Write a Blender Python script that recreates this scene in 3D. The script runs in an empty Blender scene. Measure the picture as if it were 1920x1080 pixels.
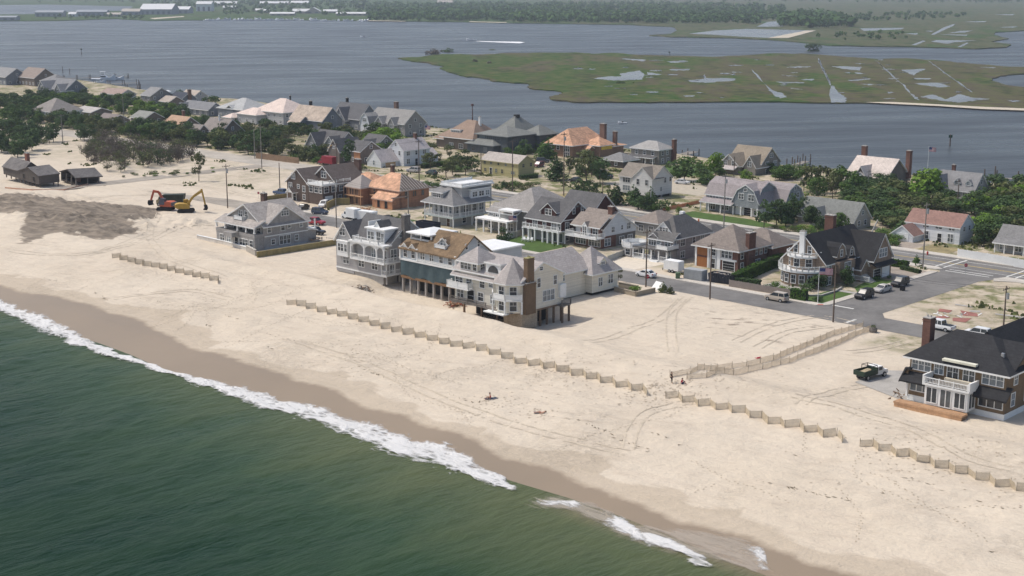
import bpy, bmesh, math, random
import numpy as np
from mathutils import Vector, Matrix, noise

scene = bpy.context.scene
COL = scene.collection
R = math.radians

# ------------------------------------------------------------ camera, light, exposure
CAM_Z = 61.5
PITCH = 12.424
cam_data = bpy.data.cameras.new('camera')
cam_data.sensor_width = 36.0
cam_data.lens = 36.0 * 2610.0 / 1920.0
cam_data.clip_start = 1.0
cam_data.clip_end = 20000.0
camera = bpy.data.objects.new('camera', cam_data)
camera.location = (0, 0, CAM_Z)
camera.rotation_euler = (R(90 - PITCH), 0, 0)
COL.objects.link(camera)
scene.camera = camera

SUN_DIR = Vector((-0.93, 0.30, 1.45)).normalized()
world = bpy.data.worlds.new('World')
scene.world = world
world.use_nodes = True
wn = world.node_tree
sky = wn.nodes.new('ShaderNodeTexSky')
sky.sky_type = 'NISHITA'
sky.sun_disc = False
sky.sun_elevation = math.asin(SUN_DIR.z)
sky.sun_rotation = math.atan2(SUN_DIR.x, SUN_DIR.y)
sky.dust_density = 3.0
sky.air_density = 1.0
sky.ozone_density = 1.0
bg = wn.nodes['Background']
bg.inputs['Strength'].default_value = 0.15
wn.links.new(sky.outputs[0], bg.inputs[0])
sun_data = bpy.data.lights.new('sun', 'SUN')
sun_data.energy = 2.8
sun_data.angle = R(0.8)
sun_data.color = (1.0, 0.95, 0.87)
sun = bpy.data.objects.new('sun', sun_data)
sun.rotation_euler = SUN_DIR.to_track_quat('Z', 'Y').to_euler()
sun.location = (0, 0, 300)
COL.objects.link(sun)

scene.view_settings.view_transform = 'Standard'
scene.view_settings.look = 'None'
scene.view_settings.exposure = 0.08
scene.view_settings.gamma = 1.0
scene.render.filter_size = 1.9
scene.cycles.max_bounces = 5
scene.cycles.transparent_max_bounces = 12
scene.cycles.volume_bounces = 0
scene.cycles.use_denoising = True

# ------------------------------------------------------------ measuring: from a pixel of the survey photo to a point on the land
FPX = 2610.0
_cp, _sp = math.cos(R(PITCH)), math.sin(R(PITCH))
_a = R(44)
E1 = Vector((math.cos(_a), -math.sin(_a), 0))     # along the shore
E2 = Vector((math.sin(_a), math.cos(_a), 0))      # inland
GRID = -_a

def at(px, py, z=2.5):
    x = (px - 960) / FPX
    y = -(py - 540) / FPX
    d = Vector((x, _cp + y * _sp, -_sp + y * _cp))
    return Vector((0, 0, CAM_Z)) + d * ((z - CAM_Z) / d.z)

def w2(s, t, z=0.0):
    return E1 * s + E2 * t + Vector((0, 0, z))

def st(p):
    return p.dot(E1), p.dot(E2)

def sst(x, a, b):
    x = np.clip((x - a) / (b - a), 0, 1)
    return x * x * (3 - 2 * x)

BAY = [(-1400, 560), (-974, 475), (-857, 452), (-740, 436), (-650, 420), (-600, 428), (-534, 420), (-500, 422), (-441, 400), (-378, 403), (-330, 400), (-283, 396), (-255, 398), (-213, 406), (-180, 406), (-100, 404), (200, 404)]
bay_s = [p[0] for p in BAY]
bay_t = [p[1] for p in BAY]
WET = [(-900, 127), (-266, 126.5), (-246, 129), (-226, 130), (-208, 128), (-193, 125.5), (-181, 127), (-162, 126.3), (-132, 125.3), (-108, 123.6), (-75, 122.4), (40, 122)]

def hills(s, t):
    """bumps of the land: piles of dug sand, dune, ruts"""
    z = 0 * s
    for (cs, ct, h, rs, rt, k) in MOUNDS:
        d2 = ((s - cs) / rs) ** 2 + ((t - ct) / rt) ** 2
        z = z + h * np.exp(-d2 * k)
    return z

MOUNDS = [(-350, 178, 1.7, 22, 5, 1), (-330, 182, 1.2, 9, 6, 1), (-318, 172, 1.0, 8, 7, 1), (-305, 165, .9, 8, 6, 1), (-300, 178, 1.1, 8, 4, 1),
          (-322, 160, .8, 8, 6, 1), (-340, 170, 1.2, 12, 5, 1), (-296, 170, .7, 5, 5, 1), (-310, 183, 1.2, 5, 3, 1),
          (-404, 231, 2.6, 5, 4.5, 1)]

def fbm(s, t, seed, octs):
    """cheap smooth noise from rotated sines with random phases"""
    rng = random.Random(seed)
    z = 0 * s
    for wl, amp, n in octs:
        for i in range(n):
            th = rng.uniform(0, 6.283)
            k = 6.283 / (wl * rng.uniform(.7, 1.4))
            z = z + amp / math.sqrt(n) * np.sin(k * (s * math.cos(th) + t * math.sin(th)) + rng.uniform(0, 6.283) + 1.2 * np.sin(k * .6 * (s * math.sin(th) - t * math.cos(th)) + rng.uniform(0, 6.283)))
    return z

def gz(s, t):
    s = np.asarray(s, float)
    t = np.asarray(t, float)
    u = t - 119.0 - 0.8 * np.sin(s / 9.0) - 1.0 * np.sin(s / 23.0 + 1)
    z = np.interp(u, [-60, -20, 0, 7, 16, 30, 40, 47.5, 53, 400], [-5, -1.6, 0, 1.1, 1.75, 2.35, 2.9, 3.4, 2.5, 2.5])
    k = sst(s, -262, -232) * (1 - 0.75 * sst(s, -160, -140))
    z = z + 0.75 * k * np.exp(-((t - 166.3) / 2.6) ** 2)
    beachy = sst(u, 7, 20) * (1 - sst(t, 171, 176))
    left = (1 - sst(s, -262, -250)) * sst(u, 7, 20) * (1 - sst(t, 262, 268)) * (1 - sst(t, 203, 209) * (1 - sst(t, 225, 230)))
    lot = sst(s, -158, -148) * (1 - sst(s, -119, -112)) * sst(t, 160, 172) * (1 - sst(t, 206, 212))
    rt = sst(s, -118, -112) * (1 - sst(t, 172, 176)) * sst(u, 7, 20)
    m = np.maximum(np.maximum(beachy, left * .7), np.maximum(lot * .7, rt))
    z = z + m * (fbm(s, t, 3, [(24, .20, 4), (8, .09, 6), (3.0, .035, 7)]))
    z = z + hills(s, t)
    dug = sst(s, -374, -366) * (1 - sst(s, -292, -286)) * sst(t, 158, 163) * (1 - sst(t, 192, 198))
    z = z + dug * np.abs(fbm(s, t, 29, [(9, .75, 4), (3.6, .32, 5)]))
    z = z - 1.35 * sst(t, 166.6, 168.6) * (1 - sst(t, 184, 190)) * sst(s, -214, -207) * (1 - sst(s, -163, -156))
    far = -274 - s
    tb = np.interp(s, bay_s, bay_t)
    z = np.minimum(z, np.maximum((tb - t) * 0.35, -4) + 0 * s)
    return z

def gp(px, py, dz=0.0):
    """point of the ground seen at a pixel"""
    z = 2.5
    for _ in range(6):
        p = at(px, py, z)
        z = float(gz(*st(p)))
    p.z = z + dz
    return p

# ------------------------------------------------------------ materials
MATS = {}

def _nodes(name):
    m = bpy.data.materials.new(name)
    m.use_nodes = True
    nt = m.node_tree
    return m, nt, nt.nodes['Principled BSDF']

def node(nt, typ, ins=None, **kw):
    n = nt.nodes.new(typ)
    for k, v in kw.items():
        setattr(n, k, v)
    for k, v in (ins or {}).items():
        if isinstance(v, bpy.types.NodeSocket):
            nt.links.new(v, n.inputs[k])
        else:
            n.inputs[k].default_value = v
    return n

def math_n(nt, op, a, b=0.0):
    return node(nt, 'ShaderNodeMath', {0: a, 1: b}, operation=op).outputs[0]

def mixc(nt, f, a, b, mode='MIX'):
    n = node(nt, 'ShaderNodeMix', data_type='RGBA', blend_type=mode)
    for i, v in ((0, f), (6, a), (7, b)):
        if isinstance(v, bpy.types.NodeSocket):
            nt.links.new(v, n.inputs[i])
        else:
            n.inputs[i].default_value = (*v, 1) if isinstance(v, tuple) and len(v) == 3 else v
    return n.outputs[2]

def ramp(nt, f, a, b, lo=0.0, hi=1.0):
    return node(nt, 'ShaderNodeMapRange', {0: f, 1: a, 2: b, 3: lo, 4: hi}).outputs[0]

def rows_coord(nt):
    """(along the wall or roof, up) for axis aligned walls and roofs"""
    c = node(nt, 'ShaderNodeTexCoord').outputs['Object']
    s = node(nt, 'ShaderNodeSeparateXYZ', {0: c}).outputs
    return node(nt, 'ShaderNodeCombineXYZ', {0: math_n(nt, 'ADD', s[0], s[1]), 1: s[2], 2: 0.0}).outputs[0], c

def M(name, col, rough=.8, var=.16, nscale=.8, rows=None, row_dark=.75, spec=.25, metal=0.0, fine=.10):
    if name in MATS:
        return MATS[name]
    m, nt, b = _nodes(name)
    vec, obj = rows_coord(nt)
    n1 = node(nt, 'ShaderNodeTexNoise', {'Vector': obj, 'Scale': nscale, 'Detail': 4.0, 'Roughness': .6}).outputs[0]
    n2 = node(nt, 'ShaderNodeTexNoise', {'Vector': obj, 'Scale': nscale * 9, 'Detail': 2.0}).outputs[0]
    f = math_n(nt, 'ADD', ramp(nt, n1, .25, .75, 1 - var, 1 + var), ramp(nt, n2, .3, .7, -fine, fine))
    if rows:                                    # weather streaks running down walls and roofs
        wv = node(nt, 'ShaderNodeMapping', {'Vector': obj, 'Scale': (1.3, 1.3, .12)}).outputs[0]
        n3 = node(nt, 'ShaderNodeTexNoise', {'Vector': wv, 'Scale': 1.0, 'Detail': 4.0, 'Roughness': .7}).outputs[0]
        f = math_n(nt, 'ADD', f, ramp(nt, n3, .3, .7, -var * .8, var * .5))
    if rows:
        w, h = rows
        br = node(nt, 'ShaderNodeTexBrick', {'Vector': vec, 'Color1': (1.08, 1.08, 1.08, 1), 'Color2': (.88, .88, .88, 1), 'Mortar': (row_dark,) * 3 + (1,), 'Scale': 1.0, 'Mortar Size': h * .09, 'Brick Width': w, 'Row Height': h, 'Mortar Smooth': .3})
        f = math_n(nt, 'MULTIPLY', f, br.outputs[0])
    c = mixc(nt, 1.0, col, node(nt, 'ShaderNodeCombineXYZ', {0: f, 1: f, 2: f}).outputs[0], 'MULTIPLY')
    nt.links.new(c, b.inputs['Base Color'])
    b.inputs['Roughness'].default_value = rough
    b.inputs['Metallic'].default_value = metal
    b.inputs['Specular IOR Level'].default_value = spec
    MATS[name] = m
    return m

def shingle(name, col):
    return M('shingle ' + name, col, .9, .14, .5, (.22, .2), .82)

def clap(name, col):
    return M('clapboard ' + name, col, .7, .05, .4, (40, .16), .86, fine=.04)

def roofm(name, col, var=.16):
    return M('roof ' + name, col, .9, max(var, .12), .45, (.45, .28), .82)

WHITE = M('white paint', (.74, .74, .72), .6, .06, .5, fine=.04)
GLASS = M('window glass', (.035, .042, .05), .12, .4, .35, spec=.6, fine=.2)
GLASS_L = M('pale window glass', (.16, .19, .21), .15, .4, .35, spec=.6, fine=.1)
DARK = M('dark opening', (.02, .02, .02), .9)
CONC = M('concrete', (.36, .34, .31), .9, .18, .6)
BRICK = M('brick', (.175, .092, .07), .9, .2, .8, (.4, .15), .8)
WOOD = M('timber', (.22, .15, .10), .85, .25, 1.0, (3, .15), .8)
NEWWOOD = M('new lumber', (.50, .30, .17), .8, .2, .8, (2.4, .14), .8)
OSB = M('sheathing board', (.50, .245, .13), .85, .16, .9, (2.4, 1.2), .85)
GREYWOOD = M('weathered timber', (.20, .18, .16), .9, .25, 1.0, (3, .15), .8)
BLACK = M('black paint', (.02, .02, .022), .5, .2)
STEEL = M('galvanised steel', (.42, .43, .44), .45, .1, metal=.6)
POLE = M('pole timber', (.13, .10, .08), .9, .25, .6)

# ------------------------------------------------------------ mesh building
class MB:
    def __init__(self):
        self.v, self.f, self.m = [], [], []

    def poly(self, pts, m=0):
        i = len(self.v)
        self.v += [tuple(p) for p in pts]
        self.f.append(tuple(range(i, i + len(pts))))
        self.m.append(m)

    def mesh(self, pts, faces, m=0):
        i = len(self.v)
        self.v += [tuple(p) for p in pts]
        for k, f in enumerate(faces):
            self.f.append(tuple(a + i for a in f))
            self.m.append(m[k] if isinstance(m, (list, tuple)) else m)

    def box(self, x0, x1, y0, y1, z0, z1, m=0):
        p = [(x, y, z) for z in (z0, z1) for x, y in ((x0, y0), (x1, y0), (x1, y1), (x0, y1))]
        self.mesh(p, [(3, 2, 1, 0), (4, 5, 6, 7), (0, 1, 5, 4), (1, 2, 6, 5), (2, 3, 7, 6), (3, 0, 4, 7)], m)

    def prism(self, prof, axis, a, b, m=0, mside=None):
        """closed 2D outline pushed along X ('x': prof=(y,z)), Y ('y': prof=(x,z)) or Z ('z': prof=(x,y))"""
        n = len(prof)
        def P(q, c):
            return (c, q[0], q[1]) if axis == 'x' else (q[0], c, q[1]) if axis == 'y' else (q[0], q[1], c)
        pts = [P(q, a) for q in prof] + [P(q, b) for q in prof]
        fs = [tuple(range(n))[::-1], tuple(range(n, 2 * n))] + [(i, (i + 1) % n, n + (i + 1) % n, n + i) for i in range(n)]
        ms = [m, m] + [(mside[i] if isinstance(mside, (list, tuple)) else m if mside is None else mside) for i in range(n)]
        self.mesh(pts, fs, ms)

    def tube(self, p, q, r0, r1=None, n=8, m=0):
        p, q = Vector(p), Vector(q)
        r1 = r0 if r1 is None else r1
        d = (q - p).normalized()
        u = d.orthogonal().normalized()
        v = d.cross(u)
        pts = [p + (u * math.cos(a) + v * math.sin(a)) * r0 for a in [6.28318 * i / n for i in range(n)]]
        pts += [q + (u * math.cos(a) + v * math.sin(a)) * r1 for a in [6.28318 * i / n for i in range(n)]]
        self.mesh(pts, [tuple(range(n))[::-1], tuple(range(n, 2 * n))] + [(i, (i + 1) % n, n + (i + 1) % n, n + i) for i in range(n)], m)

    def beam(self, p, q, w, h=None, m=0):
        h = w if h is None else h
        p, q = Vector(p), Vector(q)
        d = (q - p).normalized()
        up = Vector((0, 0, 1)) if abs(d.z) < .95 else Vector((1, 0, 0))
        u = d.cross(up).normalized() * (w / 2)
        v = u.cross(d).normalized() * (h / 2)
        pts = [a + s * u + t * v for a in (p, q) for s, t in ((-1, -1), (1, -1), (1, 1), (-1, 1))]
        self.mesh(pts, [(3, 2, 1, 0), (4, 5, 6, 7), (0, 1, 5, 4), (1, 2, 6, 5), (2, 3, 7, 6), (3, 0, 4, 7)], m)

    def data(self, name, mats, smooth=False):
        me = bpy.data.meshes.new(name)
        me.from_pydata([tuple(x) for x in self.v], [], self.f)
        for m in (mats if isinstance(mats, (list, tuple)) else [mats]):
            me.materials.append(m)
        me.polygons.foreach_set('material_index', self.m)
        bm = bmesh.new()
        bm.from_mesh(me)
        bmesh.ops.recalc_face_normals(bm, faces=bm.faces)
        bm.to_mesh(me)
        bm.free()
        if smooth:
            me.polygons.foreach_set('use_smooth', [True] * len(me.polygons))
        me.update()
        return me

    def build(self, name, mats, parent=None, smooth=False, loc=None):
        return link(name, self.data(name, mats, smooth), parent, loc)

def link(name, data, parent=None, loc=None, rot=None):
    o = bpy.data.objects.new(name, data)
    COL.objects.link(o)
    o.parent = parent
    if loc is not None:
        o.location = loc
    if rot is not None:
        o.rotation_euler = rot
    return o

def tag(o, label=None, cat=None, group=None, kind=None):
    for k, v in (('label', label), ('category', cat), ('group', group), ('kind', kind)):
        if v:
            o[k] = v
    return o

def empty(name, loc, rz, label, cat, group=None, scale=None):
    o = link(name, None, None, loc, (0, 0, rz))
    o.empty_display_size = .5
    if scale:
        o.scale = scale if isinstance(scale, tuple) else (scale,) * 3
    return tag(o, label, cat, group)

def copy_tree(o, parent=None):
    c = o.copy()
    COL.objects.link(c)
    c.parent = parent
    for ch in o.children:
        copy_tree(ch, c)
    return c

def pip(x, y, poly):
    """points inside a polygon"""
    x = np.asarray(x, float)
    y = np.asarray(y, float)
    r = np.zeros(x.shape, bool)
    n = len(poly)
    for i in range(n):
        (x0, y0), (x1, y1) = poly[i], poly[(i + 1) % n]
        if y0 == y1:
            continue
        c = ((y0 > y) != (y1 > y)) & (x < (x1 - x0) * (y - y0) / (y1 - y0) + x0)
        r ^= c
    return r
# ------------------------------------------------------------ the land
def attr_col(me, name, arr):
    a = me.attributes.new(name, 'FLOAT_COLOR', 'POINT')
    a.data.foreach_set('color', np.ascontiguousarray(arr, dtype=np.float32).ravel())

def grid_mesh(name, S, T, Z, mat, smooth=True):
    ns, ntt = len(S), len(T)
    ss, tt = np.meshgrid(S, T, indexing='ij')
    zz = Z(ss, tt)
    co = np.stack([ss * E1.x + tt * E2.x, ss * E1.y + tt * E2.y, zz], -1).reshape(-1, 3)
    i = np.arange((ns - 1) * (ntt - 1))
    a = (i // (ntt - 1)) * ntt + i % (ntt - 1)
    faces = np.stack([a, a + ntt, a + ntt + 1, a + 1], -1)
    me = bpy.data.meshes.new(name)
    me.vertices.add(len(co))
    me.vertices.foreach_set('co', co.astype(np.float32).ravel())
    me.loops.add(faces.size)
    me.loops.foreach_set('vertex_index', faces.astype(np.int32).ravel())
    me.polygons.add(len(faces))
    me.polygons.foreach_set('loop_start', (np.arange(len(faces)) * 4).astype(np.int32))
    me.materials.append(mat)
    me.update(calc_edges=True)
    me.validate()
    if smooth:
        me.polygons.foreach_set('use_smooth', [True] * len(me.polygons))
    return me, ss.ravel(), tt.ravel(), zz.ravel()

def sand_material():
    m, nt, b = _nodes('sand')
    geo = node(nt, 'ShaderNodeNewGeometry').outputs['Position']
    zone = node(nt, 'ShaderNodeSeparateColor', {0: node(nt, 'ShaderNodeVertexColor', layer_name='zone').outputs[0]}).outputs
    damp = node(nt, 'ShaderNodeVertexColor', layer_name='zone').outputs[1]
    def nz(scale, det=4.0, v=geo, rough=.6):
        return node(nt, 'ShaderNodeTexNoise', {'Vector': v, 'Scale': scale, 'Detail': det, 'Roughness': rough}).outputs[0]
    n_big, n_mid, n_fine = nz(.05), nz(.35), nz(2.2)
    # long wind and tyre streaks along the shore
    mp = node(nt, 'ShaderNodeMapping', {'Vector': geo, 'Rotation': (0, 0, R(-44)), 'Scale': (11, 1.5, 1)}, vector_type='TEXTURE').outputs[0]
    n_str = nz(1.0, 5.0, mp)
    mp2 = node(nt, 'ShaderNodeMapping', {'Vector': geo, 'Rotation': (0, 0, R(-20)), 'Scale': (4.5, 1.0, 1)}, vector_type='TEXTURE').outputs[0]
    n_str2 = nz(.55, 5.0, mp2, .7)
    dry = mixc(nt, ramp(nt, n_big, .3, .7), (.556, .477, .374), (.608, .530, .424))
    dry = mixc(nt, ramp(nt, n_str, .45, .75, 0, .5), dry, (.50, .42, .335))
    dry = mixc(nt, ramp(nt, n_str2, .54, .74, 0, .6), dry, (.44, .365, .285))
    dry = mixc(nt, ramp(nt, n_mid, .5, .75, 0, .25), dry, (.47, .40, .32))
    n_tr = nz(1.1, 6.0, geo, .75)
    trod = math_n(nt, 'MULTIPLY', ramp(nt, nz(.045, 4.0), .50, .62), ramp(nt, n_tr, .44, .60))
    dry = mixc(nt, math_n(nt, 'MULTIPLY', trod, .33), dry, (.42, .345, .26))
    dry = mixc(nt, ramp(nt, n_fine, .35, .75, 0, .14), dry, (.42, .35, .27))
    # weeds and rough ground between the houses
    vegn = nz(.22, 8.0, geo, .65)
    ve = math_n(nt, 'MULTIPLY', ramp(nt, vegn, .46, .60), zone[2])
    vcol = mixc(nt, ramp(nt, n_fine, .3, .7), (.09, .115, .045), (.24, .22, .11))
    dirt = mixc(nt, math_n(nt, 'MULTIPLY', ramp(nt, nz(.2, 5.0), .3, .6), math_n(nt, 'MULTIPLY', zone[2], .9)), dry, (.36, .298, .21))
    c = mixc(nt, ve, dirt, vcol)
    # dark dug soil
    so = ramp(nt, math_n(nt, 'ADD', zone[1], math_n(nt, 'ADD', ramp(nt, n_str2, .3, .7, -.32, .32), ramp(nt, n_mid, .3, .7, -.25, .25))), .40, .66)
    soil = mixc(nt, ramp(nt, n_str2, .35, .65), (.125, .105, .083), (.30, .25, .195))
    c = mixc(nt, so, c, soil)
    # damp, then wet sand by the water
    da = ramp(nt, math_n(nt, 'ADD', damp, ramp(nt, n_str, .3, .7, -.2, .2)), .37, .58)
    c = mixc(nt, math_n(nt, 'MULTIPLY', da, .85), c, mixc(nt, ramp(nt, n_str, .3, .7), (.42, .35, .265), (.47, .395, .305)))
    we = ramp(nt, math_n(nt, 'ADD', zone[0], ramp(nt, n_mid, .3, .7, -.10, .10)), .38, .62)
    c = mixc(nt, we, c, mixc(nt, ramp(nt, n_big, .3, .7), (.240, .188, .134), (.268, .208, .146)))
    nt.links.new(c, b.inputs['Base Color'])
    nt.links.new(ramp(nt, we, 0, 1, .95, .45), b.inputs['Roughness'])
    nt.links.new(ramp(nt, we, 0, 1, .1, .16), b.inputs['Specular IOR Level'])
    h = math_n(nt, 'ADD', math_n(nt, 'ADD', n_mid, n_str2), math_n(nt, 'ADD', math_n(nt, 'MULTIPLY', n_fine, .16), math_n(nt, 'MULTIPLY', trod, -.18)))
    bump = node(nt, 'ShaderNodeBump', {'Height': h, 'Distance': .55, 'Strength': ramp(nt, we, 0, 1, .7, .05)})
    nt.links.new(bump.outputs[0], b.inputs['Normal'])
    return m

S = np.concatenate([[-9000, -3000], np.arange(-1400, -420, 9), np.arange(-420, -40, 1.0), np.arange(-40, 200, 5), [1500, 9000]])
T = np.concatenate([[-9000, -1500, 0], np.arange(60, 112, 5), np.arange(112, 215, .8), np.arange(215, 300, 2.5), np.arange(300, 600, 5), [1500, 9000]])
SOIL = [(-420, 172), (-371, 178), (-357, 184), (-343, 188), (-330, 197), (-318, 197), (-308, 188), (-304, 179), (-290, 174), (-287, 162), (-306, 159), (-298, 147), (-319, 158), (-331, 166), (-341, 163), (-372, 163), (-420, 158)]
me, ss, tt, zz = grid_mesh('sandy_ground', S, T, gz, sand_material())
wet_line = np.interp(ss, [p[0] for p in WET], [p[1] for p in WET]) + .8 * np.sin(ss / 3.1) * np.sin(ss / 11.0)
zone = np.zeros((len(ss), 4), np.float32)
zone[:, 0] = np.clip((wet_line - tt) / 5.0 + .5, 0, 1)
sc = ((ss + 6 * np.sin(ss / 17.0)) % 27.0) / 27.0
zone[:, 3] = np.clip((wet_line + 3.0 + 2.6 * sc + fbm(ss, 0 * ss, 61, [(46, 1.8, 3), (17, 1.0, 3), (6, .5, 3)]) - tt) / 4.0 + .5, 0, 1)
sd = pip(ss, tt, SOIL).astype(np.float32)
n_s, n_t = len(S), len(T)
g = sd.reshape(n_s, n_t)
for _ in range(2):
    g = (g + np.roll(g, 1, 0) + np.roll(g, -1, 0) + np.roll(g, 2, 1) + np.roll(g, -2, 1)) / 5
zone[:, 1] = g.ravel()
zone[:, 2] = np.where(tt > 284, 1.25, sst(tt, 222, 240) * (.25 + .75 * sst(ss, -330, -240)))
lot = sst(ss, -116, -112) * sst(tt, 196, 208)
zone[:, 2] = np.maximum(zone[:, 2], lot * .8)
zone[:, 1] = np.maximum(zone[:, 1], .30 * sst(ss, -152, -146) * (1 - sst(ss, -126, -121)) * sst(tt, 186, 194) * (1 - sst(tt, 208, 211)))
attr_col(me, 'zone', zone)
tag(link('sandy_ground', me), kind='structure')

ASPHALT = M('asphalt', (.168, .160, .150), .9, .28, .16, fine=.08)
SANDY_ASPHALT = M('sandy asphalt', (.30, .265, .22), .9, .25, .1)
SIDEWALK = M('sidewalk concrete', (.50, .46, .40), .9, .1, .3, (1.5, 1.5), .85)
LAWN = M('lawn', (.060, .105, .022), .95, .3, .35, fine=.25)
DRYLAWN = M('dry lawn', (.26, .215, .11), .95, .35, .25, fine=.2)
PAVER = M('paving', (.33, .28, .23), .9, .12, .5, (.6, .6), .85)
LINE = M('road paint', (.66, .65, .6), .8, .2, .5)
YELLOW = M('yellow road paint', (.55, .40, .10), .8, .2, .5)

def sheet(name, pts, z, mat, kind='structure', th=None, label=None, cat=None):
    b = MB()
    P = [w2(s, t, z) for s, t in pts]
    if th:
        n = len(P)
        Q = [p - Vector((0, 0, th)) for p in P]
        b.mesh(P + Q, [tuple(range(n))] + [(i, (i + 1) % n, n + (i + 1) % n, n + i) for i in range(n)])
    else:
        b.poly(P)
    o = b.build(name, mat)
    return tag(o, label, cat, kind=kind)

Z0 = 2.5
sheet('beach_street', [(-296, 212.6), (-20, 212.6), (-20, 221), (-297, 221)], Z0 + .03, ASPHALT)
sheet('sandy_street', [(-352, 212.9), (-296, 212.6), (-297, 221), (-322, 220.6)], Z0 + .03, SANDY_ASPHALT)
sheet('main_road', [(-338, 270), (60, 270), (60, 281.5), (-345, 281.5)], Z0 + .03, ASPHALT)
sheet('concrete_road', [(-900, 270), (-338, 270), (-345, 281.5), (-900, 281.5)], Z0 + .03, M('worn concrete', (.40, .36, .305), .9, .2, .15))
sheet('cross_street', [(-135, 221), (-133, 223), (-133, 266), (-135.5, 270), (-116, 270), (-121, 267), (-122.6, 262), (-122.6, 224), (-120.5, 221)], Z0 + .034, ASPHALT)
sheet('buried_street', [(-378, 196), (-371, 196), (-371, 270), (-378, 270)], Z0 + .05, SANDY_ASPHALT)
for i, (t0, t1, m) in enumerate([(271.9, 272.08, LINE), (279.2, 279.38, LINE), (275.35, 275.5, YELLOW), (275.75, 275.9, YELLOW)]):
    sheet('lane_line', [(-334, t0), (50, t0), (50, t1), (-334, t1)], Z0 + .036, m)
for s0 in (-136.5, -120.8):
    for k in range(2):
        s1 = s0 + (0 if s0 < -130 else 0) + k * 1.9
        sheet('crosswalk_line', [(s1, 270.3), (s1 + .35, 270.3), (s1 + .35, 281), (s1, 281)], Z0 + .040, LINE)
for t0 in (267.4, 269.2):
    sheet('crosswalk_line', [(-132.6, t0), (-123, t0), (-123, t0 + .35), (-132.6, t0 + .35)], Z0 + .040, LINE)
sheet('stop_line', [(-132.6, 223.2), (-128.2, 223.2), (-128.2, 223.7), (-132.6, 223.7)], Z0 + .040, LINE)
sheet('stop_line', [(-123.9, 213), (-123.4, 213), (-123.4, 216.4), (-123.9, 216.4)], Z0 + .040, LINE)

def walk(pts):
    return sheet('sidewalk', pts, Z0 + .14, SIDEWALK, th=.14)
walk([(-296, 221), (-134.8, 221), (-134.8, 222.9), (-296, 222.9)])
walk([(-134.8, 221), (-133.6, 221.8), (-133, 223), (-133, 265), (-134.6, 265), (-134.6, 222.9), (-134.8, 222.9)])
walk([(-290, 281.5), (60, 281.5), (60, 284.4), (-290, 284.4)])
walk([(-236, 267), (-134.6, 267), (-133.4, 268.2), (-135.5, 269.9), (-236, 269.9)])
walk([(-120.2, 269.9), (-121.6, 266.6), (-120.6, 264.4), (-117, 266.4), (60, 266.4), (60, 269.9)])
sheet('red_kerb_pad', [(-134.6, 221.1), (-133.7, 221.9), (-134.0, 222.4), (-134.7, 221.8)], Z0 + .147, M('red pad', (.42, .06, .04)))

def lawn(pts, mat=LAWN, z=.02):
    return sheet('lawn', pts, Z0 + z, mat)
lawn([(-224, 219.7 + 3.4), (-207, 223.1), (-207.5, 233.5), (-224, 236)])
lawn([(-217, 285), (-190, 285), (-188, 290), (-200, 293), (-217, 293)])
lawn([(-137.6, 239.6), (-139.8, 250.6), (-134.7, 250.6), (-134.7, 236)], z=.05)
lawn([(-140, 223.2), (-139.6, 234.4), (-134.7, 234.4), (-134.7, 223.2)], z=.05)
lawn([(-282, 345), (-258, 345), (-256, 366), (-276, 372)])
lawn([(-330, 306), (-321, 306), (-321, 316), (-330, 316)])
lawn([(-148.8, 285), (-141, 285), (-141, 293), (-148.8, 293)], DRYLAWN)
lawn([(-262, 285), (-240, 285), (-240, 298), (-262, 298)], DRYLAWN)
lawn([(-268, 226), (-258, 226), (-258, 233), (-268, 233)])
lawn([(-73.5, 176.2), (-68, 176.2), (-67, 178.6), (-73, 178.8)], M('patchy turf', (.20, .20, .07), .95, .3), .09)
def pave(name, pts, mat, z=.02):
    return sheet(name, pts, Z0 + z, mat)
pave('driveway', [(-139, 252), (-134.7, 252), (-134.7, 264), (-139, 266), (-148, 265), (-147, 253)], PAVER, .05)
pave('driveway', [(-193, 223), (-180, 223), (-178.8, 233), (-190, 233.5)], M('pale gravel', (.60, .53, .43), .95, .12), .02)
pave('driveway', [(-167, 223), (-160, 223), (-160, 235.5), (-167, 235.5)], CONC)
pave('driveway', [(-240, 285), (-224, 285), (-224, 292), (-240, 292)], PAVER)
pave('driveway', [(-268, 316), (-232, 316), (-230, 342), (-268, 344)], M('dusty drive', (.42, .37, .29), .95, .15), .02)
pave('driveway', [(-92, 177), (-103, 181), (-103, 190), (-92, 199)], CONC, .06)
pave('patio', [(-152, 229), (-142, 229), (-143, 234), (-152, 234)], CONC, .05)
pave('walkway', [(-139.5, 234.6), (-134.7, 234.6), (-134.7, 236), (-139.5, 236)], CONC, .06)
pave('driveway', [(-160, 284.6), (-150, 284.6), (-149, 292), (-158, 292)], PAVER)
RED = M('red slab', (.30, .13, .105), .9, .2, .6, (.5, .5), .85)
for P_ in ([(1762, 579), (1786, 582), (1780, 587), (1758, 584)], [(1800, 582), (1832, 588), (1834, 594), (1806, 592)], [(1752, 594), (1776, 592), (1782, 596), (1752, 598)], [(1786, 596), (1822, 597), (1810, 605), (1786, 602)]):
    pave('foundation_slab', [st(at(x, y, 2.5)) for x, y in P_], RED, .05)
for P_ in ([(1792, 570), (1824, 575), (1824, 577), (1790, 572)], [(1816, 582), (1838, 583), (1838, 586), (1820, 585)], [(1866, 588), (1920, 594), (1920, 597), (1866, 590)]):
    pave('foundation_slab', [st(at(x, y, 2.5)) for x, y in P_], CONC, .06)

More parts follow.
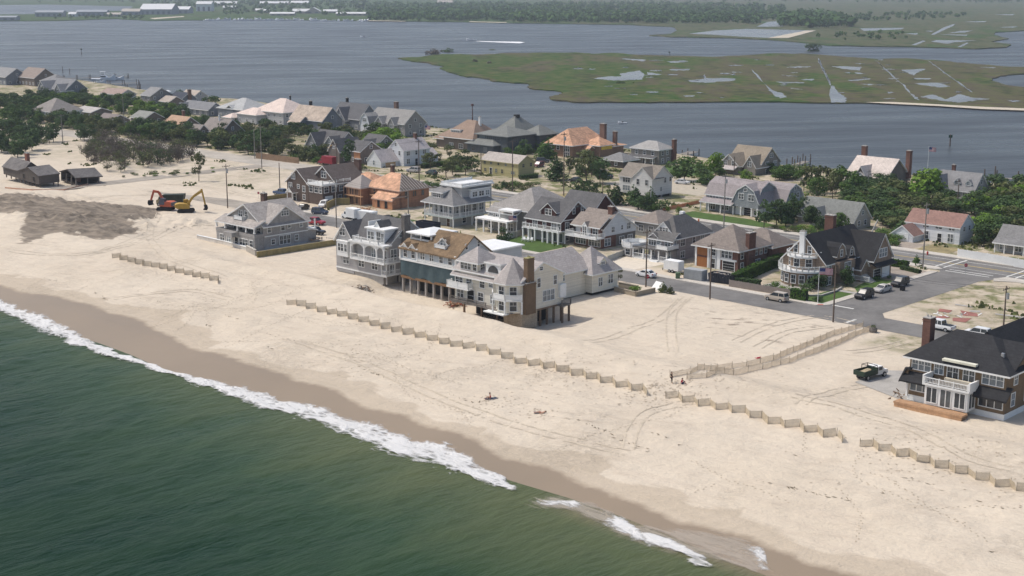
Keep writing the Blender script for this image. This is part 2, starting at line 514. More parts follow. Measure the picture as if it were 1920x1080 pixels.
# ------------------------------------------------------------ the sea and the bay
def water_material(name, deep, shallow, rough, bscale, bstr, aniso, layer=None):
    m, nt, b = _nodes(name)
    geo = node(nt, 'ShaderNodeNewGeometry').outputs['Position']
    mp = node(nt, 'ShaderNodeMapping', {'Vector': geo, 'Rotation': (0, 0, R(aniso[0])), 'Scale': aniso[1]}, vector_type='TEXTURE').outputs[0]
    n1 = node(nt, 'ShaderNodeTexNoise', {'Vector': mp, 'Scale': bscale, 'Detail': 5.0, 'Roughness': .6}).outputs[0]
    n2 = node(nt, 'ShaderNodeTexNoise', {'Vector': geo, 'Scale': .012, 'Detail': 3.0}).outputs[0]
    n3 = node(nt, 'ShaderNodeTexNoise', {'Vector': mp, 'Scale': bscale * .12, 'Detail': 3.0}).outputs[0]
    if layer:
        sh = node(nt, 'ShaderNodeSeparateColor', {0: node(nt, 'ShaderNodeVertexColor', layer_name=layer).outputs[0]}).outputs
        f = math_n(nt, 'ADD', sh[0], math_n(nt, 'MULTIPLY', ramp(nt, n3, .3, .7, -.14, .14), 1.0))
        c = mixc(nt, ramp(nt, f, 0, .55), deep, (.030, .058, .027))
        c = mixc(nt, ramp(nt, f, .5, 1.0), c, shallow)
        c = mixc(nt, sh[1], c, (.20, .165, .105))
    else:
        c = mixc(nt, ramp(nt, n2, .3, .7), deep, shallow)
    nt.links.new(c, b.inputs['Base Color'])
    nt.links.new(ramp(nt, n3, .3, .7, rough * .7, rough * 1.4), b.inputs['Roughness'])
    b.inputs['IOR'].default_value = 1.33
    b.inputs['Specular IOR Level'].default_value = .08 if layer else .28
    bump = node(nt, 'ShaderNodeBump', {'Height': math_n(nt, 'ADD', n1, math_n(nt, 'MULTIPLY', n3, 2.0)), 'Distance': 1.0, 'Strength': bstr})
    nt.links.new(bump.outputs[0], b.inputs['Normal'])
    return m

OCEAN = water_material('sea water', (.006, .026, .012), (.085, .102, .047), .30, .62, .62, (40, (3.2, 1, 1)), 'shal')
BAYW = water_material('bay water', (.040, .043, .046), (.056, .060, .063), .30, .30, .6, (12, (4, 1, 1)))
POOLW = water_material('pool water', (.13, .135, .14), (.19, .195, .20), .25, .3, .1, (0, (1, 1, 1)))

So = np.concatenate([[-3000, -1200], np.arange(-420, -40, 1.1), [0, 400, 3000]])
To = np.concatenate([[-3000, -400, -60], np.arange(0, 128, .8)])
def wave(s, t):
    k = (1 - sst(t, 112, 119)) * sst(s, -419, -400) * (1 - sst(s, -60, -42)) * sst(t, -1, 6)
    return k * (fbm(s, t, 11, [(19, .10, 3), (8, .07, 5), (4.2, .05, 6), (2.6, .035, 6)]))
me, ss, tt, zz = grid_mesh('ocean', So, To, wave, OCEAN)
sh = np.zeros((len(ss), 4), np.float32)
sh[:, 0] = np.clip(1 - (119 - tt) / 46.0, 0, 1) ** 1.25 * (.72 + .28 * sst(ss, -210, -120)) + .10 * sst(ss, -190, -90)
sh[:, 1] = .8 * sst(tt, 114, 118.5) * sst(ss, -112, -98)
attr_col(me, 'shal', sh)
tag(link('ocean', me), kind='structure')

b = MB()
prev = None
cols = list(zip(bay_s, bay_t))
cols = [(-6000, 800)] + cols + [(6000, 404)]
for (s0, t0), (s1, t1) in zip(cols[:-1], cols[1:]):
    b.poly([w2(s0, t0 - 12), w2(s1, t1 - 12), w2(s1 * 1.6, 9000), w2(s0 * 1.6, 9000)])
tag(b.build('bay', BAYW), kind='structure')

# surf along the waterline
def foam_material(name, col, dens, thr, stretch=(1.7, .9, 1)):
    m, nt, b = _nodes(name)
    b.inputs['Base Color'].default_value = (*col, 1)
    b.inputs['Roughness'].default_value = .9
    b.inputs['Specular IOR Level'].default_value = .1
    geo = node(nt, 'ShaderNodeNewGeometry').outputs['Position']
    w = node(nt, 'ShaderNodeSeparateColor', {0: node(nt, 'ShaderNodeVertexColor', layer_name='foam').outputs[0]}).outputs[0]
    mp = node(nt, 'ShaderNodeMapping', {'Vector': geo, 'Rotation': (0, 0, R(-44)), 'Scale': stretch}, vector_type='TEXTURE').outputs[0]
    n1 = node(nt, 'ShaderNodeTexNoise', {'Vector': mp, 'Scale': .42, 'Detail': 8.0, 'Roughness': .66, 'Distortion': 1.0}).outputs[0]
    vo = node(nt, 'ShaderNodeTexVoronoi', {'Vector': mp, 'Scale': .9}, feature='DISTANCE_TO_EDGE').outputs[0]
    lace = math_n(nt, 'ADD', ramp(nt, n1, .3, .7, -.40, .40), ramp(nt, vo, 0, .22, .16, -.10))
    f = ramp(nt, math_n(nt, 'ADD', w, lace), thr, thr + .5, 0, dens)
    nt.links.new(f, b.inputs['Alpha'])
    bump = node(nt, 'ShaderNodeBump', {'Height': n1, 'Distance': .7, 'Strength': .9})
    nt.links.new(bump.outputs[0], b.inputs['Normal'])
    return m

FOAM = foam_material('foam', (.66, .65, .63), .95, .46)
WASH = foam_material('thin wash', (.52, .46, .385), .5, .50, (4.5, .8, 1))

def surf(name, inner, outer, mat, z=.10, lift=.25, seed=1):
    """a band of broken water between two traced edges"""
    def cum(L):
        P = [st(at(x, y, z)) for x, y in L]
        return sorted(P)
    A, B = cum(inner), cum(outer)
    s0, s1 = max(A[0][0], B[0][0]), min(A[-1][0], B[-1][0])
    Sx = np.arange(s0, s1, .7)
    ta = np.interp(Sx, [p[0] for p in A], [p[1] for p in A]) + (.9 if lift > .2 else 0) + fbm(Sx, 0 * Sx, seed, [(7, .35, 3), (3, .22, 3)])
    tb = np.interp(Sx, [p[0] for p in B], [p[1] for p in B]) + fbm(Sx, 0 * Sx, seed + 5, [(8, .45, 3), (3, .25, 3)])
    n = 18
    V = np.linspace(-.32, 1.10, n)
    co, w = [], []
    for i, s in enumerate(Sx):
        end = float(sst(i, 0, 6) * (1 - sst(i, len(Sx) - 7, len(Sx) - 1)))
        for v in V:
            t = tb[i] + (ta[i] - tb[i]) * v
            edge = (max(0, 1 - max(0, (v - .6) / .5) ** 2) * min(1, .12 + max(0, (v + .32) / .62) ** 1.2))
            zz = max(z + lift * edge * (.7 + .3 * math.sin(s)) * max(0, min(1, v + .2)), float(gz(s, t)) + .06)
            co.append(w2(s, t, zz))
            w.append(edge * end)
    m = len(Sx)
    me = bpy.data.meshes.new(name)
    me.from_pydata([tuple(c) for c in co], [], [(i * n + j, (i + 1) * n + j, (i + 1) * n + j + 1, i * n + j + 1) for i in range(m - 1) for j in range(n - 1)])
    me.materials.append(mat)
    me.polygons.foreach_set('use_smooth', [True] * len(me.polygons))
    attr_col(me, 'foam', np.repeat(np.array(w, np.float32)[:, None], 4, 1))
    return tag(link(name, me), kind='stuff')

surf('surf_foam', [(-80, 540), (0, 566), (30, 582), (80, 599), (130, 622), (180, 648), (210, 662), (250, 677), (300, 693), (340, 705), (370, 710), (440, 728), (520, 752), (600, 768), (640, 786), (700, 802), (770, 828), (830, 838), (870, 860), (910, 888), (950, 912), (985, 932)],
     [(-80, 555), (0, 581), (60, 611), (120, 638), (200, 666), (290, 692), (360, 717), (430, 739), (480, 761), (540, 777), (600, 793), (650, 812), (700, 830), (740, 848), (800, 864), (840, 880), (900, 898), (950, 924), (985, 942)], FOAM)
surf('surf_foam', [(972, 926), (1030, 936), (1080, 943), (1118, 955)], [(972, 938), (1030, 946), (1080, 953), (1118, 966)], FOAM, seed=23, lift=.1)
surf('surf_foam', [(1110, 955), (1125, 962), (1160, 975), (1200, 1000), (1230, 1008), (1260, 1022), (1300, 1040), (1350, 1068)],
     [(1110, 966), (1125, 978), (1160, 996), (1200, 1013), (1230, 1025), (1260, 1032), (1300, 1050), (1350, 1076)], FOAM, seed=8)
surf('surf_foam', [(1370, 1022), (1400, 1024), (1425, 1040), (1440, 1060), (1455, 1082)], [(1370, 1030), (1395, 1040), (1410, 1055), (1430, 1070), (1455, 1092)], FOAM, seed=4, lift=.1)
surf('surf_foam', [(1262, 1028), (1290, 1040), (1330, 1060), (1365, 1080)], [(1262, 1036), (1290, 1047), (1330, 1068), (1365, 1090)], FOAM, seed=2)
surf('shore_wash', [(960, 914), (1000, 925), (1060, 930), (1110, 945), (1180, 980), (1260, 992), (1340, 1000), (1400, 1018), (1440, 1060), (1460, 1085)],
     [(960, 934), (1000, 950), (1060, 960), (1110, 975), (1180, 1004), (1260, 1030), (1340, 1050), (1400, 1060), (1440, 1085), (1460, 1095)], WASH, seed=14, lift=.05)

# ------------------------------------------------------------ marsh, far shore
def marsh_material(name, a, b_, c_):
    m, nt, b = _nodes(name)
    geo = node(nt, 'ShaderNodeNewGeometry').outputs['Position']
    mp = node(nt, 'ShaderNodeMapping', {'Vector': geo, 'Scale': (1, .35, 1)}).outputs[0]
    n1 = node(nt, 'ShaderNodeTexNoise', {'Vector': mp, 'Scale': .022, 'Detail': 5.0, 'Roughness': .6}).outputs[0]
    n2 = node(nt, 'ShaderNodeTexNoise', {'Vector': geo, 'Scale': .12, 'Detail': 4.0}).outputs[0]
    x = node(nt, 'ShaderNodeSeparateXYZ', {0: geo}).outputs[0]
    c = mixc(nt, ramp(nt, math_n(nt, 'ADD', n1, ramp(nt, x, -60, 240, -.09, .08)), .465, .535), a, b_)
    mp3 = node(nt, 'ShaderNodeMapping', {'Vector': geo, 'Scale': (.5, .16, 1)}).outputs[0]
    n5 = node(nt, 'ShaderNodeTexNoise', {'Vector': mp3, 'Scale': .10, 'Detail': 6.0, 'Roughness': .7}).outputs[0]
    c = mixc(nt, ramp(nt, n5, .52, .60, 0, .75), c, (.026, .040, .017))
    c = mixc(nt, ramp(nt, n2, .40, .65, 0, .85), c, c_)
    nt.links.new(c, b.inputs['Base Color'])
    b.inputs['Roughness'].default_value = 1.0
    b.inputs['Specular IOR Level'].default_value = .05
    return m

MARSH = marsh_material('marsh grass', (.036, .072, .016), (.082, .070, .046), (.10, .105, .040))
FARLAND = marsh_material('far land', (.055, .092, .032), (.105, .098, .06), (.05, .08, .03))
PALESAND = M('pale shore sand', (.48, .42, .33), .95)

def px_sheet(name, pts, z, mat, th=None, kind='structure'):
    b = MB()
    P = [at(x, y, z) for x, y in pts]
    n = len(P)
    if th:
        b.mesh(P + [p - Vector((0, 0, th)) for p in P], [tuple(range(n))] + [(i, (i + 1) % n, n + (i + 1) % n, n + i) for i in range(n)])
    else:
        b.poly(P)
    return tag(b.build(name, mat), kind=kind)

def ragged(pts, amp, seed, n=5):
    rng = random.Random(seed)
    out = []
    for i in range(len(pts)):
        (x0, y0), (x1, y1) = pts[i], pts[(i + 1) % len(pts)]
        for k in range(n):
            f = k / n
            out.append((x0 + (x1 - x0) * f + (rng.uniform(-amp, amp) * 4 if k else 0), y0 + (y1 - y0) * f + (rng.uniform(-amp, amp) if k else 0)))
    return out

ISLE = [(746, 109), (790, 106), (830, 101), (905, 102), (960, 99), (1080, 98), (1110, 101), (1150, 99), (1200, 103), (1290, 105), (1350, 106), (1440, 100), (1520, 101), (1590, 107), (1640, 110), (1700, 109), (1760, 113), (1820, 119), (1895, 125), (1990, 128), (1990, 135), (1890, 140), (1860, 146), (1858, 151), (1885, 159), (1990, 172), (1990, 208), (1920, 205), (1840, 203), (1760, 197), (1700, 193), (1640, 192), (1560, 192), (1440, 190), (1300, 191), (1200, 191), (1080, 191), (1035, 186), (1030, 181), (1055, 175), (1052, 171), (992, 165), (990, 156), (930, 152), (910, 147), (870, 142), (840, 134), (825, 128), (833, 124), (800, 117), (770, 114)]
px_sheet('marsh_island', ragged(ISLE, .7, 4), .55, MARSH, .9)
px_sheet('island_beach', [(1620, 191.5), (1670, 191), (1760, 195.5), (1840, 200), (1990, 206), (1990, 209.5), (1840, 204.3), (1760, 198.8), (1680, 195)], .60, PALESAND)
POOLS = [[(1112, 147), (1140, 143), (1165, 143), (1162, 138), (1200, 132), (1207, 138), (1205, 149), (1150, 151)], [(1214, 135), (1242, 140), (1216, 141)], [(1160, 109), (1211, 112), (1208, 115), (1178, 112)],
         [(1250, 115), (1285, 114.5), (1280, 117), (1255, 117)], [(1255, 130), (1296, 129), (1290, 132), (1258, 132)], [(1290, 150), (1320, 148), (1320, 139), (1324, 146), (1380, 147), (1376, 151), (1326, 155), (1294, 153)],
         [(1282, 179), (1303, 178.5), (1298, 181), (1284, 181)], [(1409, 129), (1447, 168), (1470, 177), (1476, 182), (1462, 184), (1450, 178), (1442, 168)],
         [(1556, 159), (1566, 163), (1572, 172), (1586, 183), (1586, 192), (1558, 192)], [(1534, 107), (1539, 120), (1551, 140), (1557, 160), (1554, 150), (1548, 139), (1537, 122)],
         [(1639, 111), (1692, 157), (1710, 176), (1726, 188), (1714, 185), (1706, 175), (1689, 156)], [(1738, 112), (1786, 146), (1824, 173), (1819, 172), (1783, 146)],
         [(1473, 126), (1500, 124), (1521, 125), (1500, 127)], [(1560, 124), (1595, 125), (1614, 125), (1613, 132), (1580, 129)], [(1590, 150), (1632, 147), (1630, 149), (1595, 152)], [(1602, 136), (1624, 138), (1608, 139)],
         [(1690, 131), (1735, 129), (1722, 136), (1712, 141), (1700, 136)], [(1713, 146), (1746, 147), (1740, 149), (1716, 148)], [(1714, 156), (1760, 155), (1782, 162), (1762, 164), (1726, 159)], [(1614, 157), (1641, 158), (1632, 160)],
         [(1456, 153), (1508, 154), (1506, 156), (1460, 155)], [(1480, 164), (1506, 168), (1490, 167)], [(1500, 149), (1527, 148), (1522, 151)], [(1726, 181), (1750, 177), (1772, 186), (1790, 180), (1800, 176), (1818, 182), (1856, 185), (1826, 189), (1800, 192), (1776, 190), (1748, 186)],
         [(1465, 140), (1496, 143), (1474, 142)], [(1838, 126), (1868, 126), (1862, 128)], [(1664, 172), (1676, 173), (1668, 175)], [(1888, 188), (1914, 189), (1900, 191)]]
prng = random.Random(12)
for _ in range(46):
    x, y = prng.uniform(1080, 1900), prng.uniform(108, 186)
    if pip([x], [y], ISLE)[0] and pip([x + 22], [y], ISLE)[0]:
        w_, h_ = prng.uniform(3, 16), prng.uniform(.4, 1.3)
        POOLS.append([(x + w_ * math.cos(t) * prng.uniform(.6, 1.1), y + h_ * math.sin(t) * prng.uniform(.6, 1.2)) for t in [6.283 * i / 7 for i in range(7)]])
for k, pl in enumerate(POOLS):
    px_sheet('marsh_pool', ragged(pl, .62, k, 7), .57 + .0006 * k, POOLW)

FAR = [(-900, 44), (-200, 42), (0, 39), (110, 38.5), (220, 35), (280, 38.5), (400, 37), (500, 35.5), (560, 37), (690, 39), (850, 40.5), (950, 43), (1180, 46), (1262, 50), (1270, 56), (1258, 63), (1217, 66), (1262, 69), (1380, 71), (1470, 76), (1560, 85), (1700, 87), (1830, 91), (1888, 88), (1896, 83), (1858, 78), (1892, 72), (1864, 65), (1868, 60), (1940, 56), (2900, 50), (2900, -26), (-900, -26)]
px_sheet('far_shore', ragged(FAR[:-2], .35, 9)[:-4] + FAR[-2:], .8, FARLAND, 1.2)
INLETS = [[(-300, 12), (90, 8.5), (250, 12), (235, 20), (130, 22), (60, 26.5), (-300, 30)], [(1292, 63), (1340, 57), (1400, 54), (1530, 57), (1500, 66), (1440, 71), (1350, 66)], [(1418, 50), (1440, 41), (1464, 39), (1470, 50)],
          [(1612, 53), (1695, 52), (1690, 55), (1620, 58)], [(1745, 65), (1768, 52), (1792, 44), (1786, 49), (1752, 65)], [(1760, 64.5), (1816, 65), (1812, 67)], [(1778, 62), (1800, 58), (1826, 57), (1808, 61)],
          [(1745, 78), (1756, 75), (1832, 76), (1790, 79), (1776, 82)], [(1808, 41), (1850, 39.5), (1846, 41.5)], [(1864, 27), (1904, 26.5), (1898, 28.5)], [(1874, 51), (1908, 49.5), (1900, 52)], [(1696, 63), (1722, 62), (1718, 65)], [(1735, 58), (1752, 58), (1745, 59.5)],
          [(1708, 84), (1730, 76), (1736, 77), (1716, 85)], [(1795, 88), (1812, 80), (1816, 81), (1802, 88)]]
for k, pl in enumerate(INLETS):
    px_sheet('far_inlet', ragged(pl, .25, k + 40, 3), .86, POOLW if k else BAYW)
for pl in ([(690, 38), (760, 39.5), (760, 40.2), (690, 39)], [(880, 40), (950, 41.5), (950, 42.6), (880, 41.2)], [(280, 34), (345, 30), (345, 31.5), (290, 36)], [(1440, 71), (1510, 57.5), (1530, 57), (1478, 71)]):
    px_sheet('far_sand_strip', pl, .95, PALESAND)

# the far wood: one mass of crowns
def crown_cloud(b, rng, c, r, h, n, leaf, flat=.5):
    for _ in range(n):
        while True:
            p = Vector((rng.uniform(-1, 1), rng.uniform(-1, 1), rng.uniform(-1, 1)))
            if .25 < p.length < 1:
                break
        q = Vector((c.x + p.x * r, c.y + p.y * r, c.z + h * (.55 + .45 * p.z)))
        nrm = (p + Vector((rng.uniform(-.6, .6), rng.uniform(-.6, .6), rng.uniform(-.2, .9)))).normalized()
        u = nrm.orthogonal().normalized()
        u.rotate(Matrix.Rotation(rng.uniform(0, 6.28), 3, nrm))
        v = nrm.cross(u)
        s = leaf * rng.uniform(.6, 1.3)
        b.poly([q + u * s, q + v * s * .8, q - u * s, q - v * s * .8])

def leaf_material(name, a, b_, patch=.5, per_object=True):
    m, nt, b = _nodes(name)
    obj = node(nt, 'ShaderNodeTexCoord').outputs['Object']
    n1 = node(nt, 'ShaderNodeTexNoise', {'Vector': obj, 'Scale': patch, 'Detail': 3.0}).outputs[0]
    f = ramp(nt, n1, .3, .7)
    c = mixc(nt, f, a, b_)
    if per_object:
        rnd = node(nt, 'ShaderNodeObjectInfo').outputs['Random']
        k = ramp(nt, rnd, 0, 1, .72, 1.3)
        c = mixc(nt, 1.0, c, node(nt, 'ShaderNodeCombineXYZ', {0: k, 1: k, 2: k}).outputs[0], 'MULTIPLY')
    nt.links.new(c, b.inputs['Base Color'])
    b.inputs['Roughness'].default_value = .9
    b.inputs['Specular IOR Level'].default_value = .1
    tr = node(nt, 'ShaderNodeBsdfTranslucent', {'Color': c})
    mx = node(nt, 'ShaderNodeMixShader', {0: .18})
    nt.links.new(b.outputs[0], mx.inputs[1])
    nt.links.new(tr.outputs[0], mx.inputs[2])
    nt.links.new(mx.outputs[0], nt.nodes['Material Output'].inputs[0])
    return m

FARLEAF = leaf_material('far wood leaves', (.040, .088, .028), (.090, .155, .046), .03, False)
WOODS = [([(690, 38), (850, 40), (900, 38), (960, 42), (1100, 43), (1300, 44), (1428, 45), (1430, 12), (1200, 6), (690, 8)], 2000, 9),
         ([(1464, 51), (1540, 53), (1602, 50), (1580, 34), (1500, 28), (1466, 38)], 130, 11), ([(1428, 40), (1470, 36), (1470, 14), (1428, 14)], 60, 9),
         ([(1200, 3), (1990, 7), (1990, -6), (1200, -6)], 360, 9), ([(1585, 40), (1720, 38), (1815, 32), (1812, 26), (1700, 24), (1590, 30)], 80, 6),
         ([(280, 14), (690, 16), (690, -6), (280, -6)], 420, 9), ([(420, 27), (690, 30), (690, 16), (420, 14)], 90, 7), ([(-50, 6), (280, 6), (280, -8), (-50, -8)], 80, 8),
         ([(1510, 70), (1590, 76), (1700, 73), (1698, 62), (1560, 62)], 34, 4), ([(100, 37), (270, 36), (270, 28), (100, 30)], 30, 5)]
b = MB()
rng = random.Random(5)
for poly, n, h in WOODS:
    xs, ys = [p[0] for p in poly], [p[1] for p in poly]
    k = 0
    while k < n:
        x, y = rng.uniform(min(xs), max(xs)), rng.uniform(min(ys), max(ys))
        # thin out with distance so that each row still shows
        if not pip([x], [y], poly)[0]:
            continue
        k += 1
        sc_ = rng.uniform(.7, 1.35)
        far = at(x, y, 1.0)
        crown_cloud(b, rng, far, h * .62 * sc_, h * sc_, 16 if y < 15 else 26, h * .26 * sc_)
tag(b.build('distant_wood', FARLEAF), kind='stuff')

# air: the far shore fades
def haze():
    m = bpy.data.materials.new('haze')
    m.use_nodes = True
    nt = m.node_tree
    nt.nodes.remove(nt.nodes['Principled BSDF'])
    v = nt.nodes.new('ShaderNodeVolumePrincipled')
    v.inputs['Color'].default_value = (.80, .88, 1.0, 1)
    v.inputs['Density'].default_value = HAZE
    v.inputs['Anisotropy'].default_value = .1
    nt.links.new(v.outputs[0], nt.nodes['Material Output'].inputs['Volume'])
    b = MB()
    b.box(-9500, 9500, -9500, 11500, -6.5, 66)
    tag(b.build('haze', m), kind='stuff')
HAZE = .00010
haze()
# ------------------------------------------------------------ building kit
# local axes of a house: X along the shore (right), Y inland, Z up; the origin is its corner nearest the camera
WIN_CACHE = {}
WRNG = random.Random(8)
GLASS_M = M('grey window glass', (.085, .095, .10), .12, .5, .3, spec=.6, fine=.2)
GABLE = [(0, 0), (.5, 1), (1, 0)]
GAMBREL = [(0, 0), (.17, .62), (.5, 1), (.83, .62), (1, 0)]

def win_data(w, h, n, trim, glass, bars):
    key = (round(w, 2), round(h, 2), n, trim.name, glass.name, bars)
    if key in WIN_CACHE:
        return WIN_CACHE[key]
    # window in the XZ plane, outside towards -Y, centred at the middle of the sill line
    f, g = MB(), MB()
    t = .11
    f.box(-w / 2 - t, -w / 2, -.07, .02, -t, h + t)
    f.box(w / 2, w / 2 + t, -.07, .02, -t, h + t)
    f.box(-w / 2, w / 2, -.07, .02, h, h + t)
    f.box(-w / 2, w / 2, -.09, .02, -t, 0)
    for i in range(1, n):
        x = -w / 2 + w * i / n
        f.box(x - .06, x + .06, -.06, .02, 0, h)
    if bars:
        for i in range(n):
            x0 = -w / 2 + w * i / n + (.06 if i else 0)
            x1 = -w / 2 + w * (i + 1) / n - (.06 if i < n - 1 else 0)
            f.box(x0, x1, -.05, .02, h * .5 - .03, h * .5 + .03)
            xm = (x0 + x1) / 2
            f.box(xm - .018, xm + .018, -.045, .02, h * .5 + .03, h)
    g.box(-w / 2, w / 2, -.025, .015, 0, h)
    d = (f.data('window', trim), g.data('pane', glass))
    WIN_CACHE[key] = d
    return d

FACE = {'-Y': (0, lambda u, o: (u, o)), '+X': (math.pi / 2, lambda u, o: (o, u)), '+Y': (math.pi, lambda u, o: (u, o)), '-X': (-math.pi / 2, lambda u, o: (o, u))}

class House:
    def __init__(s, name, label, px, py, yaw=0.0, z=2.5, cat='house', group=None, wall=None, roof=None, trim=None):
        p = at(px, py, z)
        s.root = empty(name, p, GRID + R(yaw), label, cat, group)
        s.w, s.r, s.t = wall, roof, trim or WHITE

    def wing(s, x0, x1, y0, y1, z0, ze, roof='gx', rise=3.0, wall=None, rmat=None, over=.45, part='wall', prof=None, ins=None, th=.26, parent=None, faces=None, trim=None, nowall=False, label=None):
        wall, rmat, trim = wall or s.w, rmat or s.r, trim or s.t
        parent = parent or s.root
        b = MB()
        if prof is None:
            prof = {'b': GAMBREL}.get(roof[0], GABLE)
        ax = roof[1:] if roof[0] in 'gb' else ''
        o = None
        if ax:
            lo, hi = (y0, y1) if ax == 'x' else (x0, x1)
            a, e = (x0, x1) if ax == 'x' else (y0, y1)
            top = [(lo + (hi - lo) * f, ze + rise * k) for f, k in prof]
            b.prism([(lo, z0)] + [(q[0], q[1] - .04) for q in top][::1] + [(hi, z0)], ax, a, e)
            # roof slabs
            (f0, k0), (f1, k1) = top[0], top[1]
            sl = (k1 - k0) / max(f1 - f0, .01)
            L = (f0 - over, k0 - over * sl)
            (f0, k0), (f1, k1) = top[-2], top[-1]
            sl = (k1 - k0) / max(f1 - f0, .01)
            Rr = (f1 + over, k1 + over * sl)
            up = [L] + top[1:-1] + [Rr]
            dn = [(q[0], q[1] - th) for q in up][::-1]
            n = len(up)
            ms = [0] * (n - 1) + [1] + [1] * (n - 1) + [1]
            rb = MB()
            rb.prism(up + dn, ax, a - over * .7, e + over * .7, 1, ms)
            ridge_mats = [rmat, trim]
        elif roof == 'hip':
            b.box(x0, x1, y0, y1, z0, ze - .04)
            X0, X1, Y0, Y1 = x0 - over, x1 + over, y0 - over, y1 + over
            lx, ly = X1 - X0, Y1 - Y0
            zt = ze + rise
            if ins is None:
                ins = (min(lx, ly) / 2,) * 2
            if lx >= ly:
                A, B_ = (X0 + ins[0], (Y0 + Y1) / 2, zt), (X1 - ins[1], (Y0 + Y1) / 2, zt)
            else:
                A, B_ = ((X0 + X1) / 2, Y0 + ins[0], zt), ((X0 + X1) / 2, Y1 - ins[1], zt)
            zl = ze - .05
            c = [(X0, Y0, zl), (X1, Y0, zl), (X1, Y1, zl), (X0, Y1, zl)]
            d = [(x, y, zl - th) for x, y, _ in c]
            rb = MB()
            pts = c + d + [A, B_]
            if lx >= ly:
                fs = [(0, 1, 9, 8), (1, 2, 9), (2, 3, 8, 9), (3, 0, 8)]
            else:
                fs = [(0, 1, 8), (1, 2, 9, 8), (2, 3, 9), (3, 0, 8, 9)]
            fm = faces or [0, 0, 0, 0]
            fs += [(0, 4, 5, 1), (1, 5, 6, 2), (2, 6, 7, 3), (3, 7, 4, 0), (7, 6, 5, 4)]
            rb.mesh(pts, fs, fm + [1] * 5)
            ridge_mats = [rmat, trim]
        elif roof == 'flat':
            b.box(x0, x1, y0, y1, z0, ze - .02)
            rb = MB()
            rb.box(x0 - over, x1 + over, y0 - over, y1 + over, ze, ze + th, 1)
            rb.box(x0 - over + .1, x1 + over - .1, y0 - over + .1, y1 + over - .1, ze + th, ze + th + .03, 0)
            ridge_mats = [rmat, trim]
        else:
            b.box(x0, x1, y0, y1, z0, ze)
            rb = None
        if not nowall:
            o = b.build(part, wall, parent)
            if label:
                o['label'] = label
        if rb:
            extra = [m for m in (s.extra if hasattr(s, 'extra') else [])]
            rb.build('roof', ridge_mats + extra, o if (part != 'wall' and o) else parent)
        return o

    def dormer(s, face, u, off, z, w, h, depth, rise=1.0, roof=None, wall=None, rmat=None, win=None, n=1, over=.3, prof=None):
        """a small gabled (or flat roofed) box standing out of a roof; u, off: middle and face plane"""
        if face == '-Y':
            args = (u - w / 2, u + w / 2, off, off + depth)
            r = roof or 'gy'
        else:
            args = (off - depth, off, u - w / 2, u + w / 2)
            r = roof or 'gx'
        o = s.wing(*args, z, z + h, r, rise, wall, rmat, over, part='dormer', th=.16, prof=prof)
        if win:
            s.win(face, [(u, z + (win[2] if len(win) > 2 else .25), win[0], win[1], n)], off, parent=o)
        return o

    def win(s, face, lst, off, trim=None, glass=None, bars=True, parent=None):
        rz, f = FACE[face]
        for q in lst:
            u, z, w, h = q[:4]
            n = q[4] if len(q) > 4 else 1
            d = win_data(w, h, n, trim or s.t, glass or WRNG.choice((GLASS, GLASS, GLASS, GLASS_M, GLASS_M, GLASS_L)), bars)
            x, y = f(u, off)
            o = link('window', d[0], parent or s.root, (x, y, z), (0, 0, rz))
            link('pane', d[1], o)

    def door(s, face, u, z, w, h, off, mat=None, trim=None, name='door', parent=None):
        rz, f = FACE[face]
        x, y = f(u, off)
        b = MB()
        b.box(-w / 2 - .12, -w / 2, -.06, .02, 0, h + .12, 1)
        b.box(w / 2, w / 2 + .12, -.06, .02, 0, h + .12, 1)
        b.box(-w / 2, w / 2, -.06, .02, h, h + .12, 1)
        b.box(-w / 2, w / 2, -.03, .02, 0, h, 0)
        rows = 4 if w > 1.8 else 2
        for i in range(1, rows):
            b.box(-w / 2, w / 2, -.045, .0, h * i / rows - .02, h * i / rows + .02, 1)
        o = link(name, b.data(name, [mat or DARK, trim or s.t]), parent or s.root, (x, y, z), (0, 0, rz))
        if w < 1.8:
            k = MB()
            k.box(w * .32, w * .40, -.10, -.03, h * .45, h * .5)
            k.build('handle', STEEL, o)
        return o

    def box(s, name, x0, x1, y0, y1, z0, z1, mat, parent=None, label=None):
        b = MB()
        b.box(x0, x1, y0, y1, z0, z1)
        o = b.build(name, mat, parent or s.root)
        if label:
            o['label'] = label
        return o

    def cols(s, pts, z0, z1, w=.22, mat=None, name='column', rnd=False):
        b = MB()
        if rnd:
            b.tube((0, 0, z0), (0, 0, z1), w / 2, w * .42, 8)
        else:
            b.box(-w / 2, w / 2, -w / 2, w / 2, z0, z1)
            b.box(-w * .72, w * .72, -w * .72, w * .72, z0, z0 + .14)
            b.box(-w * .72, w * .72, -w * .72, w * .72, z1 - .16, z1)
        d = b.data(name, mat or s.t)
        for x, y in pts:
            link(name, d, s.root, (x, y, 0))

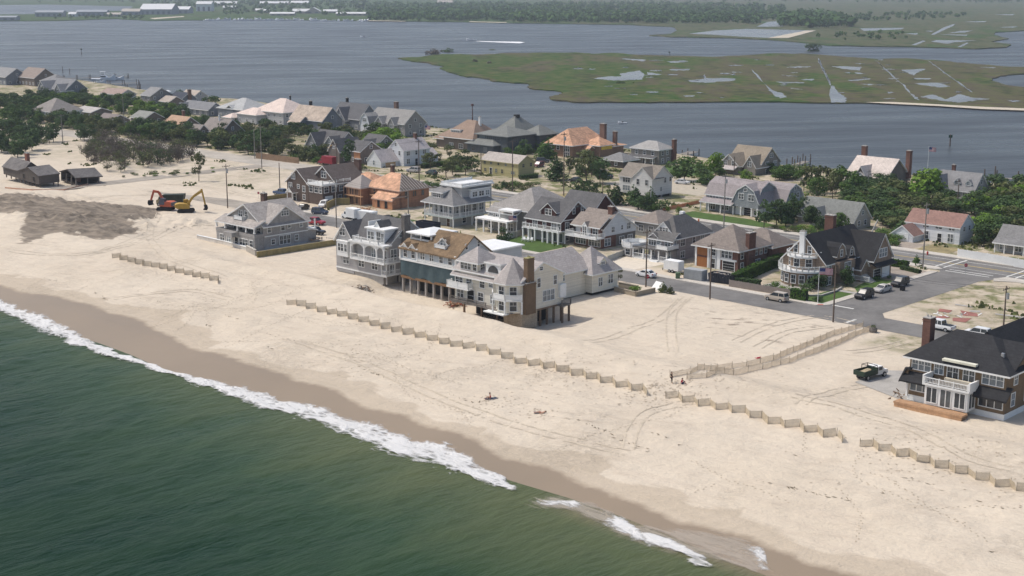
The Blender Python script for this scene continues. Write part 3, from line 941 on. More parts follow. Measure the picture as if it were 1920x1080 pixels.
    def rail(s, pts, z, h=.95, mat=None, solid=False):
        b = MB()
        for p, q in zip(pts[:-1], pts[1:]):
            P, Q = Vector((*p, 0)), Vector((*q, 0))
            L = (Q - P).length
            b.beam(P + Vector((0, 0, z + h)), Q + Vector((0, 0, z + h)), .12, .09)
            b.beam(P + Vector((0, 0, z + .12)), Q + Vector((0, 0, z + .12)), .08, .08)
            if solid:
                b.beam(P + Vector((0, 0, z + h / 2)), Q + Vector((0, 0, z + h / 2)), .06, h - .2)
            else:
                k = max(2, int(L / .22))
                for i in range(1, k):
                    c = P + (Q - P) * (i / k)
                    b.box(c.x - .022, c.x + .022, c.y - .022, c.y + .022, z + .1, z + h)
            m = max(1, round(L / 2.4))
            for i in range(m + 1):
                c = P + (Q - P) * (i / m)
                b.box(c.x - .08, c.x + .08, c.y - .08, c.y + .08, z, z + h + .12)
        return b.build('railing', mat or s.t, s.root)

    def chim(s, x, y, z0, z1, w=.9, d=.9, mat=None, cap=None):
        b = MB()
        b.box(x - w / 2, x + w / 2, y - d / 2, y + d / 2, z0, z1)
        b.box(x - w / 2 - .08, x + w / 2 + .08, y - d / 2 - .08, y + d / 2 + .08, z1 - .35, z1 - .2)
        o = b.build('chimney', mat or BRICK, s.root)
        c = MB()
        c.box(x - w / 2 - .06, x + w / 2 + .06, y - d / 2 - .06, y + d / 2 + .06, z1, z1 + .12)
        for k in (-.22, .22):
            c.tube((x + k * w, y, z1 + .12), (x + k * w, y, z1 + .45), .11, .09, 6)
        c.build('chimney_cap', cap or CONC, o)
        return o

    def piles(s, pts, z0, z1, w=.35, mat=None):
        b = MB()
        b.box(-w / 2, w / 2, -w / 2, w / 2, z0, z1)
        d = b.data('pile', mat or CONC)
        for x, y in pts:
            link('pile', d, s.root, (x, y, 0))

    def steps(s, x, y, z0, z1, w, run, face='-Y', mat=None):
        b = MB()
        n = max(3, int((z1 - z0) / .18))
        for i in range(n):
            a = run * i / n
            zz = z1 - (z1 - z0) * (i + 1) / n
            if face == '-Y':
                b.box(x - w / 2, x + w / 2, y - a - run / n, y - a, z0 - .3, zz + .18)
            else:
                b.box(x + a, x + a + run / n, y - w / 2, y + w / 2, z0 - .3, zz + .18)
        return b.build('steps', mat or s.t, s.root)

    def turret(s, x, y, r, z0, z1, zr, n=8, a0=0.0, wall=None, rmat=None, over=.4, part='turret', windows=None):
        wall = wall or s.w
        ang = [a0 + 6.28318 * i / n for i in range(n)]
        b = MB()
        b.prism([(x + r * math.cos(t), y + r * math.sin(t)) for t in ang], 'z', z0, z1)
        o = b.build(part, wall, s.root)
        if zr:
            k = MB()
            pts = [(x + (r + over) * math.cos(t), y + (r + over) * math.sin(t), z1 - .02) for t in ang]
            pts2 = [(p[0], p[1], p[2] - .22) for p in pts]
            k.mesh(pts + pts2 + [(x, y, zr)], [(i, (i + 1) % n, 2 * n) for i in range(n)] + [(i, n + i, n + (i + 1) % n, (i + 1) % n) for i in range(n)] + [tuple(range(n, 2 * n))[::-1]], [0] * n + [1] * (n + 1))
            k.build('roof', [rmat or s.r, s.t], o)
        if windows:
            ap = r * math.cos(math.pi / n) + .01
            for z, w, h in windows:
                for i in range(n):
                    t = a0 + 6.28318 * (i + .5) / n
                    d = (math.cos(t), math.sin(t))
                    if d[1] > .5 or d[0] < -.95:
                        continue
                    wd = win_data(w, h, 1, s.t, GLASS, True)
                    q = link('window', wd[0], o, (x + d[0] * ap, y + d[1] * ap, z), (0, 0, t + math.pi / 2))
                    link('pane', wd[1], q)
        return o
# ------------------------------------------------------------ the row of houses on the beach
def ring(x0, x1, y0, y1, n, m):
    return [(x0 + (x1 - x0) * i / n, y0) for i in range(n + 1)] + [(x1, y0 + (y1 - y0) * i / m) for i in range(1, m + 1)]

GREY_W = shingle('grey', (.33, .315, .30))
GREY_R = roofm('weathered cedar', (.36, .325, .295), .22)
DARK_R = roofm('dark grey', (.115, .112, .112))
BROWN_R = roofm('brown', (.205, .14, .082), .3)
TAN_R = roofm('tan grey', (.37, .335, .315), .08)
BLACK_R = roofm('black', (.030, .030, .032), .2)
CREAM = clap('cream', (.68, .635, .535))
TARP = M('blue grey tarp', (.055, .085, .095), .6, .3, .35)

# grey shingled house with a pier wall, left end of the row
h = House('shingle_house', 'grey shingled house with wide front gable and brick chimney behind the white retaining wall', 495, 468, wall=GREY_W, roof=GREY_R)
h.wing(-15, 0, .02, 12.5, -.6, 5.6, 'gy', 4.1, prof=[(0, 0), (.55, 1), (1, 0)], over=.7)
h.wing(-7, .06, 1.4, 10.8, 5.2, 6.1, 'gx', 3.3, over=.6)
h.wing(-14.9, -.06, -2.4, 0, -.6, 2.9, 'none')
h.wing(-15, 0, -2.45, 0, 2.9, 3.6, 'none', part='parapet')
h.box('ceiling', -15, 0, -2.5, 0, 5.05, 5.25, WHITE)
h.wing(-15, 0, -2.45, .6, 5.0, 5.3, 'gx', 1.2, prof=[(0, 0), (.9, 1), (1, 1)], over=.2)
h.cols([(-14.8, -2.3), (-11.4, -2.3), (-6.6, -2.3), (-3.3, -2.3), (-.2, -2.3)], 3.85, 5.05, .3)
h.win('-Y', [(-13, 3.9, 1.2, 1.1), (-9.6, 3.2, 3.6, 1.8, 3), (-5, 3.3, 2.6, 1.6, 3), (-1.6, 3.3, 1.4, 1.6)], -.02)
h.win('-Y', [(-12.6, .9, 1.6, 1.4, 2), (-10, .9, 1.6, 1.4, 2), (-4.2, .8, 3.2, 1.4, 3), (-1.3, .8, 1.2, 1.4)], -2.42)
h.door('-Y', -7, .1, 1.3, 2.2, -2.42)
h.wing(-9.2, -6.0, -4.4, -2.42, 2.6, 3.6, 'none', part='balcony')
h.wing(-9.4, -5.4, .05, 3, 5.9, 8.2, 'none', part='dormer', wall=clap('white', (.66, .67, .68)))
h.win('-Y', [(-8.5, 6.4, 1.4, 1.6, 2), (-6.3, 6.4, 1.2, 1.6)], .03)
h.rail([(-9.4, .2), (-9.4, -1.2), (-6.2, -1.2), (-6.2, .2)], 6.0, .9, solid=True)
h.win('+X', [(1.6, 3.7, .9, 1.4), (5.4, 3.7, 1.0, 1.5), (7.2, 4.1, .8, 1.0), (10.6, 3.9, .8, 1.1), (2.6, .9, .9, 1.1), (5.9, .6, 3.0, 1.9, 3), (9.2, 1.0, .9, 1.2)], .01)
h.win('+X', [(6.1, 7.1, 2.0, 1.1, 3)], .07)
h.box('band', .0, .09, .3, 12.5, 2.75, 2.98, WHITE)
h.box('band', .0, .09, .3, 12.5, 5.25, 5.5, WHITE)
h.box('skirt', -.3, .12, .1, 12.4, -.7, .35, M('pale blue concrete', (.33, .35, .37), .9))
h.wing(-5, -.2, 12.5, 15, -.6, 2.8, 'gx', .7, prof=[(0, 1), (1, 0)])
h.cols([(-.3, 14.8), (-3, 14.8)], 3.1, 5.2, .25)
h.box('balcony_floor', -5, 0, 12.5, 15, 2.9, 3.1, WHITE)
h.chim(-11.2, 8.6, 6.5, 10.7, 1.3, 1.0, M('dark brick', (.12, .075, .06), .9))

# tall grey house
h = House('shingle_house', 'tall grey house with white balconies, arched porch and slim stone chimney', 725, 529, wall=clap('warm grey', (.34, .33, .325)), roof=DARK_R)
h.wing(-15.8, -10.2, 0, 12, .2, 7.3, 'gy', 3.5, over=.5)
h.wing(-13, -.02, .7, 12, .9, 7.4, 'gx', 4.5, over=.4)
h.box('base', -15.7, -1.4, .15, 11.8, -.9, .95, CONC)
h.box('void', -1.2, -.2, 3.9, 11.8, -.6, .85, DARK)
h.piles([(-.25, .3), (-.25, 3.7), (-1.3, .3)], -.6, 1.0, .3)
h.box('apron', -15.9, .1, -.06, .02, .85, 1.15, WHITE)
h.box('deck', -10.2, .45, -1.0, .72, 3.6, 3.85, WHITE)
h.box('deck', -.02, .45, .72, 4, 3.6, 3.85, WHITE)
h.rail([(-10.1, -.9), (.35, -.9), (.35, 4)], 3.85, .95)
h.wing(-10.2, 0, -.02, .72, 1.15, 3.6, 'none')
h.cols([(-10, -.8), (-5.8, -.8), (-2.0, -.8), (.3, -.8), (.3, 3.8)], 3.85, 7.2, .26)
b = MB()
for x0, x1 in ((-10, -5.8), (-5.8, -2.0), (-2.0, .3)):
    pr = [(x0, 7.2), (x0, 6.0)] + [(x0 + (x1 - x0) * k / 8, 6.0 + .95 * math.sin(math.pi * k / 8) ** .6) for k in range(1, 8)] + [(x1, 6.0), (x1, 7.2)]
    b.prism(pr, 'y', -.88, -.72)
b.build('porch_arch', WHITE, h.root)
h.box('porch_roof', -10.4, .5, -1.1, 1.2, 7.2, 7.5, WHITE)
h.rail([(-9.2, .6), (-9.2, -.95), (-1.2, -.95), (-1.2, .6)], 7.5, .95)
o = h.wing(-6.9, -1.4, .9, 5, 7.3, 10.1, 'flat', 0, part='dormer', wall=clap('white', (.66, .67, .68)), rmat=WHITE, over=.35)
h.win('-Y', [(-5.6, 7.7, 1.9, 1.8, 2), (-3.2, 7.6, 1.3, 2.1), (-2.0, 7.7, .8, 1.8)], .88, parent=o)
h.dormer('-Y', -4.6, 1.8, 10.4, 1.6, .3, 3, 1.0, wall=WHITE)
h.box('ridge_trim', -8.0, -7.8, 2.2, 5.6, 10.2, 11.2, WHITE)
h.win('-Y', [(-13.6, 7.9, 1.7, 1.4, 2), (-12.6, 2.1, 1.8, 1.5, 2)], -.01)
h.wing(-14.8, -11.4, -.55, 0, 3.6, 6.6, 'flat', 0, part='bay_window', wall=WHITE, rmat=WHITE, over=.1)
h.win('-Y', [(-13.6, 4.7, 1.7, 1.5, 2), (-12.0, 4.7, .8, 1.5)], -.56)
h.win('-Y', [(-7.7, 2.1, 1.7, 1.4, 2), (-3.5, 2.1, 1.7, 1.4, 2)], -.03)
h.win('-Y', [(-4.6, 4.0, 1.3, 2.2, 2), (-1.2, 4.0, 1.2, 2.2, 2)], .69)
h.wing(-1.3, .35, -.3, 3.8, 1.15, 1.35, 'none', wall=WHITE, part='porch_floor')
h.rail([(-1.2, -.25), (.3, -.25), (.3, 3.8)], 1.35, .9)
h.cols([(-1.2, -.2), (.25, -.2), (.25, 1.9), (.25, 3.8)], 1.35, 3.6, .18)
h.win('+X', [(1.6, 1.6, 1.4, 1.7, 2), (6, 2, 1, 1.4), (9, 2, 1, 1.4), (2, 4.2, 1.5, 2.2, 2), (7, 4.6, 1, 1.5), (10, 4.6, 1, 1.5), (4.0, 8.6, .9, 1.2), (8.4, 8.6, .9, 1.2)], .0)
h.chim(.45, 5.0, -.6, 13.1, .95, 1.6, M('grey stone', (.17, .155, .14), .95, .3, 2.0, (.5, .3), .7))

# brown roofed house on piles with a torn front
BLUEW = clap('pale blue', (.44, .47, .49))
h = House('house_on_piles', 'torn white house on concrete piles with brown roof and blue-grey tarp across its front', 857, 558, wall=BLUEW, roof=BROWN_R)
h.wing(-9.3, 0, 0, 8.9, 5.5, 8.1, 'gx', 3.4, over=.5, trim=BROWN_R)
h.wing(-16, -9.3, .0, 8.8, 5.5, 8.0, 'none')
h.wing(-16, -9.75, .0, 2.4, 7.6, 8.0, 'gx', 1.2, prof=[(0, 0), (.9, 1), (1, 1)], over=.5, trim=BROWN_R)
h.wing(-15.6, -.3, .35, 8.6, 2.2, 5.5, 'none', wall=GREY_W)
b = MB()
nx, nz = 26, 5
rng = random.Random(3)
pts = [(-16 + 15.8 * i / nx, -.10 - .12 * math.sin(i * 1.3) * math.sin(3.1 * j / nz), 2.1 + .25 * math.sin(i * .7) * (j == 0) + 3.25 * j / nz) for i in range(nx + 1) for j in range(nz + 1)]
pts2 = [(p[0], p[1] + .25, p[2]) for p in pts]
N = len(pts)
fs = [(i * 6 + j, (i + 1) * 6 + j, (i + 1) * 6 + j + 1, i * 6 + j + 1) for i in range(nx) for j in range(nz)]
b.mesh(pts + pts2, fs + [tuple(k + N for k in f[::-1]) for f in fs])
b.build('tarp', TARP, h.root, smooth=True)
h.box('floor_beam', -16, -.1, -.1, 8.8, 1.65, 2.15, M('rough timber', (.22, .13, .07), .9, .3))
h.box('belt', -16.15, .1, -.25, .05, 5.25, 5.6, WHITE)
h.piles([(-15.7 + 2.23 * i, .3) for i in range(8)] + [(-15.7 + 4.5 * i, 4.5) for i in range(4)] + [(-15.7 + 3.1 * i, 8.4) for i in range(6)], -1.2, 1.65, .42, M('pile concrete', (.30, .28, .26), .9))
h.box('inner_wall_or_shade', -15.2, -.8, 3.2, 6.3, -1.3, 1.65, M('under floor shade', (.035, .032, .03), .9))  # near-black block: the shade between the piles put into its colour
h.win('-Y', [(-14.6, 6.0, 1.0, 1.5), (-12.3, 6.0, 1.0, 1.4), (-9.6, 6.0, 1.2, 1.5, 2), (-7.0, 6.0, 1.1, 1.5, 2), (-4.3, 6.0, 1.0, 1.5), (-1.8, 6.0, 1.0, 1.5)], -.01)
h.cols([(-16, -.1), (-11, -.1), (-.2, -.1)], 5.6, 8.0, .3)
h.rail([(-11, -.15), (-.2, -.15)], 5.6, .5, solid=True)
for x in (-14.6, -12.3):
    h.dormer('-Y', x, -.15, 7.6, 1.7, .5, 2, .8, wall=WHITE)
h.dormer('-Y', -5.3, 1.5, 8.9, 2.4, .9, 3, 1.0, wall=WHITE, win=(1.5, 1.2), n=2)
h.rail([(-6.9, 1.4), (-6.9, .7), (-3.9, .7), (-3.9, 1.4)], 8.7, .7, solid=True)
o = h.wing(-15.6, -9.6, 2.2, 8.6, 8.0, 8.6, 'none', part='roof_terrace', wall=WHITE)
h.cols([(-15.2, 2.2), (-12.4, 2.2), (-9.4, 2.2), (-9.4, 5.4), (-15.2, 5.4)], 8.6, 10.6, .28)
h.rail([(-15.2, 5.4), (-15.2, 2.2), (-9.4, 2.2), (-9.4, 4)], 8.6, .9, solid=True)
h.wing(-15.0, -9.6, 5.4, 8.4, 8.6, 10.6, 'none', part='cupola', wall=DARK)
h.wing(-15.6, -9.7, 2.0, 8.6, 10.45, 10.7, 'hip', .7, rmat=M('white membrane', (.70, .70, .69), .7, .08), part='canopy', wall=WHITE, over=.5)
h.wing(-9.0, -1.0, 8.9, 19, -.5, 7.4, 'flat', 0, rmat=M('white membrane', (.70, .70, .69), .7, .08), over=.4)
h.win('+X', [(2.6, 9.0, .6, 1.0), (5.8, 9.2, .6, 1.0), (2, 6.1, .8, 1.4), (5.5, 6.1, .8, 1.4)], .01)
h.win('+X', [(11, 4, 1, 1.4), (14, 4, 1, 1.4), (17, 4, 1, 1.4)], -.98)

# cream house with the turret
h = House('house_on_piles', 'large cream house on piles with octagonal turret, tan roof and broad brown chimney', 978, 607, wall=CREAM, roof=TAN_R)
h.wing(-17, 0, .02, 10.9, 2.0, 7.8, 'gx', 2.6, over=.4)
h.wing(-17.1, -6.6, -.25, 2.5, 6.4, 6.95, 'gx', 1.7, prof=[(0, 0), (.9, 1), (1, 1)], over=.5, wall=WHITE)
o = h.wing(-15.4, -10.8, -.1, 4.6, 7.0, 9.5, 'hip', 2.4, part='dormer', over=.6)
h.win('-Y', [(-13.9, 7.9, 2.6, 1.3, 3), (-11.6, 7.9, .9, 1.3)], -.12, parent=o)
h.win('+X', [(1, 7.9, 1.0, 1.3)], -10.79, parent=o)
o = h.wing(-9.2, -5.4, .3, 5, 7.3, 9.6, 'flat', 0, part='dormer', wall=WHITE, over=.25)
b = MB()
b.prism([(-8.6, 8.1)] + [(-7.3 + 1.3 * math.cos(t), 8.1 + 1.25 * math.sin(t)) for t in [math.pi - math.pi * k / 10 for k in range(11)]][1:], 'y', .22, .28)
b.build('arched_window', GLASS, o)
h.turret(-3.0, .9, 3.1, 1.9, 7.2, 11.4, 8, math.pi / 8, over=.55, windows=[(2.3, 1.2, 1.9), (5.0, 1.2, 1.6)])
b = MB()
P = [(-3.0 + 3.9 * math.cos(math.pi / 8 + k * math.pi / 4), .9 + 3.9 * math.sin(math.pi / 8 + k * math.pi / 4)) for k in (4, 5, 6, 7)]
b.prism(P, 'z', 4.1, 4.35)
b.build('turret_balcony', WHITE, h.root)
h.rail(P, 4.35, .95, solid=True)
h.cols(P, 1.9, 4.1, .2)
h.chim(.35, 1.6, 1.6, 7.2, .9, 2.5, M('brown stucco chimney', (.165, .112, .070), .9, .15))
h.chim(.15, 1.7, 7.0, 11.6, .95, 1.7, M('brown stucco chimney', (.165, .112, .070), .9, .15), M('mossy cap', (.3, .27, .12)))
h.win('+X', [(4.4, 5.9, .8, 1.6), (8.7, 5.8, .8, 1.6), (5.0, 8.9, .8, .6)], .01)
h.win('+X', [(7.0, 3.1, 3.0, 1.9, 3)], .01, glass=GLASS_L)
h.box('bay', 0, .5, 9.6, 11.2, 3.2, 5.6, WHITE)
h.win('-Y', [(-15.5, 2.4, 1.6, 1.5, 2), (-10.2, 2.5, 1.3, 1.5), (-7.2, 2.5, 1.0, 1.5), (-7.6, 5.4, 1.0, 1.0), (-9.8, 5.0, 1.2, 1.4)], .0)
h.door('-Y', -12.8, 2.05, 1.7, 2.1, .0)
h.box('balcony', -17.9, -12.2, -1.3, .1, 4.2, 4.5, WHITE)
h.rail([(-17.8, .0), (-17.8, -1.2), (-12.3, -1.2), (-12.3, .0)], 4.5, .95, solid=True)
h.win('-Y', [(-15.8, 4.8, 1.8, 1.5, 2), (-13.2, 4.8, 1.4, 1.6)], .01)
h.box('deck', -16.8, -1.0, -1.6, .0, 1.8, 2.0, GREYWOOD)
h.rail([(-16.8, -1.55), (-7.4, -1.55)], 2.0, .8, GREYWOOD)
h.box('awning', -6.6, -1.6, -3.0, -1.5, 1.6, 1.8, WHITE)
h.box('block_wall', -4.4, .0, -.05, .4, -1.2, 1.9, M('tan block', (.42, .34, .25), .9, .15, .5, (.4, .2)))
h.box('block_wall', -.35, .05, .4, 4.0, -1.2, 1.9, M('tan block', (.42, .34, .25), .9, .15, .5, (.4, .2)))
h.box('floor_beam', -16.9, -.05, .1, 10.8, 1.6, 2.0, WOOD)
h.piles([(-.2, 5), (-.2, 6.8), (-.2, 8.6), (-.2, 10.6), (1.0, 9.6), (1.0, 11.4), (-4, 5), (-4, 8), (-4, 10.6), (-8, 2), (-8, 6), (-8, 10.6), (-12, 2), (-12, 10.6), (-16.6, 2), (-16.6, 6)], -1.4, 1.7, .32, WOOD)
h.box('landing', -.05, 1.3, 9.2, 11.6, 1.7, 1.95, GREYWOOD)
h.rail([(1.25, 9.2), (1.25, 11.6)], 1.95, .9, GREYWOOD)
h.box('shade_block', -15, -2.5, 3.5, 9, -1.2, 1.6, DARK)  # block painted near black for the shade below the floor
# link and rear wing
h.wing(-17.5, -7.5, 10.4, 27, .2, 5.4, 'gy', 3.1, over=.5)
h.win('+X', [(14, 4.0, 1.3, 1.4, 2), (19, 3.6, 1.2, 1.4, 2)], -7.48)
h.wing(-13.2, -5.7, 25.6, 33.3, .6, 4.3, 'hip', 4.4, over=.6)
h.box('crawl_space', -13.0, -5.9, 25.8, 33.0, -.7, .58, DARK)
h.box('sill', -13.3, -5.6, 25.5, 33.4, .55, .85, CREAM)
h.win('-Y', [(-9.2, 1.7, 1.5, 1.7, 3)], 25.58)
h.win('+X', [(28, 1.6, 1.1, 1.6, 2), (31, 1.7, 1.4, 1.7, 2)], -5.68)
h.dormer('+X', 29.4, -6.3, 4.6, 1.9, 1.6, 3, .8, win=(1.0, 1.2), n=2)

# right hand house
h = House('shingle_house', 'brown shingled house with black roof and white sunroom at the right edge', 1881, 789, wall=shingle('brown', (.20, .14, .085)), roof=BLACK_R)
h.box('foundation', -14.5, .06, -.04, 12, -.8, .85, WHITE)
h.wing(-14.4, 0, .02, 12, .8, 6.6, 'hip', 3.5, over=.8, ins=(4.6, 6.0))
h.wing(-6.0, .04, 1.6, 13, 6.2, 6.8, 'gx', 2.7, over=.5, prof=[(0, 0), (.2, .5), (.5, 1), (.8, .5), (1, 0)], trim=BLACK)
h.wing(-10.5, -3, 8, 20, .8, 6.2, 'gy', 3.9, over=.5, trim=BLACK)
h.wing(-3.2, 4, 13, 22, .8, 5.2, 'hip', 2.4, over=.5)
for x0, x1 in ((-15.0, -10.9), (-3.9, .5)):
    h.wing(x0, x1, -.9, .4, 3.3, 3.5, 'gx', 1.1, prof=[(0, 0), (.92, 1), (1, 1)], over=.4, trim=BLACK)
h.wing(-15.2, -14.4, -.4, 8, 3.3, 3.6, 'gy', 1.3, prof=[(0, 0), (.9, 1), (1, 1)], trim=BLACK)
h.win('-Y', [(-12.6, 4.75, 2.8, 1.6, 3), (-9.9, 4.75, 1.3, 1.6, 2), (-1.9, 4.7, 3.0, 1.7, 3)], .0, glass=GLASS_L)
h.win('-Y', [(-7.8, 4.3, 1.6, 2.2, 2), (-5.4, 4.3, 1.6, 2.2, 2)], .0)
h.box('awning', -9.2, -4.2, -.7, .1, 6.95, 7.25, M('cream awning', (.66, .64, .52), .7))
h.win('-Y', [(-12.7, 1.6, 2.8, 2.0, 3)], .0, glass=GLASS_L)
h.win('-Y', [(-2.0, 1.5, 3.4, 2.2, 3)], .0)
o = h.wing(-10.6, -4.2, -2.5, .0, .8, 3.6, 'flat', 0, part='sunroom', wall=WHITE, rmat=GREYWOOD, over=.3)
h.win('-Y', [(-9.5, 1.2, 1.5, 2.1, 2), (-7.4, .95, 1.5, 2.4, 2), (-5.3, 1.2, 1.5, 2.1, 2)], -2.52, parent=o, bars=False)
h.win('+X', [(-1.25, 1.2, 1.6, 2.1, 2)], -4.18, parent=o, bars=False)
h.rail([(-10.6, -2.6), (-4.2, -2.6)], 3.88, .8)
h.box('side_wall', -10.95, -10.7, -2.7, .1, 3.88, 5.0, WHITE)
h.box('side_wall', -4.1, -3.85, -2.7, .1, 3.88, 5.0, WHITE)
h.box('bench', -8.6, -4.4, -.9, -.3, 3.95, 4.6, M('bleached wood', (.5, .45, .36), .8))
h.box('terrace', -14.4, -4.0, -4.2, -2.5, .45, .7, NEWWOOD)
h.box('terrace_skirt', -14.3, -4.1, -4.15, -4.05, -.7, .45, NEWWOOD)
h.box('terrace_skirt', -4.15, -4.05, -4.05, -2.5, -.7, .45, WOOD)
h.cols([(-14.2, -.8), (-11.2, -.8)], .8, 3.3, .25)
h.win('+X', [(2.5, 1.6, 1.1, 1.8), (7, 1.6, 1.6, 1.8, 2), (3, 4.6, 1.1, 1.5), (8, 4.6, 1.1, 1.5)], .02)
h.chim(-14.2, 4.6, 3, 11.4, 1.2, 1.5)
h.box('roof_vent', -2.2, -1.8, 2.6, 3.0, 7.6, 8.7, STEEL)
# ------------------------------------------------------------ the second row, across the beach street
WOODBR = shingle('dark brown', (.115, .085, .07))
MAROON = shingle('maroon', (.075, .032, .028))
LGREY = clap('light grey', (.36, .36, .355))
WHITEC = clap('white', (.64, .64, .62))
MGREY_R = roofm('mid grey', (.215, .21, .205), .08)
TAUPE_R = roofm('taupe', (.255, .215, .185), .1)
OSB_R = M('bare board roof', (.56, .325, .205), .85, .3, .7, (2.4, 1.2), .85)
FELT = M('roofing felt', (.32, .285, .26), .9, .12, .5)
COPPER = M('red brown siding', (.37, .19, .115), .85, .2, .6, (1.2, .6), .8)

# dark brown house with white gables
h = House('gabled_house', 'dark brown shingled house with white trimmed twin gables and white roof deck', 605, 385, wall=WOODBR, roof=roofm('warm brown', (.135, .108, .095)))
h.wing(-15.5, -6, 0, 14, -.3, 5.4, 'gy', 3.6, over=.6)
h.wing(-10.2, .02, 4.6, 15, -.3, 6.0, 'gy', 3.9, over=.6)
h.wing(-6.3, 0, .1, 9.8, -.3, 5.1, 'flat', 0, rmat=WHITE, over=.35, th=.5)
h.rail([(-6.0, .0), (.2, .0), (.2, 9.6)], 5.6, .85)
h.win('-Y', [(-12.6, 6.0, 1.6, 1.5, 2), (-14.0, 3.3, 1.5, 1.5, 2), (-10.4, 3.6, .9, 1.0), (-8.0, 2.9, 1.1, 1.5), (-8.0, .8, 1.0, 1.3)], -.01)
h.win('-Y', [(-5.0, 6.6, 2.0, 1.7, 2)], 4.59)
h.win('-Y', [(-4.9, 3.2, 1.5, 1.5), (-2.6, 3.2, 1.5, 1.5), (-.8, 3.2, 1.0, 1.5)], .09)
h.win('+X', [(1.4, 3.3, 1.5, 1.5), (4.0, 3.3, 1.5, 1.5), (6.6, 3.3, 1.5, 1.5), (9.0, 3.3, 1.0, 1.5), (6, .9, 1.2, 1.3), (8.4, .9, 1.2, 1.3)], .01)
h.door('+X', 2.2, .1, 2.4, 2.1, .01, WHITE, name='garage_door')
h.door('-Y', -12.2, .1, 1.3, 2.1, -.01)
h.wing(-13.5, -10.9, -1.8, .0, 2.5, 2.7, 'gy', 1.1, part='portico', wall=WHITE, over=.25)
h.cols([(-13.3, -1.7), (-11.1, -1.7)], 0, 2.6, .16)
h.chim(-3.4, 15.4, 5, 10.8, 2.2, .9, M('dark brick', (.12, .075, .06), .9))

# brick house being rebuilt
h = House('unfinished_house', 'half built house with bare orange board roof and striped roofing felt on its corner', 750, 392, wall=COPPER, roof=OSB_R, trim=M('raw fascia', (.42, .30, .24), .85))
h.extra = [FELT, OSB_R]
h.wing(-14.5, 0, 0, 10.5, -.3, 4.9, 'hip', 3.6, over=.6, faces=[0, 2, 2, 0])
h.wing(-24.5, -13.5, 1, 10, -.3, 4.6, 'hip', 3.0, over=.6)
h.wing(-18.2, -12.2, -3.2, 3, -.3, 4.7, 'hip', 3.1, over=.5, rmat=FELT, faces=[0, 0, 0, 0])
h.wing(-8.0, .0, -2.6, .6, -.3, 2.7, 'gx', 2.0, prof=[(0, 0), (.95, 1), (1, 1)], over=.4)
h.box('fascia_board', -.2, .25, -2.9, 2.2, 3.0, 3.35, M('raw fascia', (.42, .30, .24), .85))
b = MB()
for k in range(13):
    f = k / 12
    p = Vector((.62 - 4.2 * max(0, f - .0) * .0, -.4 + 11.3 * f, 4.95))
    q = Vector((.62 - 5.6 * min(1, 2 * min(f, 1 - f)) * .98, -.4 + 11.3 * f, 4.95 + 3.5 * min(1, 2 * min(f, 1 - f)) * .98))
    if (q - p).length > .4:
        b.beam(p + Vector((0, 0, .06)), q + Vector((0, 0, .06)), .32, .08)
b.build('batten', M('dark batten', (.14, .11, .09), .9), h.root)
h.win('-Y', [(-10.0, 3.0, 1.2, 1.3), (-7.6, 2.8, 1.0, 1.7), (-5.6, 3.1, 1.0, 1.2), (-4.0, 3.1, 1.0, 1.2)], -.01, trim=COPPER, bars=False)
h.win('-Y', [(-5.4, .2, 1.0, 1.9), (-2.4, .2, 1.1, 2.0)], -2.76, trim=COPPER, glass=DARK, bars=False)
h.win('-Y', [(-15.2, 2.7, 3.6, 1.5, 3), (-15.2, .3, 3.6, 1.7, 3)], -3.22, trim=h.t, bars=False)
h.win('-Y', [(-22, 2.7, 2.0, 1.4, 2), (-20, .5, 2.0, 1.4, 2)], .98, trim=COPPER, bars=False)
h.door('-Y', -10, -.1, 2.4, 2.3, -.02, DARK, COPPER)
h.win('+X', [(2.2, 2.6, 1.0, 1.9), (5.2, 2.9, 1.2, 1.4, 2), (8.2, 2.9, 1.0, 1.4)], .01, trim=COPPER, bars=False)
h.box('scaffold_deck', -18.4, -11, -4.2, -3.3, 2.4, 2.5, NEWWOOD)
for z0 in (2.4, 4.6):
    for x in (-18.2, -16, -13.6, -11.2):
        h.box('scaffold_post', x - .06, x + .06, -4.2, -4.08, -.2 if z0 < 3 else 2.5, z0, NEWWOOD)
h.box('scaffold_deck', -11.0, -1.0, -1.3, -.3, 2.75, 2.85, NEWWOOD)
h.chim(-13.6, 9.5, 4, 9.6, .9, .9, M('dark brick', (.12, .075, .06), .9))
b = MB()
for k in range(12):
    x = -11.6 + k * .95
    b.box(x - .05, x + .05, -.14, -.03, 2.6, 4.7)
for z0 in (2.62, 3.7, 4.62):
    b.box(-11.7, -.4, -.16, -.02, z0 - .06, z0 + .06)
for k in range(9):
    b.box(-18.1 + k * .72, -18.0 + k * .72, -3.36, -3.23, .0, 4.5)
b.build('wall_studs', NEWWOOD, h.root)
h.wing(-8.0, -.0, -2.75, -2.6, -.3, 2.6, 'none', wall=OSB, part='sheathing')

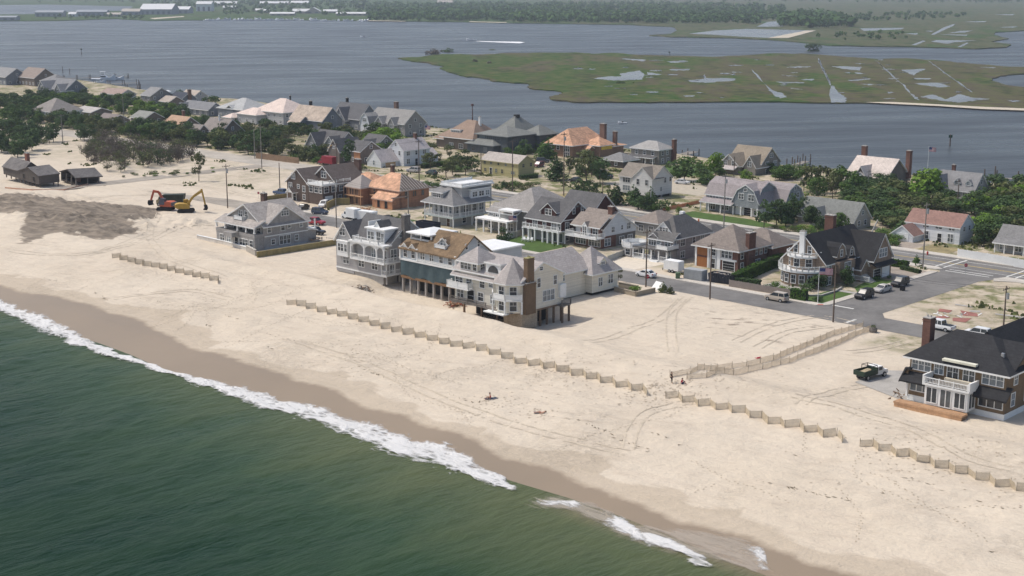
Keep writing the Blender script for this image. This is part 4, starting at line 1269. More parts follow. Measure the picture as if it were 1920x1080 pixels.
# grey house with two storey gallery
h = House('gallery_house', 'light grey raised house with columned gallery all round its upper floor and white roof deck', 850, 428, wall=LGREY, roof=MGREY_R)
h.wing(-9.0, -1.4, 1.4, 12, -.2, 2.4, 'none')
h.wing(-9.0, -1.4, 1.4, 12.5, 2.6, 5.3, 'none')
h.box('gallery_floor', -10.5, .1, -.1, 13, 2.2, 2.55, M('pale green floor', (.47, .52, .49), .8))
h.rail([(-10.4, 13), (-10.4, 0), (0, 0), (0, 13)], 2.55, .95)
h.cols(ring(-10.3, -.1, .1, 12.9, 6, 6), 2.55, 5.5, .18)
h.cols(ring(-10.3, -.1, .1, 12.9, 2, 2), -.2, 2.2, .2)
h.wing(-10.4, 0, 0, 13, 5.3, 5.7, 'hip', 4.0, over=.7, ins=(5.2, 5.6))
o = h.wing(-8.2, -1.2, 4.2, 14.5, 5.6, 9.4, 'flat', 0, rmat=M('white membrane', (.70, .70, .69), .7, .08), part='upper_storey', over=.5, th=.35)
h.rail([(-8.4, 14.6), (-8.4, 4.0), (-1.0, 4.0), (-1.0, 14.6)], 9.78, .6, solid=True)
o = h.wing(-8.8, -4.6, .9, 4.6, 6.5, 8.3, 'gx', .7, prof=[(0, 0), (.9, 1), (1, 1)], part='dormer', over=.4)
h.win('-Y', [(-6.7, 6.9, 2.6, 1.1, 4)], .88, parent=o)
o = h.wing(-4.5, -.6, 6.6, 13.4, 6.2, 8.6, 'flat', 0, part='dormer', wall=WHITEC, over=.3, rmat=MGREY_R)
h.win('+X', [(8, 6.9, 1.6, 1.2, 2), (10.3, 6.9, 1.6, 1.2, 2), (12.4, 6.9, 1.2, 1.2, 2)], -.58, parent=o)
h.win('-Y', [(-7.8, 3.0, 1.4, 2.0, 2), (-5.2, 3.0, 1.6, 2.0, 2), (-2.7, 3.0, 1.4, 2.0, 2)], 1.38)
h.win('+X', [(3, 3.2, 1.4, 1.7, 2), (5.6, 3.2, 1.4, 1.7, 2), (8.4, 3.2, 1.4, 1.7, 2), (11, 3.2, 1.4, 1.7, 2), (5, .6, 1.2, 1.3), (9, .6, 1.2, 1.3)], -1.38)
h.door('-Y', -3.2, -.1, 1.1, 2.1, 1.38, M('brown door', (.10, .06, .04), .6))

# wide roofed grey house with white pergola porch
h = House('gabled_house', 'broad grey house with large taupe roof, skylight and flat white porch roof on columns', 957, 441, wall=clap('stone grey', (.30, .295, .28)), roof=roofm('stone grey', (.29, .27, .25), .07))
h.wing(-9.5, 4.6, 4.0, 19, -.2, 5.6, 'hip', 4.6, over=.6, ins=(6.5, 7.0))
h.wing(-9.8, 0, 2.2, 8, -.2, 4.8, 'gx', 1.6, over=.4)
h.box('porch_roof', -10.6, .2, -1.4, 2.4, 3.0, 3.35, WHITE)
h.cols([(-10.3, -1.2), (-7.8, -1.2), (-5.2, -1.2), (-2.6, -1.2), (0, -1.2)], -.2, 3.0, .3)
h.box('upper_porch_roof', -4.6, .3, .6, 4, 5.3, 5.7, WHITE)
h.cols([(-4.4, .8), (.1, .8)], 3.35, 5.3, .26)
h.win('-Y', [(-8.6, 3.6, 1.2, .9, 2), (-6.4, 3.5, 1.2, 1.0, 2), (-8.6, .5, 1.6, 1.8, 2), (-5.6, .5, 1.6, 1.8, 2), (-2, .5, 1.6, 1.8, 2)], 2.18)
h.win('+X', [(7, 1, 1.2, 1.6), (10, 1, 1.2, 1.6), (7, 3.6, 1.2, 1.3), (10, 3.6, 1.2, 1.3), (14, 3.6, 1.2, 1.3)], 4.61)
b = MB()
b.mesh([(4.1, 8.2, 6.3), (4.1, 9.4, 6.3), (2.7, 9.4, 7.3), (2.7, 8.2, 7.3), (4.1, 8.2, 6.45), (4.1, 9.4, 6.45), (2.7, 9.4, 7.45), (2.7, 8.2, 7.45)], [(0, 1, 2, 3), (7, 6, 5, 4), (0, 4, 5, 1), (1, 5, 6, 2), (2, 6, 7, 3), (3, 7, 4, 0)])
b.build('skylight', GLASS_L, h.root)

# maroon house above the lawn
h = House('gabled_house', 'maroon shingled house with dark grey gabled roof and white porch, above the green lawn', 1052, 458, wall=MAROON, roof=DARK_R)
h.wing(-11, 0, 0, 11, 2.9, 5.4, 'gx', 4.0, over=.5)
h.wing(-10.9, -.1, 1.0, 10.9, -.3, 2.9, 'none', wall=M('porch wall', (.32, .31, .30), .8))
h.wing(-9, 1.5, 8, 19, -.3, 5.4, 'gx', 5.0, over=.5)
h.box('balcony_floor', -11.2, .3, -1.3, 1.2, 2.75, 3.0, WHITE)
h.rail([(-11.1, 0), (-11.1, -1.2), (.2, -1.2)], 3.0, .95)
h.cols([(-11, -1.1), (-9.2, -1.1), (-7.2, -1.1), (-4.8, -1.1), (-3.2, -1.1), (-1.6, -1.1), (.1, -1.1), (.1, 1.2)], -.3, 2.75, .34)
h.win('-Y', [(-8.2, 3.1, 1.4, 1.8, 2), (-5.2, 3.3, .9, 1.3), (-2.2, 3.1, 1.5, 1.8, 2), (-.6, 3.3, .9, 1.5)], -.01)
h.win('-Y', [(-9.6, .2, 1.2, 2.0), (-6, .5, 2.6, 1.7, 3), (-3.0, .2, 1.2, 2.0), (-1, .2, 1.2, 2.0)], .98, bars=False)
h.dormer('-Y', -4.9, 1.0, 5.9, 4.6, 1.3, 5, 1.8, win=(1.9, 1.3, .3), n=2, over=.4)
h.win('+X', [(2.0, 3.2, 1.2, 1.6, 2), (7, 3.2, 1.0, 1.5), (4.3, 6.6, .7, 1.3), (7.2, 6.6, .7, 1.3), (2, .6, 1.2, 1.6), (5, .6, 1.2, 1.6)], .02)
b = MB()
b.prism([(4.6, 7.95)] + [(5.6 + math.cos(t) * 1.0, 7.95 + .5 * math.sin(t)) for t in [math.pi - math.pi * k / 8 for k in range(1, 8)]] + [(6.6, 7.95)], 'x', .0, .06)
b.build('fan_light', GLASS, h.root)
h.box('belt', -.05, .05, 1.2, 11, 2.75, 2.98, WHITE)
h.box('belt', -.05, .06, .1, 10.9, 5.2, 5.42, WHITE)

# white house with the brick ground floor
h = House('gabled_house', 'white sided house with taupe roof, brick ground floor and two railed white decks', 1123, 468, wall=WHITEC, roof=TAUPE_R)
h.wing(-8.4, 0, 1.6, 13.2, 2.7, 3.9, 'gx', 4.1, prof=[(0, .22), (.40, 1), (1, 0)], over=.5)
h.wing(-8.3, -.05, 1.0, 6, -.4, 2.7, 'none', wall=BRICK)
h.wing(-7.6, -.1, 6, 13, -.4, 2.7, 'none', wall=GREYWOOD)
h.wing(-6.0, -.4, .6, 4, 2.75, 5.1, 'none', wall=BRICK)
h.wing(-8.2, .3, -.1, 3.5, 4.9, 5.15, 'gx', 2.2, prof=[(0, 0), (.95, 1), (1, 1)], over=.3, nowall=True)
h.box('deck', -8.8, .6, -1.7, 1.2, 2.4, 2.7, WHITE)
h.rail([(-8.7, 1), (-8.7, -1.6), (.5, -1.6), (.5, 1.4)], 2.7, .95, solid=False)
o = h.wing(-4.6, -3.0, -.6, 2.5, 2.7, 5.0, 'gy', 1.0, part='dormer', wall=WHITE, over=.15)
h.win('-Y', [(-3.8, 3.0, 1.1, 1.9, 2)], -.62, parent=o)
h.win('-Y', [(-6.3, .5, 3.0, 1.7, 4), (-2.2, .4, 3.4, 1.9, 4)], .98)
h.win('-Y', [(-1.6, 2.9, 1.4, 1.9, 2)], .58)
h.win('+X', [(4.8, 3.4, 1.0, 1.2, 2), (8, 3.6, .6, 1.0), (10.4, 3.5, 1.2, 1.4, 2)], .01)
h.win('+X', [(3, .5, 2, 1.6, 2), (8, .5, 1.5, 1.5, 2), (11, .5, 1.5, 1.5, 2)], -.04)
h.chim(-1.2, 5.6, 5, 9.0, 1.3, .9)

# small taupe roofed house squeezed behind
h = House('cottage', 'small taupe roofed cottage half hidden behind the white house with the brick ground floor', 1233, 447, wall=clap('grey', (.33, .33, .32)), roof=TAUPE_R)
h.wing(-7, 0, 0, 9, -.3, 3.6, 'hip', 2.2)
h.win('-Y', [(-5, 1.2, 1.2, 1.4, 2), (-2, 1.2, 1.2, 1.4, 2)], -.01)
h.win('+X', [(2, 1.2, 1.2, 1.4, 2), (6, 1.2, 1.2, 1.4, 2)], .01)

# grey porch house
h = House('porch_house', 'grey house with wraparound white porch, dark hipped roof and white corner roof deck', 1258, 492, wall=M('mauve grey clapboard', (.31, .285, .275), .8, .06, .5, (40, .16), .86, fine=.04), roof=roofm('charcoal', (.135, .13, .125), .1))
h.wing(-6.8, 0, 2.0, 14, -.4, 5.0, 'hip', 4.2, over=.6, ins=(3.4, 5.4))
h.wing(-6.7, .0, .6, 2.2, 2.8, 4.9, 'gx', 1.2, prof=[(0, 0), (.95, 1), (1, 1)], over=.5)
h.dormer('-Y', -3.8, 2.2, 5.7, 4.6, .3, 6, 2.2, wall=WHITE, win=(2.2, .9, .25), n=3, over=.4)
h.dormer('-Y', -5.2, .4, 4.9, 2.2, .1, 2.5, .8, wall=h.w, over=.2)
h.box('porch_floor', -9.3, .2, -1.6, 2.2, .0, .3, WHITE)
h.box('porch_roof', -9.3, .4, -1.8, 2.2, 2.45, 2.75, MATS['roof charcoal'])
h.cols([(-9.2, -1.5), (-6.4, -1.5), (-4.2, -1.5), (-2.2, -1.5), (0, -1.5)], .3, 2.45, .26)
h.rail([(-9.2, -1.5), (-4.2, -1.5)], .3, .9)
h.rail([(-2.2, -1.5), (0, -1.5)], .3, .9)
h.wing(-6.7, -.1, .6, 2.4, .3, 2.45, 'none')
h.steps(-3.2, -1.6, -.5, .3, 2.0, 1.6)
h.rail([(-2.8, -1.7), (-2.8, -.2)], 2.75, .9)
h.rail([(-2.8, -1.7), (.3, -1.7), (.3, 2)], 2.75, .9, solid=True)
h.turret(-10.6, .6, 2.4, -.4, 2.1, 0, 8, math.pi / 8, wall=h.w, part='round_porch', windows=[(.5, 1.2, 1.3)])
b = MB()
oct_ = [(-10.6 + 2.9 * math.cos(math.pi / 8 + k * math.pi / 4), .6 + 2.9 * math.sin(math.pi / 8 + k * math.pi / 4)) for k in range(8)]
b.prism(oct_, 'z', 2.1, 2.4)
b.build('roof_deck', WHITE, h.root)
h.rail(oct_ + oct_[:1], 2.4, .9, solid=True)
h.box('deck_link', -9, -6.5, -.5, 3, 2.1, 2.4, WHITE)
h.win('-Y', [(-5.6, 3.0, 2.0, 1.6, 3), (-3.8, 3.0, 1.0, 1.6), (-1.4, 3.0, 1.4, 1.6, 2)], .58)
h.win('-Y', [(-5.6, .7, 1.0, 1.5), (-1.2, .6, 1.2, 1.6)], .58)
h.win('+X', [(4, 3.1, 1.4, 1.5, 2), (8, 3.2, .9, 1.3), (11, 3.1, 1.2, 1.5, 2), (4, .5, 1.4, 1.4, 2), (9, .5, 1.4, 1.4, 2), (1.3, 3.0, .8, 1.6)], .01)
h.wing(-7, 1.2, 14, 24, -.4, 3.0, 'hip', 2.6, over=.5)
h.win('+X', [(17, 1, 1.2, 1.2, 2), (21, 1, 1.2, 1.2, 2)], 1.22)
h.box('chimney_stub', -4.6, -3.6, 8.6, 9.4, 8.6, 9.6, WHITE)

# brick house under repair
h = House('brick_house', 'brick house under repair with taupe hipped roof, white corner trim and open garage', 1383, 511, wall=BRICK, roof=roofm('taupe brown', (.225, .19, .165), .12))
h.wing(-10.8, 0, 0, 11, -.4, 4.6, 'hip', 4.3, over=.8)
h.wing(-9, 1, 11, 19, -.4, 4.0, 'hip', 2.9, over=.5)
h.box('patch_panel', -10.4, -7.8, -.12, .02, 2.5, 4.3, M('rust board', (.30, .125, .045), .85, .1))
h.box('patch_panel', -10.4, -7.8, -.12, .02, .0, 2.1, M('rust board', (.30, .125, .045), .85, .1))
h.box('corner_board', -10.9, -10.45, -.16, .05, -.3, 4.5, WHITE)
h.box('corner_board', -7.7, -7.3, -.16, .05, -.3, 4.5, WHITE)
h.box('white_panel', -5.2, -4.4, -.16, .05, -.3, 4.4, WHITE)
h.box('grey_panel', -7.2, -5.3, -.1, .03, .0, 4.4, M('house wrap', (.45, .46, .47), .7))
h.win('-Y', [(-6.2, 2.8, 1.2, 1.5), (-2.8, 2.7, 2.6, 1.5, 3)], -.11)
h.win('-Y', [(-6.2, .1, 1.0, 2.0)], -.11, glass=DARK)
h.box('lintel', -4.4, -.3, -.18, .02, 2.15, 2.5, WHITE)
h.door('-Y', -2.3, -.3, 2.9, 2.3, -.02, DARK, name='garage_door')
h.chim(.25, 4.0, -.3, 7.9, .9, 2.4)
h.win('+X', [(1.4, 2.7, .9, 1.4), (1.4, .3, .9, 1.5)], .01)
h.win('+X', [(6.6, 2.8, .9, 1.3), (8.3, 2.8, .9, 1.3), (10.0, 2.8, .9, 1.3), (7, .2, 2, 1.6, 2)], .01, glass=GLASS_L)

# corner mansion with the round bay
h = House('corner_mansion', 'corner house with black roof, round brown bay, curved white balcony and white chimney', 1540, 540, wall=shingle('tan', (.27, .20, .145)), roof=BLACK_R)
h.wing(-9.7, 0, 1.0, 19, -.2, 5.0, 'gy', 4.9, over=.5)
h.turret(-5.2, 2.2, 4.7, -.3, 2.9, 0, 16, .0, part='round_bay')
for k in range(8):
    t = math.pi * (1.06 + .115 * k)
    d = (math.cos(t), math.sin(t))
    wd = win_data(.95, 1.6, 1, WHITE, GLASS, True)
    q = link('window', wd[0], h.root, (-5.2 + 4.72 * d[0], 2.2 + 4.72 * d[1], .7), (0, 0, t + math.pi / 2))
    link('pane', wd[1], q)
b = MB()
arc = [(-5.2 + 5.3 * math.cos(t), 2.2 + 5.3 * math.sin(t)) for t in [math.pi * (1 + k / 14) for k in range(15)]]
b.prism(arc, 'z', 2.85, 3.2)
b.build('balcony_floor', WHITE, h.root)
h.rail(arc, 3.2, .95)
h.turret(-5.2, 2.0, 3.3, 3.2, 5.6, 0, 8, math.pi / 8, part='bay', windows=[(3.7, 1.2, 1.6)])
b = MB()
arc2 = [(-5.2 + 3.6 * math.cos(t), 1.9 + 3.6 * math.sin(t)) for t in [math.pi * (1 + k / 8) for k in range(9)]]
b.prism(arc2, 'z', 5.55, 5.85)
b.build('balcony_floor', WHITE, h.root)
h.rail(arc2, 5.85, .75)
h.chim(-5.2, .8, 5.9, 10.6, 1.1, .7, WHITE)
h.win('-Y', [(-6.8, 6.2, .8, 1.5), (-3.6, 6.2, .8, 1.5)], .98)
h.win('+X', [(2.4, 2.9, 1.8, 1.7, 2), (7.6, 2.9, 1.8, 1.7, 2), (2.6, .3, 1.6, 1.5, 2)], .01)
h.wing(-.3, 1.2, 4.6, 10.4, 2.3, 4.6, 'none', part='bay_window')
h.win('+X', [(7.5, 2.7, 2.2, 1.6, 3)], 1.21)
h.dormer('+X', 6.4, .3, 5.0, 3.2, 1.2, 6, 2.0, roof='bx', win=(.8, 1.3, .5), over=.25)
h.dormer('+X', 10.6, .1, 4.9, 2.2, .6, 6, 1.6, roof='bx', win=(.8, 1.0, .3), over=.25)
h.wing(-6, 3.6, 13.4, 20.6, -.3, 4.6, 'gx', 4.6, over=.5)
h.wing(3.2, 4.6, 13.2, 20.8, 2.9, 3.0, 'gy', .6, prof=[(0, 1), (1, 0)], over=.2, trim=BLACK)
h.win('+X', [(17.0, 4.4, 3.0, 1.7, 3)], 3.61, glass=GLASS_L)
h.door('+X', 18.4, -.1, 2.8, 2.2, 3.61, WHITE, name='garage_door')
h.door('+X', 15.0, -.1, 2.6, 2.2, 3.61, DARK, name='garage_door')
h.wing(0, 2.6, 10.4, 13.4, -.3, 2.9, 'gx', 1.6, part='entrance', over=.4)
h.steps(2.6, 11.4, -.2, 1.4, 2.2, 2.6, '+X', CONC)
h.rail([(1.2, 10.2), (4.6, 10.2)], .3, .9)
h.box('porch_post', 1.0, 1.4, 9.2, 9.6, -.2, 2.9, WHITE)
h.chim(-6.6, 13.2, 6, 12.2, 2.0, 1.2)
# ------------------------------------------------------------ the third row, between the main road and the bay
OLIVE = clap('olive', (.42, .37, .19))
BLUEDARK = shingle('blue grey', (.095, .11, .12))
CREAM_R = roofm('bleached cedar', (.60, .52, .46), .1)
LIGHT_R = roofm('light grey', (.40, .40, .39), .08)
GRNGREY_R = roofm('green grey', (.20, .205, .19), .1)
REDB_R = roofm('red brown', (.275, .165, .135), .12)
PINK_R = roofm('pale pinkish grey', (.46, .41, .395), .06)
BROWNSH = shingle('taupe', (.27, .245, .215))
VIOLET_R = roofm('violet grey', (.30, .265, .26), .12)

h = House('colonial_house', 'white two storey house with pale roof, brick chimney and attached garage with tan door', 757, 312, wall=WHITEC, roof=PINK_R)
h.wing(-7.6, 0, 0, 11.5, -.3, 5.3, 'gy', 3.2, over=.35)
h.wing(-9.4, -2.4, -7.6, .2, -.3, 2.1, 'gy', 3.4, over=.3)
h.wing(-6, -.2, 11.5, 15.5, -.3, 2.8, 'gy', 1.9, over=.3)
h.win('+X', [(2, 3.4, 1.3, 1.5, 2), (5.6, 3.4, .9, 1.5), (9.2, 3.4, 1.3, 1.5, 2), (2, .7, 1.3, 1.6, 2), (9.2, .7, 1.3, 1.6, 2), (13.4, .7, 1.2, 1.4, 2)], .01)
h.door('+X', 5.6, 0, 1.1, 2.1, .01)
h.win('-Y', [(-5, 3.5, .8, 1.4), (-2, 3.5, .8, 1.4), (-3.8, 6.4, .8, 1.0)], -.01)
h.win('-Y', [(-6, .7, .9, 1.4)], -7.61)
h.door('+X', -3.6, 0, 4.4, 1.9, -2.39, M('tan garage door', (.42, .27, .13), .7), name='garage_door')
h.chim(-3.8, 8.6, 6, 9.9, 1.1, .8)

h = House('long_building', 'long olive yellow two storey building with plain pale gabled roof', 972, 333, wall=OLIVE, roof=roofm('pale taupe', (.42, .375, .335), .06), trim=M('olive trim', (.40, .36, .2), .7))
h.wing(-16.2, 0, 0, 7.2, -.3, 4.4, 'gx', 2.1, over=.35)
W2 = WHITE
h.win('-Y', [(-14.6, 3.0, 1.0, .9), (-11.8, 3.1, .8, .8), (-8.6, 3.1, .7, .8), (-5.4, 3.1, .9, .8), (-2.4, 3.1, .8, .8), (-14.4, .7, .9, 1.0), (-9.6, .7, .7, 1.2), (-7, .7, .7, 1.2), (-2.4, .8, 1.6, .9, 2)], -.01, trim=h.t)
h.door('-Y', -11.9, 0, .9, 2.0, -.01, trim=WHITE)
h.win('+X', [(2.2, 3.0, .9, 1.0), (5.6, 3.0, .9, 1.1)], .01, trim=h.t)

h = House('unfinished_house', 'half built house by the bay with bare orange board roof and tall brick chimneys', 1073, 296, wall=M('brown shingle wrap', (.27, .17, .115), .9, .2, .5, (.3, .25), .8), roof=OSB_R)
h.wing(-11.4, 0, 0, 17, -.3, 4.3, 'hip', 5.0, over=1.0, ins=(5.0, 4.0))
h.wing(-2, 5.5, 8, 15, -.3, 4.0, 'hip', 2.6, over=.8)
h.wing(-3, 3, 4.5, 8.5, -.3, 2.6, 'gx', 1.2, over=.5)
h.win('-Y', [(-9.4, 2.2, 1.8, 1.6, 2), (-6.6, 2.3, 1.2, 1.4), (-2.6, 2.0, 2.6, 1.9, 3), (-2.6, .0, 2.6, 1.6, 3)], -.01)
h.dormer('-Y', -6.6, 2.2, 5.4, 2.2, .2, 2.5, .7, win=(1.2, .5, .1))
h.box('yellow_wrap', 5.5, 5.56, 8.8, 14.5, 2.4, 3.6, M('yellow wrap', (.62, .45, .05), .8))
h.chim(.6, 15.4, 4, 10.6, 2.2, 1.2, M('umber brick', (.17, .11, .085), .9))
h.chim(4.2, 17.6, 3, 8.0, 1.4, 1.0, M('umber brick', (.17, .11, .085), .9))
h.wing(-1, 4.5, 15, 22, -.3, 3.2, 'hip', .8, over=1.0)

h = House('outbuilding', 'low dark outbuilding with plain grey hipped roof beside the orange roofed house', 1168, 316, wall=shingle('umber', (.10, .085, .07)), roof=MGREY_R)
h.wing(-9, 0, 0, 8, -.3, 2.4, 'hip', 2.2)
h.win('-Y', [(-6, .8, 1.0, 1.0), (-3, .8, 1.0, 1.0)], -.01)

h = House('shingle_house', 'square taupe shingled house by the bay with hipped roof and tall brick end chimney', 1235, 309, wall=BROWNSH, roof=roofm('pale grey', (.34, .325, .305), .08))
h.wing(-11.8, 0, 0, 8, -.3, 4.9, 'hip', 2.3, over=.5)
h.wing(-11.4, -1, -1.8, 0, 2.1, 2.3, 'gx', .5, prof=[(0, 0), (.95, 1), (1, 1)], over=.3, rmat=MATS['roof dark grey'])
h.cols([(-11.2, -1.7), (-7.8, -1.7), (-4.4, -1.7), (-1.2, -1.7)], -.3, 2.2, .2)
h.win('-Y', [(-9.4, 2.9, 1.0, 1.3), (-6, 2.9, 1.0, 1.3), (-2.6, 2.9, 1.0, 1.3), (-9.4, .5, 1.6, 1.4, 2), (-2.6, .5, 1.6, 1.4, 2)], -.01)
h.door('-Y', -6, 0, 1.1, 2.0, -.01)
h.win('+X', [(2, 3, 1, 1.3), (4.4, 3, 1, 1.3), (2, .5, 1, 1.4), (4.8, .5, 1, 1.4)], .01)
h.chim(.55, 7.4, -.3, 7.8, 1.0, 1.5)

h = House('raised_house', 'plain white house raised on blocks with brown roof and bare front gable, behind the pines', 1222, 373, wall=clap('bright white', (.58, .57, .55)), roof=roofm('olive brown', (.235, .205, .17), .06), trim=M('dull white', (.52, .51, .49), .7))
h.wing(-12.2, 0, .6, 9, .7, 5.6, 'gx', 3.2, over=.35)
h.wing(-6.9, .02, -.02, 5, .7, 5.6, 'gy', 2.9, over=.3)
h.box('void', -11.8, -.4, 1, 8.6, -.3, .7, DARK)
h.piles([(-.2, .3), (-.2, 4.5), (-.2, 8.7), (-6, .3), (-12, .9)], -.3, .7, .4)
h.win('-Y', [(-9.6, 3.7, 2.5, 1.6, 3), (-9.6, 1.4, 2.5, 1.4, 3)], .58)
h.win('-Y', [(-5.0, 3.6, .9, 1.5), (-1.9, 3.6, .9, 1.5)], -.03)
h.win('+X', [(5.8, 4.0, .8, 1.4), (8.2, 4.2, .8, 1.2), (4.0, 1.8, .6, 1.1)], .03)

h = House('shingle_house', 'big taupe shingled house with brown roof and two front gables, on the bayside lawn', 1407, 330, wall=BROWNSH, roof=roofm('dun', (.275, .23, .175), .06))
h.wing(-11.8, .6, 5, 15.2, -.6, 3.7, 'gx', 4.4, over=.5)
h.wing(-11.9, -4.6, 0, 9, -.6, 3.0, 'gy', 3.2, over=.5)
h.wing(-3.6, .65, 1.6, 9, -.6, 3.0, 'gy', 3.0, over=.5)
h.wing(-12, -5, -1.8, 0, 1.6, 1.9, 'gx', .7, prof=[(0, 0), (.95, 1), (1, 1)], over=.3, rmat=PINK_R)
h.win('-Y', [(-9.6, 2.6, 1.3, 1.5, 2), (-6.6, 2.6, 1.0, 1.5), (-8.2, 4.6, .6, .7)], -.02)
h.win('-Y', [(-1.6, 2.6, 1.3, 1.6, 2)], 1.58)
h.win('+X', [(8, 2.3, 1.6, 1.4, 2), (12.4, 2.3, 1.8, 1.4, 3), (8, .0, 1.6, 1.4, 2), (12.4, .0, 1.8, 1.4, 3), (10.2, 5.0, 1.6, 1.2, 2)], .66)

h = House('gambrel_house', 'long grey shingled house with mauve gambrel roof and white entrance porch', 1413, 407, wall=shingle('blue grey light', (.27, .29, .30)), roof=VIOLET_R)
h.wing(-15.8, .4, 1, 10, -.3, 4.9, 'bx', 3.7, over=.4)
h.wing(-16.1, -6.2, -1.2, 1.2, 2.5, 2.7, 'gx', .9, prof=[(0, 0), (.95, 1), (1, 1)], over=.3)
h.cols([(-16, -1.1), (-13.4, -1.1), (-9.6, -1.1)], -.3, 2.6, .24)
h.wing(-6.4, 1.4, -.2, 8, 2.2, 4.2, 'by', 4.0, over=.4)
h.wing(-6.2, 1.2, .8, 8, -.3, 2.2, 'none', wall=WHITE)
h.cols([(-6.3, -.1), (-3.9, -.1), (-.6, -.1), (1.2, -.1)], -.3, 2.2, .36)
h.wing(-4, 5, 7, 15, -.3, 4.4, 'bx', 3.6, over=.4)
h.win('-Y', [(-14.2, 3.0, .9, 1.6), (-12.2, 3.1, .9, 1.5), (-9.8, 3.1, .9, 1.5), (-7.8, 3.1, .9, 1.5), (-13.9, .4, 2.2, 1.9, 3), (-9.6, .6, 2.0, 1.5, 3)], .98)
h.win('-Y', [(-3.9, 4.3, 1.5, 1.4, 2), (-.8, 4.1, 1.7, 1.6, 2), (-2.6, 6.4, .9, .7)], -.22)
h.win('-Y', [(.2, .5, 1.4, 1.0, 2)], .78)
h.door('-Y', -2.4, -.2, 2.2, 2.2, .78)
h.win('+X', [(10, 4.3, .9, 1.3), (12.4, 4.3, .9, 1.3), (11, 1, 1.4, 1.4, 2), (11, 6.4, .7, .8)], 5.01)

h = House('shingle_house', 'house by the bay with huge bleached cedar roof and a brick chimney at each end', 1660, 355, wall=shingle('umber grey', (.16, .145, .13)), roof=CREAM_R)
h.wing(-13, 0, 0, 13, -.4, 2.3, 'gx', 6.0, over=.7, prof=[(0, 0), (.14, .42), (.5, 1), (.86, .42), (1, 0)])
h.wing(-9.6, -4.2, -2.2, 6, -.4, 2.0, 'gy', 4.4, over=.8, prof=[(0, 0), (.5, 1), (1, 0)])
h.dormer('-Y', -6.9, -2.6, 3.6, 1.9, .4, 2, .8, win=(1.1, .6, .1), n=2)
for y in (3.4, 5.6, 7.8, 10):
    h.dormer('+X', y, -.2, 3.3, 1.1, .5, 2, .4, wall=WHITE, over=.15)
h.win('+X', [(3, .6, 1.2, 1.2, 2), (6, .6, 1.2, 1.2, 2), (9, .6, 1.2, 1.2, 2)], .01)
h.chim(.3, 12.4, 2, 10.2, 1.3, 1.4)
h.chim(-12.8, 9.4, 2, 10.8, 1.4, 1.3)

h = House('shingle_house', 'pale grey shingled house with small white dormers beside the bay dock', 1825, 378, wall=shingle('pale grey', (.34, .34, .335)), roof=roofm('grey slate', (.235, .23, .23), .1))
h.wing(-11.8, 0, 0, 8.4, -.3, 3.0, 'gx', 4.4, over=.4)
h.wing(-11.6, -8, -1.6, 5, -.3, 3.6, 'gy', 3.0, over=.3)
h.dormer('-Y', -5.6, .8, 4.0, 1.6, .9, 3, .8, wall=WHITE, win=(.9, .8))
h.dormer('-Y', -2.2, .8, 4.0, 1.6, .9, 3, .8, wall=WHITE, win=(.9, .8))
h.win('-Y', [(-9.8, 3.6, 1.5, 1.4, 2), (-9.8, .8, 1.5, 1.4, 2)], -1.62)
h.win('-Y', [(-6, .7, 1.3, 1.4, 2), (-2.6, .7, 1.3, 1.4, 2)], -.01)
h.win('+X', [(2.6, 1, 1.2, 1.5, 2), (6, 1, 1.2, 1.5, 2), (4.2, 4.4, .9, 1.3)], .01)
h.chim(-9.0, 5.4, 4, 8.8, .9, .8)

h = House('cottage', 'low house with green grey roof and small white front gable among trees by the road', 1600, 432, wall=clap('beige', (.40, .37, .32)), roof=GRNGREY_R)
h.wing(-15.6, 0, 0, 8, -.3, 2.4, 'gx', 4.0, over=.5)
h.wing(-11.4, -7.8, -1.4, 4, -.3, 2.6, 'gy', 2.2, over=.3, wall=WHITEC)
h.win('-Y', [(-9.6, 1.0, 1.0, 1.3)], -1.42)
h.win('-Y', [(-13.6, .8, 1.6, 1.2, 2), (-4.8, .8, 1.6, 1.2, 2), (-2, .8, 1.0, 1.2)], -.01)
h.win('+X', [(2.4, .8, 1.0, 1.2), (5.4, .8, 1.0, 1.2), (4, 3.4, .8, .9)], .01)

h = House('colonial_house', 'white house with red brown roof and shuttered windows behind the dry front yard', 1798, 459, wall=WHITEC, roof=REDB_R)
h.wing(-13.6, 0, 0, 6.8, -.3, 4.1, 'gx', 2.6, over=.3)
h.win('-Y', [(-8.4, 3.1, 1.4, .7, 2), (-5.2, 3.1, 1.6, .7, 2), (-2.0, 3.1, 1.4, .7, 2), (-8.2, .5, 1.1, 1.7), (-2.2, .4, 1.3, 1.8, 2)], -.01)
h.door('-Y', -4.9, 0, 1.0, 2.0, -.01)
h.win('+X', [(2, 2.9, .9, 1.0), (4.6, 2.9, .9, 1.0)], .01)
h = House('garage', 'small detached white garage with red brown gabled roof beside the white house', 1711, 455, wall=WHITEC, roof=REDB_R, cat='garage')
h.wing(-5.6, 0, 0, 5.4, -.3, 1.7, 'gy', 2.1, over=.3)
h.door('-Y', -2.6, -.1, 2.7, 1.9, -.01, WHITE, name='garage_door')

h = House('cottage', 'grey house half hidden by trees behind the white picket fence at the right edge', 1917, 478, wall=clap('pale grey', (.34, .34, .335)), roof=MGREY_R)
h.wing(-6.2, 5, 0, 7, -.3, 2.6, 'gx', 3.2, over=.5)
h.cols([(-5.8, -1.4), (-3.6, -1.4), (-1.4, -1.4), (.8, -1.4)], -.3, 2.3, .22)
h.wing(-6.2, 5, -1.6, .2, 2.2, 2.4, 'gx', .8, prof=[(0, 0), (.95, 1), (1, 1)], over=.2)
h.win('-Y', [(-4.6, .6, 1.4, 1.4, 2), (-1, .6, 1.4, 1.4, 2)], -.01)

